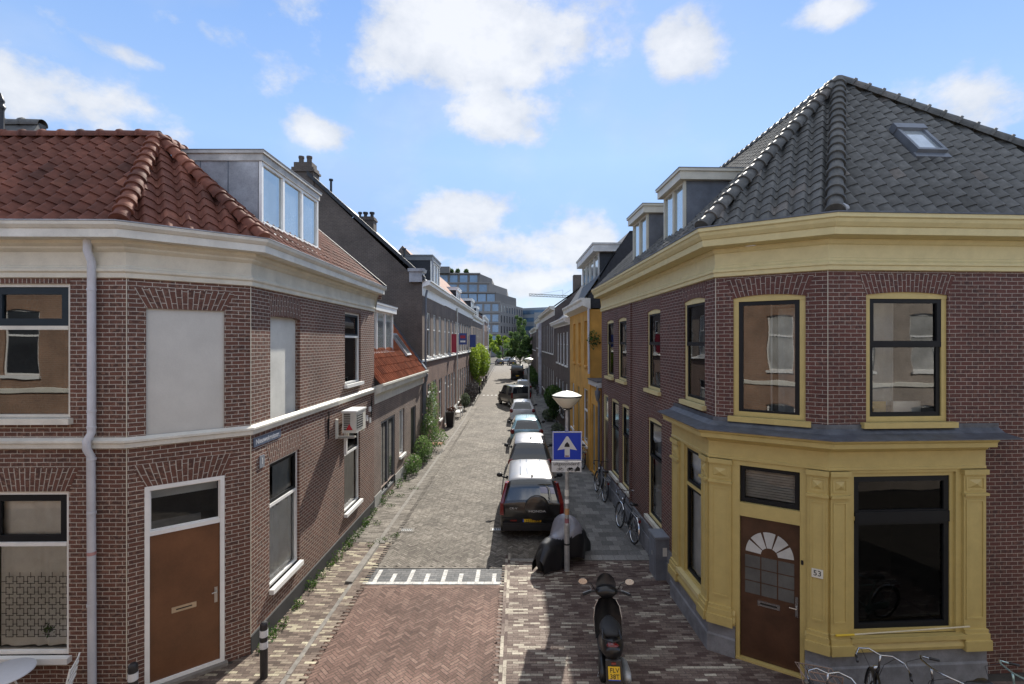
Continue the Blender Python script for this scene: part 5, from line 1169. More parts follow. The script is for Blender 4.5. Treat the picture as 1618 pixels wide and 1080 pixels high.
Sh = lambda L_, zr, hb=.86: stations([(-L_/2, .38, hb*.86, .66, hb*.95, .90, hb*.93, .94, hb*.88), (-L_/2+.06, .34, hb*.95, .66, hb, .92, hb*.97, 1.0, hb*.86), (-L_/2+.38, .28, hb*.97, .66, hb*1.01, .93, hb*.98, zr-.09, hb*.70), (-L_/2+.62, .26, hb*.98, .66, hb*1.02, .93, hb*.98, zr-.01, hb*.70), (-.2, .24, hb*.98, .66, hb*1.02, .92, hb*.98, zr+.02, hb*.71), (.35, .24, hb*.98, .66, hb*1.02, .92, hb*.98, zr-.03, hb*.70), (1.05, .24, hb*.98, .66, hb*1.02, .90, hb*.96, 1.0, hb*.84), (L_/2-.3, .28, hb*.93, .60, hb*.97, .76, hb*.88, .82, hb*.8), (L_/2, .34, hb*.80, .55, hb*.84, .66, hb*.78, .70, hb*.7)], 3)
def hatch(name, label, paint, L_, zr, **kw):
    return car(name, label, paint, Sh(L_, zr), (-L_/2+.55, .75), (-L_/2+.02, -L_/2+.5), (.42, 1.05), 1.74, (-L_/2+.75, L_/2-.72), pillars=((-L_/2+.95, -L_/2+1.03), (-.12, -.02)), **kw)
c2 = hatch('parked_car', 'anthracite hatchback parked directly in front of the black SUV', GREYCAR, 4.25, 1.60, rails=True, roofm=ROOFCAR, plate=('', .62))
m = MB(); m.sphere((.05, -1.25, 1.66), .04, (1, 1.8, .7)); m.tube([(.05, -1.28, 1.66), (.05, -1.36, 1.76)], .007, 5); m.build('aerial', PLASTIC, c2)
placeT(c2, .46, 21.2)
c3 = hatch('parked_car', 'ice blue hatchback between the anthracite car and the small white car', BLUECAR, 3.9, 1.45, plate=('', .62)); placeT(c3, .44, 27.6)
m = MB(); m.tube([(0, -.9, 1.47), (0, -1.1, 1.68)], .008, 5); m.build('aerial', PLASTIC, c3)
c4 = hatch('parked_car', 'small white hatchback with round red tail lights, parked behind the grey brown van', WHITECAR, 3.5, 1.46, plate=('', .55)); placeT(c4, .28, 35.2)
Svan = stations([(-2.05, .35, .80, .75, .84, 1.02, .84, 1.06, .82), (-2.0, .32, .84, .75, .86, 1.05, .86, 1.2, .84), (-1.93, .28, .84, .75, .87, 1.05, .865, 1.72, .76), (-1.8, .28, .84, .75, .87, 1.05, .865, 1.80, .74), (.2, .28, .84, .75, .87, 1.03, .86, 1.82, .72), (.6, .28, .84, .75, .87, 1.03, .86, 1.74, .71), (1.15, .28, .84, .72, .86, 1.0, .84, 1.12, .76), (1.8, .3, .80, .66, .83, .84, .78, .90, .7), (2.05, .34, .72, .58, .76, .70, .7, .74, .6)], 3)
c5 = car('parked_van', 'grey brown compact van standing askew with its nose out in the road', OLIVE, Svan, (-1.85, .95), (-1.99, -1.85), (.65, 1.12), 1.74, (-1.35, 1.25), lights='van', plate=('', .62), pillars=((-1.15, -.35), (.1, .2)))
placeT(c5, -.45, 43.3, 20)
c6 = hatch('parked_car', 'silver hatchback parked beyond the grey brown van', SILVER, 4.2, 1.5, plate=('', .62)); placeT(c6, .55, 53.5)
Sbig = stations([(-2.4, .4, .85, .9, .9, 1.3, .9, 1.4, .88), (-2.35, .4, .9, .9, .95, 1.3, .95, 2.1, .85), (-2.1, .4, .9, .9, .96, 1.3, .95, 2.2, .84), (1.2, .4, .9, .9, .96, 1.3, .95, 2.2, .84), (1.8, .4, .9, .9, .95, 1.2, .93, 1.3, .85), (2.4, .4, .85, .7, .88, 1.0, .85, 1.05, .8)], 3)
c7 = car('parked_van', 'dark tall van parked beside the street tree', BLACKCAR, Sbig, (-2, 1.5), (-2.36, -2.2), (1.25, 1.78), 1.9, (-1.5, 1.5), lights='van', plate=('', .62)); placeT(c7, -.15, 74)
c8 = hatch('parked_car', 'white hatchback parked in front of the dark tall van', WHITECAR, 4.0, 1.6, plate=('', .62)); placeT(c8, .0, 80.5)
for i, (x, y, pm, lb) in enumerate(((-4.6, 119, GREYCAR, 'dark car on the crossing street, leftmost of the two'), (-1.6, 118, BLACKCAR, 'black car on the crossing street, nearer the tree'), (-2.8, 131, SILVER, 'silver car parked under the far lime green tree'))):
    c = hatch('parked_car', lb, pm, 4.2, 1.5, group='cars at the far end of the street'); placeT(c, x, y, 10 if i < 2 else 90)

# ================================================================ bicycles
def tb(par, name, m_, *paths):
    m = MB()
    for (p, r) in paths: m.tube(p, r, 8)
    return m.build(name, m_, par, smooth=True)
def bicycle(label, frame=BLACKM, bar=CHROME, fender=CHROME, style='roadster', carrier=True, front_carrier=False, group=None, basket=False, wheel_r=.345, stand=True):
    t = thing('bicycle', label, 'bicycle', (0, 0, 0), group)
    wr = wheel_r; A_, B_ = (0, -.54, wr), (0, .56, wr)
    for q in (A_, B_):
        m = MB(); K = 32; ring = [(0, q[1]+(wr-.018)*math.cos(2*math.pi*k/K), q[2]+(wr-.018)*math.sin(2*math.pi*k/K)) for k in range(K)]; m.tube(ring, .019, 8, closed=True); w = m.build('wheel', RUBBER, t, smooth=True)
        m = MB(); ring = [(0, q[1]+(wr-.045)*math.cos(2*math.pi*k/K), q[2]+(wr-.045)*math.sin(2*math.pi*k/K)) for k in range(K)]; m.tube(ring, .011, 6, closed=True); m.build('rim', CHROME, w)
        m = MB()
        for k in range(18): a = 2*math.pi*k/18; m.tube([(.02*(-1)**k, q[1]+.02*math.cos(a+.8), q[2]+.02*math.sin(a+.8)), (0, q[1]+(wr-.05)*math.cos(a), q[2]+(wr-.05)*math.sin(a))], .0022, 4)
        m.tube([(-.05, q[1], q[2]), (.05, q[1], q[2])], .02, 8); m.build('spokes', STEEL, w)
        m = MB(); a0, a1 = (R(20), R(200)) if q is A_ else (R(-10), R(140)); pts = [(0, q[1]+(wr+.02)*math.cos(a), q[2]+(wr+.02)*math.sin(a)) for a in (a0+(a1-a0)*k/16 for k in range(17))]
        n_ = len(pts); vs = []
        for (x, y, z) in pts:
            dy, dz = (y-q[1])/(wr+.02), (z-q[2])/(wr+.02)
            vs += [(-.028, y-dy*.014, z-dz*.014), (-.012, y, z), (.012, y, z), (.028, y-dy*.014, z-dz*.014)]
        m.mesh(vs, [(i*4+k, i*4+k+1, i*4+k+5, i*4+k+4) for i in range(n_-1) for k in range(3)]); m.build('mudguard', fender, t, smooth=True)
    bb = (0, -.08, .29); st = (0, -.24, .80); hd0, hd1 = (0, .36, .80), (0, .40, .68)
    fr_ = [([bb, st], .015), ([(0, -.22, .74), hd0] if style == 'roadster' else [(0, -.16, .5), hd0], .015), ([bb, hd1], .017), ([hd1, (0, .33, .90)], .019)]
    for sx_ in (-1, 1):
        fr_ += [([bb, (sx_*.05, A_[1], A_[2])], .009), ([(0, -.22, .73), (sx_*.05, A_[1], A_[2])], .008), ([(sx_*.035, .42, .62), (sx_*.05, .50, .45), (sx_*.05, B_[1], B_[2])], .011)]
    fr_.append(([(-.035, .42, .62), (.035, .42, .62)], .012)); tb(t, 'frame', frame, *fr_)
    m = MB(); m.box(LOCAL, .035, .055, -.58, .02, .25, .38); m.lathe([(0, .0), (.1, .0), (.1, .02), (0, .02)], (.045, -.08, .30), axis='x', seg=16); m.build('chain_guard', frame, t)
    tb(t, 'crank', STEEL, ([(-.1, -.08, .29), (.1, -.08, .29)], .014), ([(.09, -.08, .29), (.1, .03, .17)], .009), ([(-.09, -.08, .29), (-.1, -.19, .41)], .009))
    for (x, y, z) in ((.15, .03, .17), (-.15, -.19, .41)):
        m = MB(); m.box(LOCAL, x-.045, x+.045, y-.03, y+.03, z-.012, z+.012); m.build('pedal', RUBBER, t)
    tb(t, 'seat_post', STEEL, ([(0, -.235, .78), (0, -.255, .90)], .012))
    m = MB(); V = []
    for (y, w, z) in ((-.40, .07, .93), (-.37, .105, .945), (-.28, .10, .935), (-.20, .05, .925), (-.10, .022, .92), (-.08, .01, .91)):
        V += [(-w, y, z-.035), (-w*.8, y, z), (0, y, z+.012), (w*.8, y, z), (w, y, z-.035)]
    m.mesh(V, [(i*5+k, i*5+k+1, i*5+k+6, i*5+k+5) for i in range(5) for k in range(4)]+[(0, 4, 3, 2, 1)]+[(i*5, i*5+5, i*5+9, i*5+4) for i in range(5)]); m.build('saddle', PLASTIC, t, smooth=True)
    hb = [(s_*x, y, z) for s_ in (1,) for (x, y, z) in ()]
    path = [(-.30, .06, 1.03), (-.31, .18, 1.05), (-.27, .30, 1.09), (-.14, .37, 1.10), (0, .345, 1.07), (.14, .37, 1.10), (.27, .30, 1.09), (.31, .18, 1.05), (.30, .06, 1.03)]
    hbo = tb(t, 'handlebar', bar, (path, .012), ([(0, .33, .90), (0, .345, 1.07)], .013))
    tb(t, 'grip', PLASTIC, ([(-.30, .04, 1.03), (-.308, .16, 1.047)], .018)); tb(t, 'grip', PLASTIC, ([(.30, .04, 1.03), (.308, .16, 1.047)], .018))
    tb(t, 'brake_cable', PLASTIC, ([(.25, .30, 1.07), (.22, .52, 1.02), (.1, .55, .85), (.03, .45, .66)], .004), ([(-.25, .30, 1.07), (-.2, .5, 1.0), (-.08, .5, .8), (-.03, .3, .68)], .004))
    m = MB(); m.sphere((0, .47, .80), .045, (1, .8, 1)); m.build('headlamp', CHROME, t, smooth=True)
    if carrier:
        ps = []
        for x in (-.07, 0, .07): ps.append(([(x, -.30, .735), (x, -.78, .735)], .006))
        ps += [([(-.07, -.78, .735), (.07, -.78, .735)], .006), ([(-.07, -.42, .735), (.07, -.42, .735)], .006), ([(-.07, -.60, .735), (-.055, -.54, .36)], .006), ([(.07, -.60, .735), (.055, -.54, .36)], .006)]
        tb(t, 'rear_carrier', STEEL, *ps); m = MB(); m.box(LOCAL, -.03, .03, -.82, -.78, .62, .68); m.build('rear_light', REDL, t)
    if front_carrier:
        ps = [([(-.24, .40, .92), (.24, .40, .92), (.24, .74, .92), (-.24, .74, .92), (-.24, .40, .92)], .009), ([(-.22, .40, 1.02), (.22, .40, 1.02)], .009), ([(-.22, .40, .92), (-.22, .40, 1.02)], .009), ([(.22, .40, .92), (.22, .40, 1.02)], .009)]
        for k in range(5): ps.append(([(-.16+k*.08, .40, .92), (-.16+k*.08, .74, .92)], .006))
        ps += [([(-.2, .72, .92), (-.06, .56, .36)], .007), ([(.2, .72, .92), (.06, .56, .36)], .007)]
        tb(t, 'front_carrier', mat('brown rusty tube', (.28, .2, .16), .5, metal=.4), *ps)
    if stand: tb(t, 'kickstand', STEEL, ([(-.03, -.3, .28), (-.17, -.34, .02)], .009))
    return t
def placeB(t, x, y, rz, lean=0, steer=0, z=0):
    t.location = (x, y, z); t.rotation_euler = (0, R(lean), R(rz)); return t
gB = 'bicycles leaning on the right corner house wall'
b = bicycle('black bicycle with shiny high handlebar, standing nearest of those along the house wall', style='roadster', group=gB); placeB(b, 3.05, 14.0, 7, 7); b.scale = (1.08,)*3
b = bicycle('dark bicycle with black mudguards leaning on the wall below the middle ground floor windows', bar=BLACKM, fender=BLACKM, group=gB); placeB(b, 2.9, 17.5, 4, 7); b.scale = (1.08,)*3
b = bicycle('black bicycle with a white front carrier crate mount, beside the yellow annexe door', fender=BLACKM, group=gB); placeB(b, 2.72, 21.9, 6, 5); b.scale = (1.08,)*3
b['label'] = 'black bicycle standing beside the yellow annexe doors, farthest of the three at the wall'
for i, (x, y) in enumerate(((1.9, 50.5), (2.0, 53.2))):
    b = bicycle(('dark bicycle parked on the right pavement beyond the yellow house', 'dark bicycle just behind another, before the white door surround')[i], fender=BLACKM, bar=BLACKM, group='bicycles far down the right pavement'); placeB(b, x, y, 10*i, 5)
for i in range(4):
    b = bicycle('dark bicycle in the row against the far left houses, '+('nearest of four', 'second of four', 'third of four', 'farthest of four')[i], fender=BLACKM, bar=BLACKM, group='bicycles far down the left pavement'); placeB(b, -4.5, 62+3.1*i, 3, -5)
gF = 'bicycles in front of the shop window'
b = bicycle('bicycle with a brown tube front carrier, in front of the shop door jamb', bar=CHROME, front_carrier=True, group=gF); placeB(b, 3.98, 6.25, -8, 6)
b = bicycle('black bicycle with high handlebar and black grips tangled at the corner below the shop window', bar=CHROME, fender=BLACKM, group=gF); placeB(b, 4.85, 6.72, -28, 7)
b = bicycle('bicycle with swept chrome handlebar before the middle of the shop window', fender=CHROME, group=gF); placeB(b, 5.95, 6.55, 84, 6)
b = bicycle('mint green bicycle with swept handlebar at the right end of the shop front', frame=mat('mint frame', (.3, .5, .46), .4), bar=mat('mint chrome bar', (.45, .62, .6), .25, metal=.6), group=gF); placeB(b, 6.95, 6.45, 82, 5)

# ================================================================ motor scooter
t = thing('motor_scooter', 'black motor scooter with yellow plate and two mirrors parked on the brick corner pavement', 'scooter', (0, 0, 0))
def loft(m, secs, k=16, caps=True, power=1.0):
    """secs: (y, cx, cz, rx, rz)"""
    vs = []
    for (y, cx, cz, rx, rz) in secs:
        for j in range(k):
            a = 2*math.pi*j/k; ca, sa = math.cos(a), math.sin(a)
            vs.append((cx+rx*math.copysign(abs(ca)**power, ca), y, cz+rz*math.copysign(abs(sa)**power, sa)))
    n = len(secs); fs = [(i*k+j, i*k+(j+1) % k, (i+1)*k+(j+1) % k, (i+1)*k+j) for i in range(n-1) for j in range(k)]
    if caps: fs += [tuple(range(k))[::-1], tuple((n-1)*k+j for j in range(k))]
    m.mesh(vs, fs)
SCP = mat('black scooter paint', (.008, .008, .009), .35, var=.05, coat=.35, spec=.35)
for y in (-.62, .66):
    m = MB(); m.lathe([(.12, -.05), (.2, -.055), (.235, -.035), (.24, 0), (.235, .035), (.2, .055), (.12, .05)], (0, y, .24), axis='x', seg=28); w = m.build('wheel', RUBBER, t, smooth=True)
    m = MB(); m.lathe([(.0, -.04), (.13, -.045), (.13, .045), (0, .04)], (0, y, .24), axis='x', seg=20); m.build('rim', STEEL, w)
m = MB(); loft(m, [(-.80, 0, .66, .04, .06), (-.74, 0, .66, .11, .11), (-.55, 0, .62, .15, .17), (-.35, 0, .56, .17, .20), (-.15, 0, .48, .17, .22), (.0, 0, .36, .15, .14), (.1, 0, .30, .14, .08)]); m.build('rear_body', SCP, t, smooth=True)
m = MB(); loft(m, [(-.1, 0, .27, .16, .05), (.15, 0, .26, .17, .045), (.38, 0, .28, .17, .05)], power=.6); m.build('floorboard', PLASTIC, t, smooth='auto')
m = MB(); prof = [(.34, .28, .19), (.38, .42, .20), (.43, .60, .205), (.46, .76, .18), (.44, .88, .13)]; V = []
for (y, z, w_) in prof:
    for j in range(9): tt = -1+2*j/8; V.append((w_*tt, y-.10*(abs(tt)**2), z))
for (y, z, w_) in prof:
    for j in range(9): tt = -1+2*j/8; V.append((w_*.96*tt, y+.05-.10*(abs(tt)**2), z))
n9 = 9; F_ = [(i*n9+j, i*n9+j+1, (i+1)*n9+j+1, (i+1)*n9+j) for i in range(4) for j in range(8)]; F2_ = [tuple(45+q for q in f)[::-1] for f in F_]; Fe = [(i*9, (i+1)*9, 45+(i+1)*9, 45+i*9) for i in range(4)]+[(i*9+8, 45+i*9+8, 45+(i+1)*9+8, (i+1)*9+8) for i in range(4)]
m.mesh(V, F_+F2_+Fe); m.build('leg_shield', SCP, t, smooth='auto')
m = MB(); m.tube([(-.19, .25, .3), (-.205, .31, .6), (-.18, .36, .77), (-.13, .38, .88)], .008, 6); m.tube([(.19, .25, .3), (.205, .31, .6), (.18, .36, .77), (.13, .38, .88)], .008, 6); m.build('shield_trim', CHROME, t)
m = MB(); loft(m, [(.40, 0, .95, .10, .07), (.47, 0, .97, .17, .09), (.55, 0, .97, .16, .09), (.63, 0, .95, .09, .07)]); m.build('headset', SCP, t, smooth=True)
m = MB(); V = []
for (z, y, w_) in ((.98, .56, .14), (1.08, .60, .15), (1.17, .63, .12), (1.22, .64, .07)):
    for j in range(7): tt = -1+2*j/6; V.append((w_*tt, y-.06*tt*tt, z))
m.mesh(V, [(i*7+j, i*7+j+1, i*7+j+8, i*7+j+7) for i in range(3) for j in range(6)]+[(21, 22, 23, 24, 25, 26, 27)[:3]]); m.build('windshield', PLASTIC, t, smooth=True)
m = MB(); loft(m, [(.50, 0, .5, .02, .05), (.58, 0, .46, .085, .12), (.72, 0, .46, .09, .11), (.86, 0, .36, .07, .05)]); m.build('front_mudguard', SCP, t, smooth=True)
m = MB(); m.tube([(0, .46, .9), (0, .60, .45), (.07, .66, .24)], .025, 8); m.tube([(0, .60, .45), (-.07, .66, .24)], .02, 8); m.build('fork', BLACKM, t)
m = MB(); m.tube([(-.13, .50, .98), (-.24, .46, .97), (-.34, .40, .95)], .014, 8); m.tube([(.13, .50, .98), (.24, .46, .97), (.34, .40, .95)], .014, 8); hbm = m.build('handlebar', BLACKM, t)
for s_ in (-1, 1):
    m = MB(); m.tube([(s_*.24, .46, .97), (s_*.35, .395, .95)], .021, 8); m.build('grip', RUBBER, t)
    m = MB(); m.tube([(s_*.22, .52, .99), (s_*.24, .52, 1.04)], .006, 6); m.tube([(s_*.22, .55, .96), (s_*.35, .49, .935)], .006, 6); m.build('brake_lever', STEEL, t)
    m = MB(); m.tube([(s_*.17, .50, .99), (s_*.22, .49, 1.10), (s_*.30, .47, 1.15)], .007, 6); m.sphere((s_*.345, .465, 1.16), .075, (1, .22, .72)); mi_ = m.build('mirror', PLASTIC, t, smooth=True)
    m = MB(); vs = [(s_*.345+.066*math.cos(a), .442+.30*.046*math.sin(a), 1.16+.046*math.sin(a)) for a in (2*math.pi*k/16 for k in range(16))]; m.face(vs); m.build('mirror_glass', CHROME, mi_)
m = MB(); loft(m, [(-.56, 0, .80, .06, .03), (-.50, 0, .80, .13, .055), (-.35, 0, .79, .15, .06), (-.18, 0, .77, .14, .06), (-.05, 0, .75, .11, .055), (.06, 0, .76, .05, .03)]); m.build('seat', mat('black seat vinyl', (.012, .012, .013), .6, var=.1), t, smooth=True)
m = MB(); m.sphere((0, -.70, .75), .075, (1.1, .8, .42)); m.build('tail_light', REDL, t, smooth=True)
m = MB(); m.tube([(-.11, -.45, .84), (-.12, -.68, .83), (0, -.76, .83), (.12, -.68, .83), (.11, -.45, .84)], .011, 8); m.build('grab_rail', BLACKM, t)
m = MB(); m.hexa([(-.10, -.80, .58), (.10, -.80, .58), (.11, -.94, .26), (-.11, -.94, .26), (-.10, -.78, .59), (.10, -.78, .59), (.11, -.92, .26), (-.11, -.92, .26)]); m.build('rear_mudguard', PLASTIC, t)
class PF:
    def __call__(s, u, n, z):
        return (u, -.845+n*.92-(.50-z)*.43, z)
pf = PF(); m = MB(); m.box(pf, -.075, .075, -.012, -.003, .36, .52); p = m.build('number_plate', PLATE, t)
text_mesh('FLV', .075, pf, .005, -.014, .478, 'plate_lettering', INK, p); text_mesh('38T', .075, pf, .005, -.014, .405, 'plate_lettering', INK, p)
m = MB(); m.box(pf, -.075, .075, -.0125, -.0028, .36, .372); m.build('blue_band', BLUEP, p)
m = MB(); m.box(pf, -.03, .03, -.015, -.003, .545, .57); m.build('reflector', REDL, t)
m = MB(); loft(m, [(-.78, .17, .27, .05, .06), (-.6, .17, .27, .065, .07), (-.3, .16, .25, .05, .05), (-.15, .12, .22, .03, .03)]); m.build('exhaust', STEEL, t, smooth=True)
m = MB(); loft(m, [(-.7, -.13, .25, .05, .08), (-.45, -.13, .27, .06, .11), (-.2, -.12, .28, .05, .09)]); m.build('engine_cover', PLASTIC, t, smooth=True)
m = MB(); m.tube([(-.12, -.25, .2), (-.2, -.32, .02), (.2, -.32, .02), (.12, -.25, .2)], .012, 6); m.build('kickstand', STEEL, t)
t.location = (1.57, 8.38, 0); t.rotation_euler = (0, R(-2), R(-6)); t.scale = (1.2, 1.03, 1.03)

# ================================================================ covered motorcycle
t = thing('covered_motorcycle', 'motorcycle under a shiny black and grey rain cover beside the lamp post', 'motorcycle', (0, 0, 0))
NU, NV = 60, 26; vs = []; col = []
for i in range(NU+1):
    s_ = i/NU; y = -1.0+2.0*s_
    top = .62+.50*math.exp(-((s_-.58)/.17)**2)+.10*math.exp(-((s_-.22)/.14)**2)-.30*max(0, (s_-.86)/.14)**1.5-.28*max(0, (.12-s_)/.12)**1.5
    hw = (.16+.30*math.exp(-((s_-.60)/.16)**2)+.12*math.exp(-((s_-.28)/.18)**2))
    bot = .03+.16*math.exp(-((s_-.5)/.2)**2)+.03*math.sin(s_*17)
    for j in range(NV+1):
        a = math.pi*j/NV; cx = math.cos(a); sz = math.sin(a)
        x = hw*math.copysign(abs(cx)**.55, cx)*(1-.35*max(0, sz)**6) ; z = bot+(top-bot)*(sz**.62 if sz > 0 else 0)
        nz = noise.noise((x*3, y*3, z*4))*.055+abs(noise.noise((x*6+3, y*5, z*2)))*.05*(1-sz*.5)
        vs.append((x*(1+nz*1.6), y+nz*.25, z+nz*.35*(1 if z > .15 else .2)))
m = MB(); F_ = []; MI = []
for i in range(NU):
    for j in range(NV):
        F_.append((i*(NV+1)+j, (i+1)*(NV+1)+j, (i+1)*(NV+1)+j+1, i*(NV+1)+j+1))
zs = lambda f: sum(vs[k][2] for k in f)/4
silver = [f for f in F_ if zs(f) > .74+.06*math.sin(vs[f[0]][1]*6)]; black = [f for f in F_ if f not in set(silver)]
m.mesh(vs, black); m.build('cover', mat('black cover fabric', (.008, .008, .01), .45, var=.2, coat=.15), t, smooth=True)
m = MB(); m.mesh(vs, silver); m.build('cover_top', mat('grey cover fabric', (.20, .20, .23), .32, var=.15, coat=.4), t, smooth=True)
for y in (-.72, .72):
    m = MB(); m.lathe([(.18, -.05), (.27, -.055), (.31, 0), (.27, .055), (.18, .05)], (0, y, .31), axis='x', seg=24); m.build('wheel', RUBBER, t, smooth=True)
t.location = (1.12, 12.35, 0); t.rotation_euler = (0, 0, R(-42))

# ================================================================ lamp post with sign
def street_lamp(name, label, x, y, h=4.3, grp='street lamps on the right pavement'):
    t = thing(name, label, 'street lamp', (x, y, 0), grp)
    m = MB(); m.tube([(x, y, 0), (x, y, 1.1)], .068, 16); m.tube([(x, y, 1.1), (x, y, 1.16)], [.068, .052], 16); m.tube([(x, y, 1.16), (x, y, h-.42)], [.052, .04], 16); m.build('pole', STEEL, t, smooth='auto')
    m = MB(); m.lathe([(.045, h-.46), (.085, h-.44), (.13, h-.42), (.13, h-.40), (.06, h-.39)], (x, y, 0), seg=28); m.build('collar', BLACKM, t, smooth='auto')
    m = MB(); m.lathe([(.12, h-.40), (.20, h-.33), (.345, h-.16), (.35, h-.14)], (x, y, 0), seg=36); m.build('diffuser', mat('milky lamp diffuser', (.70, .66, .52), .3, var=.05), t, smooth='auto')
    m = MB(); m.lathe([(.345, h-.145), (.36, h-.13), (.355, h-.105)], (x, y, 0), seg=36); m.build('rim', BLACKM, t)
    m = MB(); m.lathe([(.352, h-.105), (.25, h-.055), (.12, h-.01), (.03, h), (0, h+.015)], (x, y, 0), seg=36); m.build('lamp_top', mat('cream lamp top', (.80, .79, .70), .35, var=.04), t, smooth=True)
    return t
lp = street_lamp('street_lamp', 'grey post with white cone lamp, carrying the blue one-way sign', 1.17, 11.85, 4.32)
for (z0, z1, c) in ((1.62, 1.72, WHITE), (1.35, 1.5, mat('worn orange sticker', (.45, .25, .12), .5)), (1.14, 1.26, mat('sticker blue red', (.25, .10, .12), .5)), (1.8, 1.95, OFFW)):
    m = MB(); m.lathe([(.0545, z0), (.0555, z0), (.0545, z1)], (1.17, 11.85, 0), seg=16); m.build('sticker', c, lp)
m = MB(); m.lathe([(.07, .62), (.072, .62), (.072, .66), (.07, .66)], (1.17, 11.85, 0), seg=16); m.build('band', BLACKM, lp)
street_lamp('street_lamp', 'distant lamp post with white cone lamp, standing beside the grey brown van', .78, 36.2, 4.35)
t = thing('traffic_sign', 'square blue one-way sign with white arrow and white subplate reading uitgezonderd', 'sign', (1.17, 11.78, 2.35))
SX = 1.17; sy = 11.775
m = MB(); m.box(LOCAL, SX-.355, SX+.355, sy-.004, sy+.01, 2.66, 3.355); pl = m.build('plate', SIGNB, t)
m = MB(); bars(m, Fr((SX-.355, sy-.005), (SX+.355, sy-.005)), 0.008, .702, 2.668, 3.347, .018, .001, .004)
m2 = MB(); bars(m2, lambda u, n, z: (SX-.355+u, sy-.004-n, z), .006, .704, 2.666, 3.349, .018, 0, .003); m2.build('border', SIGNW, t)
def flat(mb, pts, y, th=.003):
    n = len(pts); vs = [(x, y, z) for x, z in pts]+[(x, y+th, z) for x, z in pts]
    mb.mesh(vs, [tuple(range(n)), tuple(range(n, 2*n))[::-1]]+[(i, n+i, n+(i+1) % n, (i+1) % n) for i in range(n)])
zc = 3.0; m = MB(); flat(m, [(SX-.062, 2.745), (SX+.062, 2.745), (SX+.062, 2.94), (SX+.235, 2.91), (SX+.02, 3.24), (SX-.02, 3.24), (SX-.235, 2.91), (SX-.062, 2.94)], sy-.009); m.build('arrow', SIGNW, t)
m = MB(); flat(m, [(SX-.07, 2.99), (SX+.06, 2.99), (SX+.05, 3.05), (SX, 3.11), (SX-.05, 3.06)], sy-.0125); m.build('sticker', INK, t)
m = MB(); m.box(LOCAL, SX-.05, SX+.04, sy-.012, sy-.0095, 2.755, 2.785); m.build('sticker', mat('sticker blue red', (0, 0, 0)), t)
m = MB(); m.box(LOCAL, SX-.375, SX+.34, sy-.004, sy+.01, 2.385, 2.645); sb = m.build('subplate', SIGNW, t)
text_mesh('uitgezonderd', .115, LOCALT, SX-.02, sy-.008, 2.585, 'lettering', INK, t, squash=1.02)
def bikeicon(x, z, s_, bw=.006):
    m = MB()
    for dx in (-.6, .6): m.tube([(x+dx*s_+.42*s_*math.cos(a), sy-.007, z+.42*s_*math.sin(a)) for a in (2*math.pi*k/14 for k in range(14))], bw*.6, 5, closed=True)
    for q in ([(-.6, 0), (-.2, .55), (.45, .55), (.6, 0)], [(-.6, 0), (0, 0), (.45, .55)], [(-.2, .55), (0, 0)], [(.3, .8), (.45, .55)], [(-.35, .68), (-.1, .68)]): m.tube([(x+a*s_, sy-.007, z+b*s_) for a, b in q], bw*.6, 5)
    return m
bikeicon(SX-.17, 2.445, .075).build('bicycle_symbol', INK, t); m = bikeicon(SX+.07, 2.445, .07, .012); m.box(LOCAL, SX+.03, SX+.13, sy-.01, sy-.005, 2.45, 2.49); m.build('moped_symbol', INK, t)
m = MB(); flat(m, [(SX+.18, 2.41), (SX+.30, 2.41), (SX+.31, 2.47), (SX+.25, 2.53), (SX+.2, 2.47)], sy-.008); m.tube([(SX+.2+.03*math.cos(a), sy-.007, 2.43+.03*math.sin(a)) for a in (2*math.pi*k/10 for k in range(10))], .005, 5, closed=True); m.build('cart_symbol', INK, t)
text_mesh('s', .06, LOCALT, SX-.04, sy-.008, 2.52, 'lettering', INK, t)
m = MB(); m.box(LOCAL, SX-.06, SX+.06, sy+.01, sy+.05, 3.1, 3.14); m.box(LOCAL, SX-.06, SX+.06, sy+.01, sy+.05, 2.5, 2.54); m.build('bracket', STEEL, t)
# utility box
t = thing('utility_box', 'grey steel utility cabinet standing against the plinth near the shop front', 'cabinet', (3.3, 11.5, 0))
fU = Fr((3.49, 11.35), (3.47, 11.85)); m = MB(); m.box(fU, 0, .5, .0, .32, 0, .95); m.box(fU, .06, .44, .32, .33, .1, .88); m.build('cabinet', mat('cabinet grey', (.16, .175, .20), .45), t)
m = MB(); m.box(fU, -.02, .52, -.01, .345, .95, 1.0); m.build('lid', mat('cabinet lid', (.22, .24, .27), .4), t)
m = MB(); m.box(fU, -.004, -.001, .06, .16, .55, .75); m.build('label_plate', OFFW, t); m = MB(); m.box(fU, .22, .26, .33, .34, .5, .6); m.build('lock', STEEL, t)

# ================================================================ bollards
def bollard(x, y, label, bands=True, h=.92, r=.06, grp='black bollards along the pavements'):
    t = thing('bollard', label, 'bollard', (x, y, 0), grp)
    m = MB(); m.lathe([(r, 0), (r, h-.06), (r*.95, h-.03), (r*.6, h-.005), (0, h)], (x, y, 0), seg=20); m.build('post', mat('black bollard paint', (.02, .02, .022), .5, var=.2), t, smooth='auto')
    if bands:
        for (a, b) in ((h-.24, h-.13), (h-.43, h-.32)):
            m = MB(); m.lathe([(r+.001, a), (r+.003, a), (r+.003, b), (r+.001, b)], (x, y, 0), seg=20); m.build('band', mat('white reflective band', (.62, .64, .66), .4), t)
    return t
bollard(-4.17, 8.06, 'black bollard with two white bands at the corner right of the brown door')
bollard(-5.50, 7.02, 'black bollard with white bands left of the brown door, its top just in view')
for i, y in enumerate((53, 57, 61, 65.5)): bollard(-4.15-.018*i*3, y, ('black bollard at the left kerb, nearest of the row beyond the benches', 'black bollard at the left kerb, second of the far row', 'black bollard at the left kerb, third of the far row', 'black bollard at the left kerb, farthest of the row')[i], False, 1.05, .09)
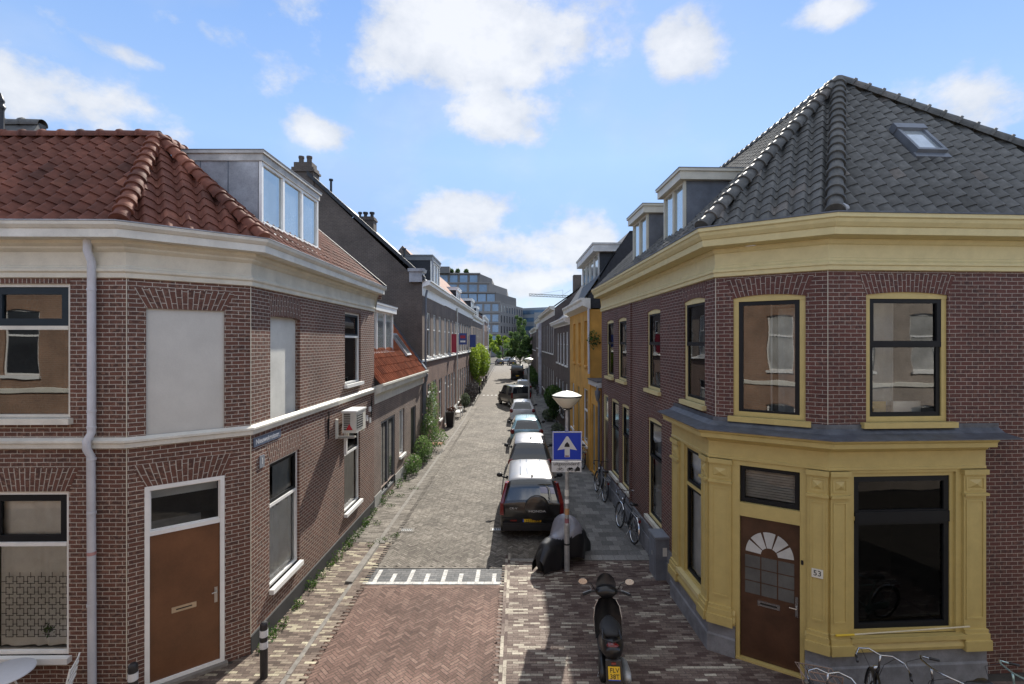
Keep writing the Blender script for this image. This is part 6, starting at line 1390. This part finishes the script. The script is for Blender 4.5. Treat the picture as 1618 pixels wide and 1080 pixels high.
t = thing('waste_bin', 'small black bin on a post at the left kerb before the ivy', 'bin', (-4.25, 50.5, 0)); m = MB(); m.box(LOCAL, -4.5, -4.05, 50.3, 50.7, .75, 1.35); m.build('bin', BLACKM, t); m = MB(); m.tube([(-4.27, 50.5, 0), (-4.27, 50.5, .8)], .06, 8); m.build('post', BLACKM, t)

# ================================================================ cafe table and chair
t = thing('cafe_table', 'round white metal cafe table under the left ground floor window', 'table', (-7.42, 7.08, 0))
m = MB(); m.lathe([(0, .745), (.33, .745), (.35, .735), (.352, .72), (.34, .715), (0, .72)], (-7.42, 7.08, 0), seg=40); m.build('tabletop', mat('white enamel', (.62, .64, .68), .3, var=.05), t, smooth='auto')
for a in (.5, 2.1, 3.6, 5.2):
    m = MB(); m.tube([(-7.42+.08*math.cos(a), 7.08+.08*math.sin(a), .72), (-7.42+.2*math.cos(a), 7.08+.2*math.sin(a), .36), (-7.42+.28*math.cos(a), 7.08+.28*math.sin(a), 0)], .012, 8); m.build('leg', WHITE, t)
t = thing('folding_chair', 'white slatted metal folding chair beside the cafe table', 'chair', (0, 0, 0))
for i, (y, z) in enumerate(((.20, .60), (.215, .69), (.23, .78), (.24, .86))):
    m = MB(); m.hexa([(-.20, y, z-.022), (.20, y, z-.022), (.20, y+.012, z-.022), (-.20, y+.012, z-.022), (-.20, y+.006, z+.022), (.20, y+.006, z+.022), (.20, y+.018, z+.022), (-.20, y+.018, z+.022)]); m.build('back_slat', WHITE, t)
for i in range(5): m = MB(); m.box(LOCAL, -.2, .2, -.18+i*.075, -.13+i*.075, .44, .452); m.build('seat_slat', WHITE, t)
for s_ in (-1, 1):
    m = MB(); m.tube([(s_*.21, -.24, 0), (s_*.21, .16, .46), (s_*.21, .25, .90)], .011, 8); m.build('back_frame', WHITE, t)
    m = MB(); m.tube([(s_*.195, .28, 0), (s_*.195, -.2, .44)], .011, 8); m.build('leg', WHITE, t)
t.location = (-6.62, 6.98, 0); t.rotation_euler = (0, 0, R(-62))

t = thing('house_plant', 'small green plant in a white pot standing inside the left ground floor window', 'plant', (-7.35, 7.8, .72))
m = MB(); m.lathe([(0, .74), (.05, .74), (.065, .86), (0, .86)], (-7.35, 7.76, 0), seg=14); m.build('pot', WHITE, t)
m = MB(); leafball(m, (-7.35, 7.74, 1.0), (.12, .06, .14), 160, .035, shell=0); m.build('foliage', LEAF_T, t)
# ================================================================ bench, planter, mat, boards
t = thing('garden_bench', 'white wooden garden bench against the left houses behind the black planter', 'bench', (-4.4, 35.9, 0))
fB = Fr((-4.66, 36.7), (-4.66, 35.2))
m = MB()
for i in range(4): m.box(fB, .05, 1.45, .08+i*.11, .17+i*.11, .43, .455)
m.build('seat', WHITE, t)
m = MB()
for i in range(4): m.box(fB, .05, 1.45, .03, .055, .52+i*.1, .58+i*.1)
m.build('backrest', WHITE, t)
for u in (.03, 1.42):
    m = MB(); m.box(fB, u, u+.05, .48, .53, 0, .65); m.box(fB, u, u+.05, .02, .07, 0, .9); m.box(fB, u, u+.05, .02, .56, .65, .69); m.build('armrest', WHITE, t)
t = thing('planter', 'tall tapered black planter against the red brick wall before the white bench', 'planter', (-4.3, 32.2, 0))
m = MB(); m.hexa([(-4.6, 31.6, 0), (-4.2, 31.6, 0), (-4.2, 32.2, 0), (-4.6, 32.2, 0), (-4.68, 31.5, 1.0), (-4.12, 31.5, 1.0), (-4.12, 32.4, 1.0), (-4.68, 32.4, 1.0)]); m.build('pot', BLACKM, t)
m = MB(); leafball(m, (-4.35, 32, 1.1), (.3, .45, .18), 260, .06); m.build('foliage', var_mat('reddish leaves', [(0, (.08, .04, .025)), (1, (.22, .10, .06))], bump=0), t)
t = thing('doormat', 'orange brown doormat on the left pavement below the rose bush', 'doormat', (-4.35, 26.6, 0)); m = MB(); m.box(LOCAL, -4.7, -4.1, 26.3, 26.9, 0, .02); m.build('mat', TERRA, t)
def board(y, x1, z0, z1, mm, label, strip=None):
    t = thing('sale_board', label, 'sign', (-4.7, y, z0), 'sale boards on the left terrace')
    m = MB(); m.box(LOCAL, -4.7, x1, y-.015, y+.015, z0, z1); m.build('board', mm, t)
    if strip:
        m = MB(); m.box(LOCAL, -4.6, x1-.1, y-.02, y-.016, z0+(z1-z0)*.55, z0+(z1-z0)*.8); m.build('stripe', strip, t)
        m = MB(); m.box(LOCAL, -4.6, x1-.1, y-.02, y-.016, z0+(z1-z0)*.2, z0+(z1-z0)*.35); m.build('stripe', WHITE, t)
board(34.6, -4.35, 4.75, 6.05, REDS, 'plain red sale board standing out from the left terrace, the nearest one')
board(39.0, -4.1, 5.3, 6.2, NAVYS, 'sale board striped dark blue and white on the left terrace, the middle one', REDS)
board(47.5, -4.1, 5.0, 6.2, NAVYS, 'plain blue sale board on the left terrace, the farthest one')
t = thing('window_vent', 'small tilted white window hanging open above the rose bush', 'window', (-4.6, 25.8, 2.9))
m = MB(); fV = Fr((-4.72, 26.1), (-4.72, 25.4)); 
class TV:
    def __call__(s, u, n, z): return fV(u, n+.02+(2.9-z)*.5, z)
bars(m, TV(), 0, .65, 2.2, 2.9, .06, 0, .03); m.build('frame', WHITE, t); m = MB(); pane(m, TV(), .05, .6, 2.25, 2.85, .01); m.build('pane', DSKY, t)

# ================================================================ plants
def tuft(mb, x, y, r, h, n, size=.03):
    for _ in range(n):
        a = random.random()*6.28; rr = r*math.sqrt(random.random()); leaf(mb, Vector((x+rr*math.cos(a), y+rr*math.sin(a), random.random()**1.5*h+.01)), size, random.random())
mw = MB()
y = 8.75
while y < 24:
    big = random.random(); tuft(mw, -4.64+random.random()*.10, y, .05+.10*big, .06+.16*big*(1.4 if y > 15 else 1), int(24+110*big), .024); y += random.uniform(.08, .65)
for (x, y) in ((-3.95, 13.3), (-3.8, 13.6), (-4.3, 16.5), (-4.2, 17.5), (-3.9, 18.4), (-4.4, 19.4), (-4.3, 14.9), (-4.2, 23.2), (-4.4, 24.6), (-3.5, 13.9)): tuft(mw, x, y, .18, .05, 60, .022)
o = mw.build('weeds', LEAF); tag(o, 'straggling green weeds growing along the foot of the left walls', 'weeds', kind='stuff')
def shrub(name, label, blobs, mm, size, stems=(), cat='shrub', group=None, stem_m=BARK, flowers=None):
    b0 = blobs[0][0]; t = thing(name, label, cat, (b0[0], b0[1], 0), group)
    m = MB()
    for (c, r, n) in blobs: leafball(m, c, r, n, size, shell=.0)
    m.build('foliage', mm, t)
    if stems:
        m = MB()
        for p, r in stems: m.tube(p, r, 7)
        m.build('stem', stem_m, t)
    if flowers:
        m = MB()
        for _ in range(flowers[0]):
            c, r, n = random.choice(blobs); q = Vector((c[0]+random.uniform(-1, 1)*r[0], c[1]+random.uniform(-1, 1)*r[1], c[2]+random.uniform(-.9, 1)*r[2])); m.sphere(q, .028, seg=6, rings=4)
        m.build('blossom', flowers[1], t)
    return t
shrub('rose_bush', 'climbing rose bush with pale blossoms beside the dark door of the low house', [((-4.4, 20.6, .4), (.38, .6, .42), 1000), ((-4.35, 22.4, .6), (.42, .8, .65), 1700), ((-4.3, 23.8, 1.1), (.48, .6, 1.0), 1900), ((-4.35, 24.7, 2.0), (.42, .5, .9), 1300), ((-4.4, 25.3, 2.9), (.25, .35, .6), 450), ((-4.1, 25.2, .6), (.5, .7, .5), 700)], LEAF_T, .042,
      [([(-4.6, 24.2, 0), (-4.5, 24.3, 1.2), (-4.45, 24.9, 2.9)], .018), ([(-4.6, 23, 0), (-4.5, 23.2, 1.3)], .015)], 'rose bush', flowers=(70, mat('pale rose blossom', (.6, .42, .40), .7)))
shrub('hydrangea', 'pale flowering hydrangea behind the white bench', [((-4.3, 39.8, .8), (.4, .7, .6), 900)], LEAF_G, .07, [([(-4.4, 39.8, 0), (-4.3, 39.8, .6)], .04)])
shrub('lavender_shrub', 'tall grey purple shrub on the left pavement before the bin', [((-4.25, 43.8, 1.0), (.55, 1.3, .9), 1900), ((-4.2, 46.5, 1.1), (.5, 1.0, .9), 1000)], var_mat('grey purple leaves', [(0, (.06, .055, .05)), (.6, (.13, .115, .11)), (1, (.2, .19, .16))], bump=0), .07, [([(-4.4, 44, 0), (-4.3, 44, .8)], .05)])
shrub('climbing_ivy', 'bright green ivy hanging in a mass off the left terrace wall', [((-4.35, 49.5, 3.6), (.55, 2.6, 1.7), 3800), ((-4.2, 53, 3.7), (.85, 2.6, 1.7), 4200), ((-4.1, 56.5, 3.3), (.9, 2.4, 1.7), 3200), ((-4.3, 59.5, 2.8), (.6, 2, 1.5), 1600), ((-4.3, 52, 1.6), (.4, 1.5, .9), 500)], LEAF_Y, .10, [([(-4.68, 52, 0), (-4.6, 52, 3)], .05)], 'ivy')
gR = 'potted shrubs along the right pavement'
shrub('pavement_shrub', 'drooping green shrub growing beside the grey brick house past the yellow house', [((2.25, 31.5, 2.0), (.62, 1.3, .75), 2400), ((2.3, 31.8, 1.1), (.35, .7, .6), 600)], LEAF, .075, [([(2.5, 31.6, 0), (2.4, 31.6, 1.6)], .04)], group=gR)
shrub('pavement_shrub', 'low grey green grass clump on the right pavement, nearest of those past the yellow house', [((2.3, 28.6, .4), (.4, .5, .4), 700)], LEAF_G, .06, group=gR)
shrub('pavement_shrub', 'low grey green grass clump just behind the drooping shrub on the right', [((2.15, 34.2, .45), (.5, .7, .45), 900)], LEAF_G, .07, group=gR)
for i, y in enumerate((57, 61, 66, 71, 77)): shrub('pavement_shrub', ('dark shrub against the far right house with white door surround', 'dark shrub, second of the far group on the right', 'dark shrub, third of the far group on the right', 'dark shrub, fourth of the far group on the right', 'dark shrub, farthest of the far group on the right')[i], [((2.0, y, 1.0), (.55, 1.3, 1.0), 700)], LEAF, .12, group=gR)
shrub('wall_climber', 'small dark plant growing high on the yellow side wall beside the brick corner', [((3.2, 20.85, 5.6), (.28, .14, .42), 210)], LEAF, .05)
def tree(label, x, y, base, trunk_h, crown, mm, size, n, group=None, seed=1, lean=0):
    t = thing('street_tree', label, 'tree', (x, y, 0), group)
    random.seed(seed); m = MB(); top = crown[0][0][2]
    m.tube([(x, y, 0), (x+.03, y, trunk_h*.5), (x-.02, y, trunk_h), (x+lean, y, top)], [base, base*.8, base*.65, base*.25], 10)
    for (c, r) in crown[1:]: m.tube([(x, y, trunk_h*random.uniform(.8, 1.1)), (lerp(x, c[0], .5), lerp(y, c[1], .5), lerp(trunk_h, c[2], .45)), tuple(c)], [base*.4, base*.25, base*.08], 6)
    m.build('trunk', BARK, t, smooth=True)
    m = MB()
    for (c, r) in crown:
        k = 9
        for _ in range(k):   # clumps inside each lobe
            p = Vector((random.gauss(0, .5), random.gauss(0, .5), random.gauss(0, .5)))
            q = (c[0]+p.x*r[0], c[1]+p.y*r[1], c[2]+p.z*r[2]); s_ = random.uniform(.28, .5); leafball(m, q, (r[0]*s_, r[1]*s_, r[2]*s_*.8), n//k, size, shell=.2)
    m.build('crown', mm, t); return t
tree('slender green street tree standing at the right kerb far down the road', .3, 78, .14, 2.6, [((.2, 78, 7.3), (.9, .9, 1.9)), ((-.9, 77.6, 5.0), (1.3, 1.2, 1.5)), ((1.3, 78.4, 4.9), (1.4, 1.2, 1.6)), ((.2, 78, 5.6), (1.5, 1.4, 1.6)), ((2.3, 78.5, 4.0), (1.0, 1.2, 1.1)), ((-1.3, 78, 3.8), (1.0, 1.2, .9)), ((.2, 78, 9.0), (.45, .45, .9)), ((.6, 77.4, 3.7), (1.3, 1.0, .9))], LEAF_T, .14, 1700, seed=3)
gT = 'trees beyond the crossing'
tree('lime yellow tree behind the crossing, left of the green street tree', -4.2, 132, .2, 3, [((-4.2, 132, 6), (2.4, 2, 1.8)), ((-5.6, 132, 5), (1.8, 2, 1.8)), ((-2.5, 132, 5.5), (2, 2, 1.8))], LEAF_Y, .3, 1500, gT, 5)
tree('lime yellow tree at the far left edge of the crossing', -7.5, 126, .2, 3, [((-6.9, 126, 5.2), (1.6, 2, 2)), ((-7.9, 126, 3.6), (1.3, 2, 1.5))], LEAF_Y, .28, 1400, gT, 6)
tree('dark green tree behind the lime yellow ones', -3, 142, .2, 3, [((-3, 142, 2.6), (3.0, 2, 1.8)), ((1.5, 142, 2.8), (2.6, 2, 1.8)), ((5, 142, 3), (3, 2, 2.0))], LEAF_T, .3, 1300, gT, 7)
random.seed(11)
# ================================================================ far buildings
t = thing('apartment_block', 'large stepped modern apartment block closing the view above the left terrace', 'building', (-20, 200, 0))
FCON = mat('far block concrete', (.215, .20, .185), .8, var=.08, nscale=.2); FDK = mat('far block dark', (.14, .135, .13), .8, var=.1, nscale=.2)
def block(par, foot, z0, z1, mm, nm='wall', roofm=None):
    m = MB(); m.prism(foot, z0, z1); m.build(nm, mm, par)
def facade_windows(par, P0, P1_, zs, n, w, hgt, gm, fm=None, inset=.0):
    f = Fr(P0, P1_); st = f.L/n
    for z in zs:
        for i in range(n):
            u = st*(i+.5); m = MB(); m.box(f, u-w/2, u+w/2, -.1, .06, z, z+hgt); m.build('window', gm, par)
# footprint: front faces the street (-y), east face recedes
block(t, [(-48, 190), (-7.1, 190), (2.0, 222), (2, 250), (-48, 250)], 0, 20.9, FCON)
m = MB()
for z in (4.5, 8.6, 12.7, 16.8, 20.7): m.box(Fr((-7.1, 189.9), (-48, 189.9)), 0, 41, -.3, .0, z, z+.35) if False else m.box(LOCAL, -48, -7.0, 189.7, 190, z, z+.4)
m.build('floor_band', mat('far block band', (.30, .285, .265), .8), t)
facade_windows(t, (-7.3, 190), (-48, 190), [1.2, 5.2, 9.3, 13.4, 17.4], 13, 2.3, 2.7, BGLASS)
facade_windows(t, (2.0, 222), (-7.1, 190), [5, 9.0, 13.2, 17.2], 9, 1.0, 2.7, DGLASS)
for w_ in [c for c in t.children if c.name.startswith('window')]: pass
block(t, [(-48, 193), (-8.8, 193), (-1, 219), (-1, 250), (-48, 250)], 20.9, 24.9, FDK, 'penthouse')
block(t, [(-48, 195.5), (-11.5, 195.5), (-5, 218), (-5, 250), (-48, 250)], 24.9, 28.9, FCON, 'penthouse')
block(t, [(-48, 198), (-15.5, 198), (-11.5, 214), (-11.5, 250), (-48, 250)], 28.9, 33.0, FDK, 'penthouse')
block(t, [(-32.5, 196), (-27.5, 196), (-27.5, 250), (-48, 250), (-48, 196)], 33.0, 35.6, FDK, 'roof_house')
for (x0, x1, y, z, n) in ((-48, -9.0, 193, 21.4, 11), (-48, -12, 195.5, 25.4, 9), (-48, -16, 198, 29.4, 8)): facade_windows(t, (x1, y), (x0, y), [z], n, 3.0, 2.9, BGLASS)
for z in (24.7, 28.7, 32.8):
    m = MB(); m.box(LOCAL, -48, {24.7: -8.6, 28.7: -11.3, 32.8: -15.3}[z], {24.7: 192.6, 28.7: 195.1, 32.8: 197.6}[z], {24.7: 193.2, 28.7: 195.7, 32.8: 198.2}[z], z, z+.5); m.build('parapet', FCON, t)
t = thing('roof_planting', 'small shrubs growing on the roof terrace of the apartment block', 'shrubs', (-24, 200, 33)); m = MB()
for x in (-27, -24.5, -21): leafball(m, (x, 199, 34.0), (1.0, 1, 1.2), 260, .35)
for x in (-27, -24.5, -21): m.tube([(x, 199, 32.9), (x, 199, 34.2)], .1, 6)
m.build('foliage', LEAF, t)
t = thing('office_building', 'pale glass and concrete office building behind the street tree', 'building', (8, 230, 0))
block(t, [(-1, 235), (14, 225), (20, 260), (0, 262)], 0, 21.5, mat('far pale glass wall', (.33, .37, .40), .5, var=.12, nscale=.15))
f = Fr((14, 225), (-1, 235))
for z in (3, 7, 11, 15, 18.5):
    m = MB(); m.box(f, .5, f.L-.5, -.1, .08, z, z+1.9); m.build('window_band', BGLASS, t)
t = thing('apartment_block', 'lower grey apartment block right of the street tree, above the far right row', 'building', (14, 200, 0))
block(t, [(6.5, 200), (22, 196), (24, 220), (7, 222)], 0, 17.5, mat('far grey panels', (.25, .26, .26), .7, var=.1, nscale=.2))
facade_windows(t, (22, 196), (6.5, 200), [2, 5.5, 9, 12.5], 6, 1.5, 1.8, DGLASS)
t = thing('brick_building', 'low building with shops across the crossing behind the far trees', 'building', (-3, 150, 0)); block(t, [(-30, 150), (-9, 150), (-9, 160), (-30, 160)], 0, 7, BR_G); block(t, [(5, 150), (30, 150), (30, 160), (5, 160)], 0, 8, BR_G)
facade_windows(t, (-9, 150), (-30, 150), [1, 4], 8, 1.4, 1.8, DGLASS)
# tower crane
t = thing('tower_crane', 'slender tower crane with its long jib above the right rooftops', 'crane', (52, 420, 0)); cm = mat('crane pale steel', (.22, .22, .21), .6)
def lattice(m, p, q, w, n, r):
    p, q = Vector(p), Vector(q); d = (q-p); s_ = d.normalized().cross(Vector((0, 1, 0))).normalized()
    for o_ in (-w, w): m.tube([p+s_*o_, q+s_*o_], r, 4)
    for i in range(n): m.tube([p+d*(i/n)+s_*w*(-1)**i, p+d*((i+1)/n)+s_*w*(-1)**(i+1)], r*.7, 4)
m = MB(); lattice(m, (9, 420, 45.8), (51, 420, 43.8), .9, 30, .24); m.build('jib', cm, t)
m = MB(); lattice(m, (51, 420, 0), (51, 420, 44), 1.0, 20, .2); m.build('mast', cm, t)
m = MB(); m.tube([(37, 420, 45), (45, 420, 50)], .1, 4); m.tube([(38, 420, 44.5), (38, 420, 50)], .12, 4); m.tube([(38, 420, 50), (14, 420, 45.8)], .08, 4); m.build('stay', cm, t)
# pipe trim on far left pavement: nothing further
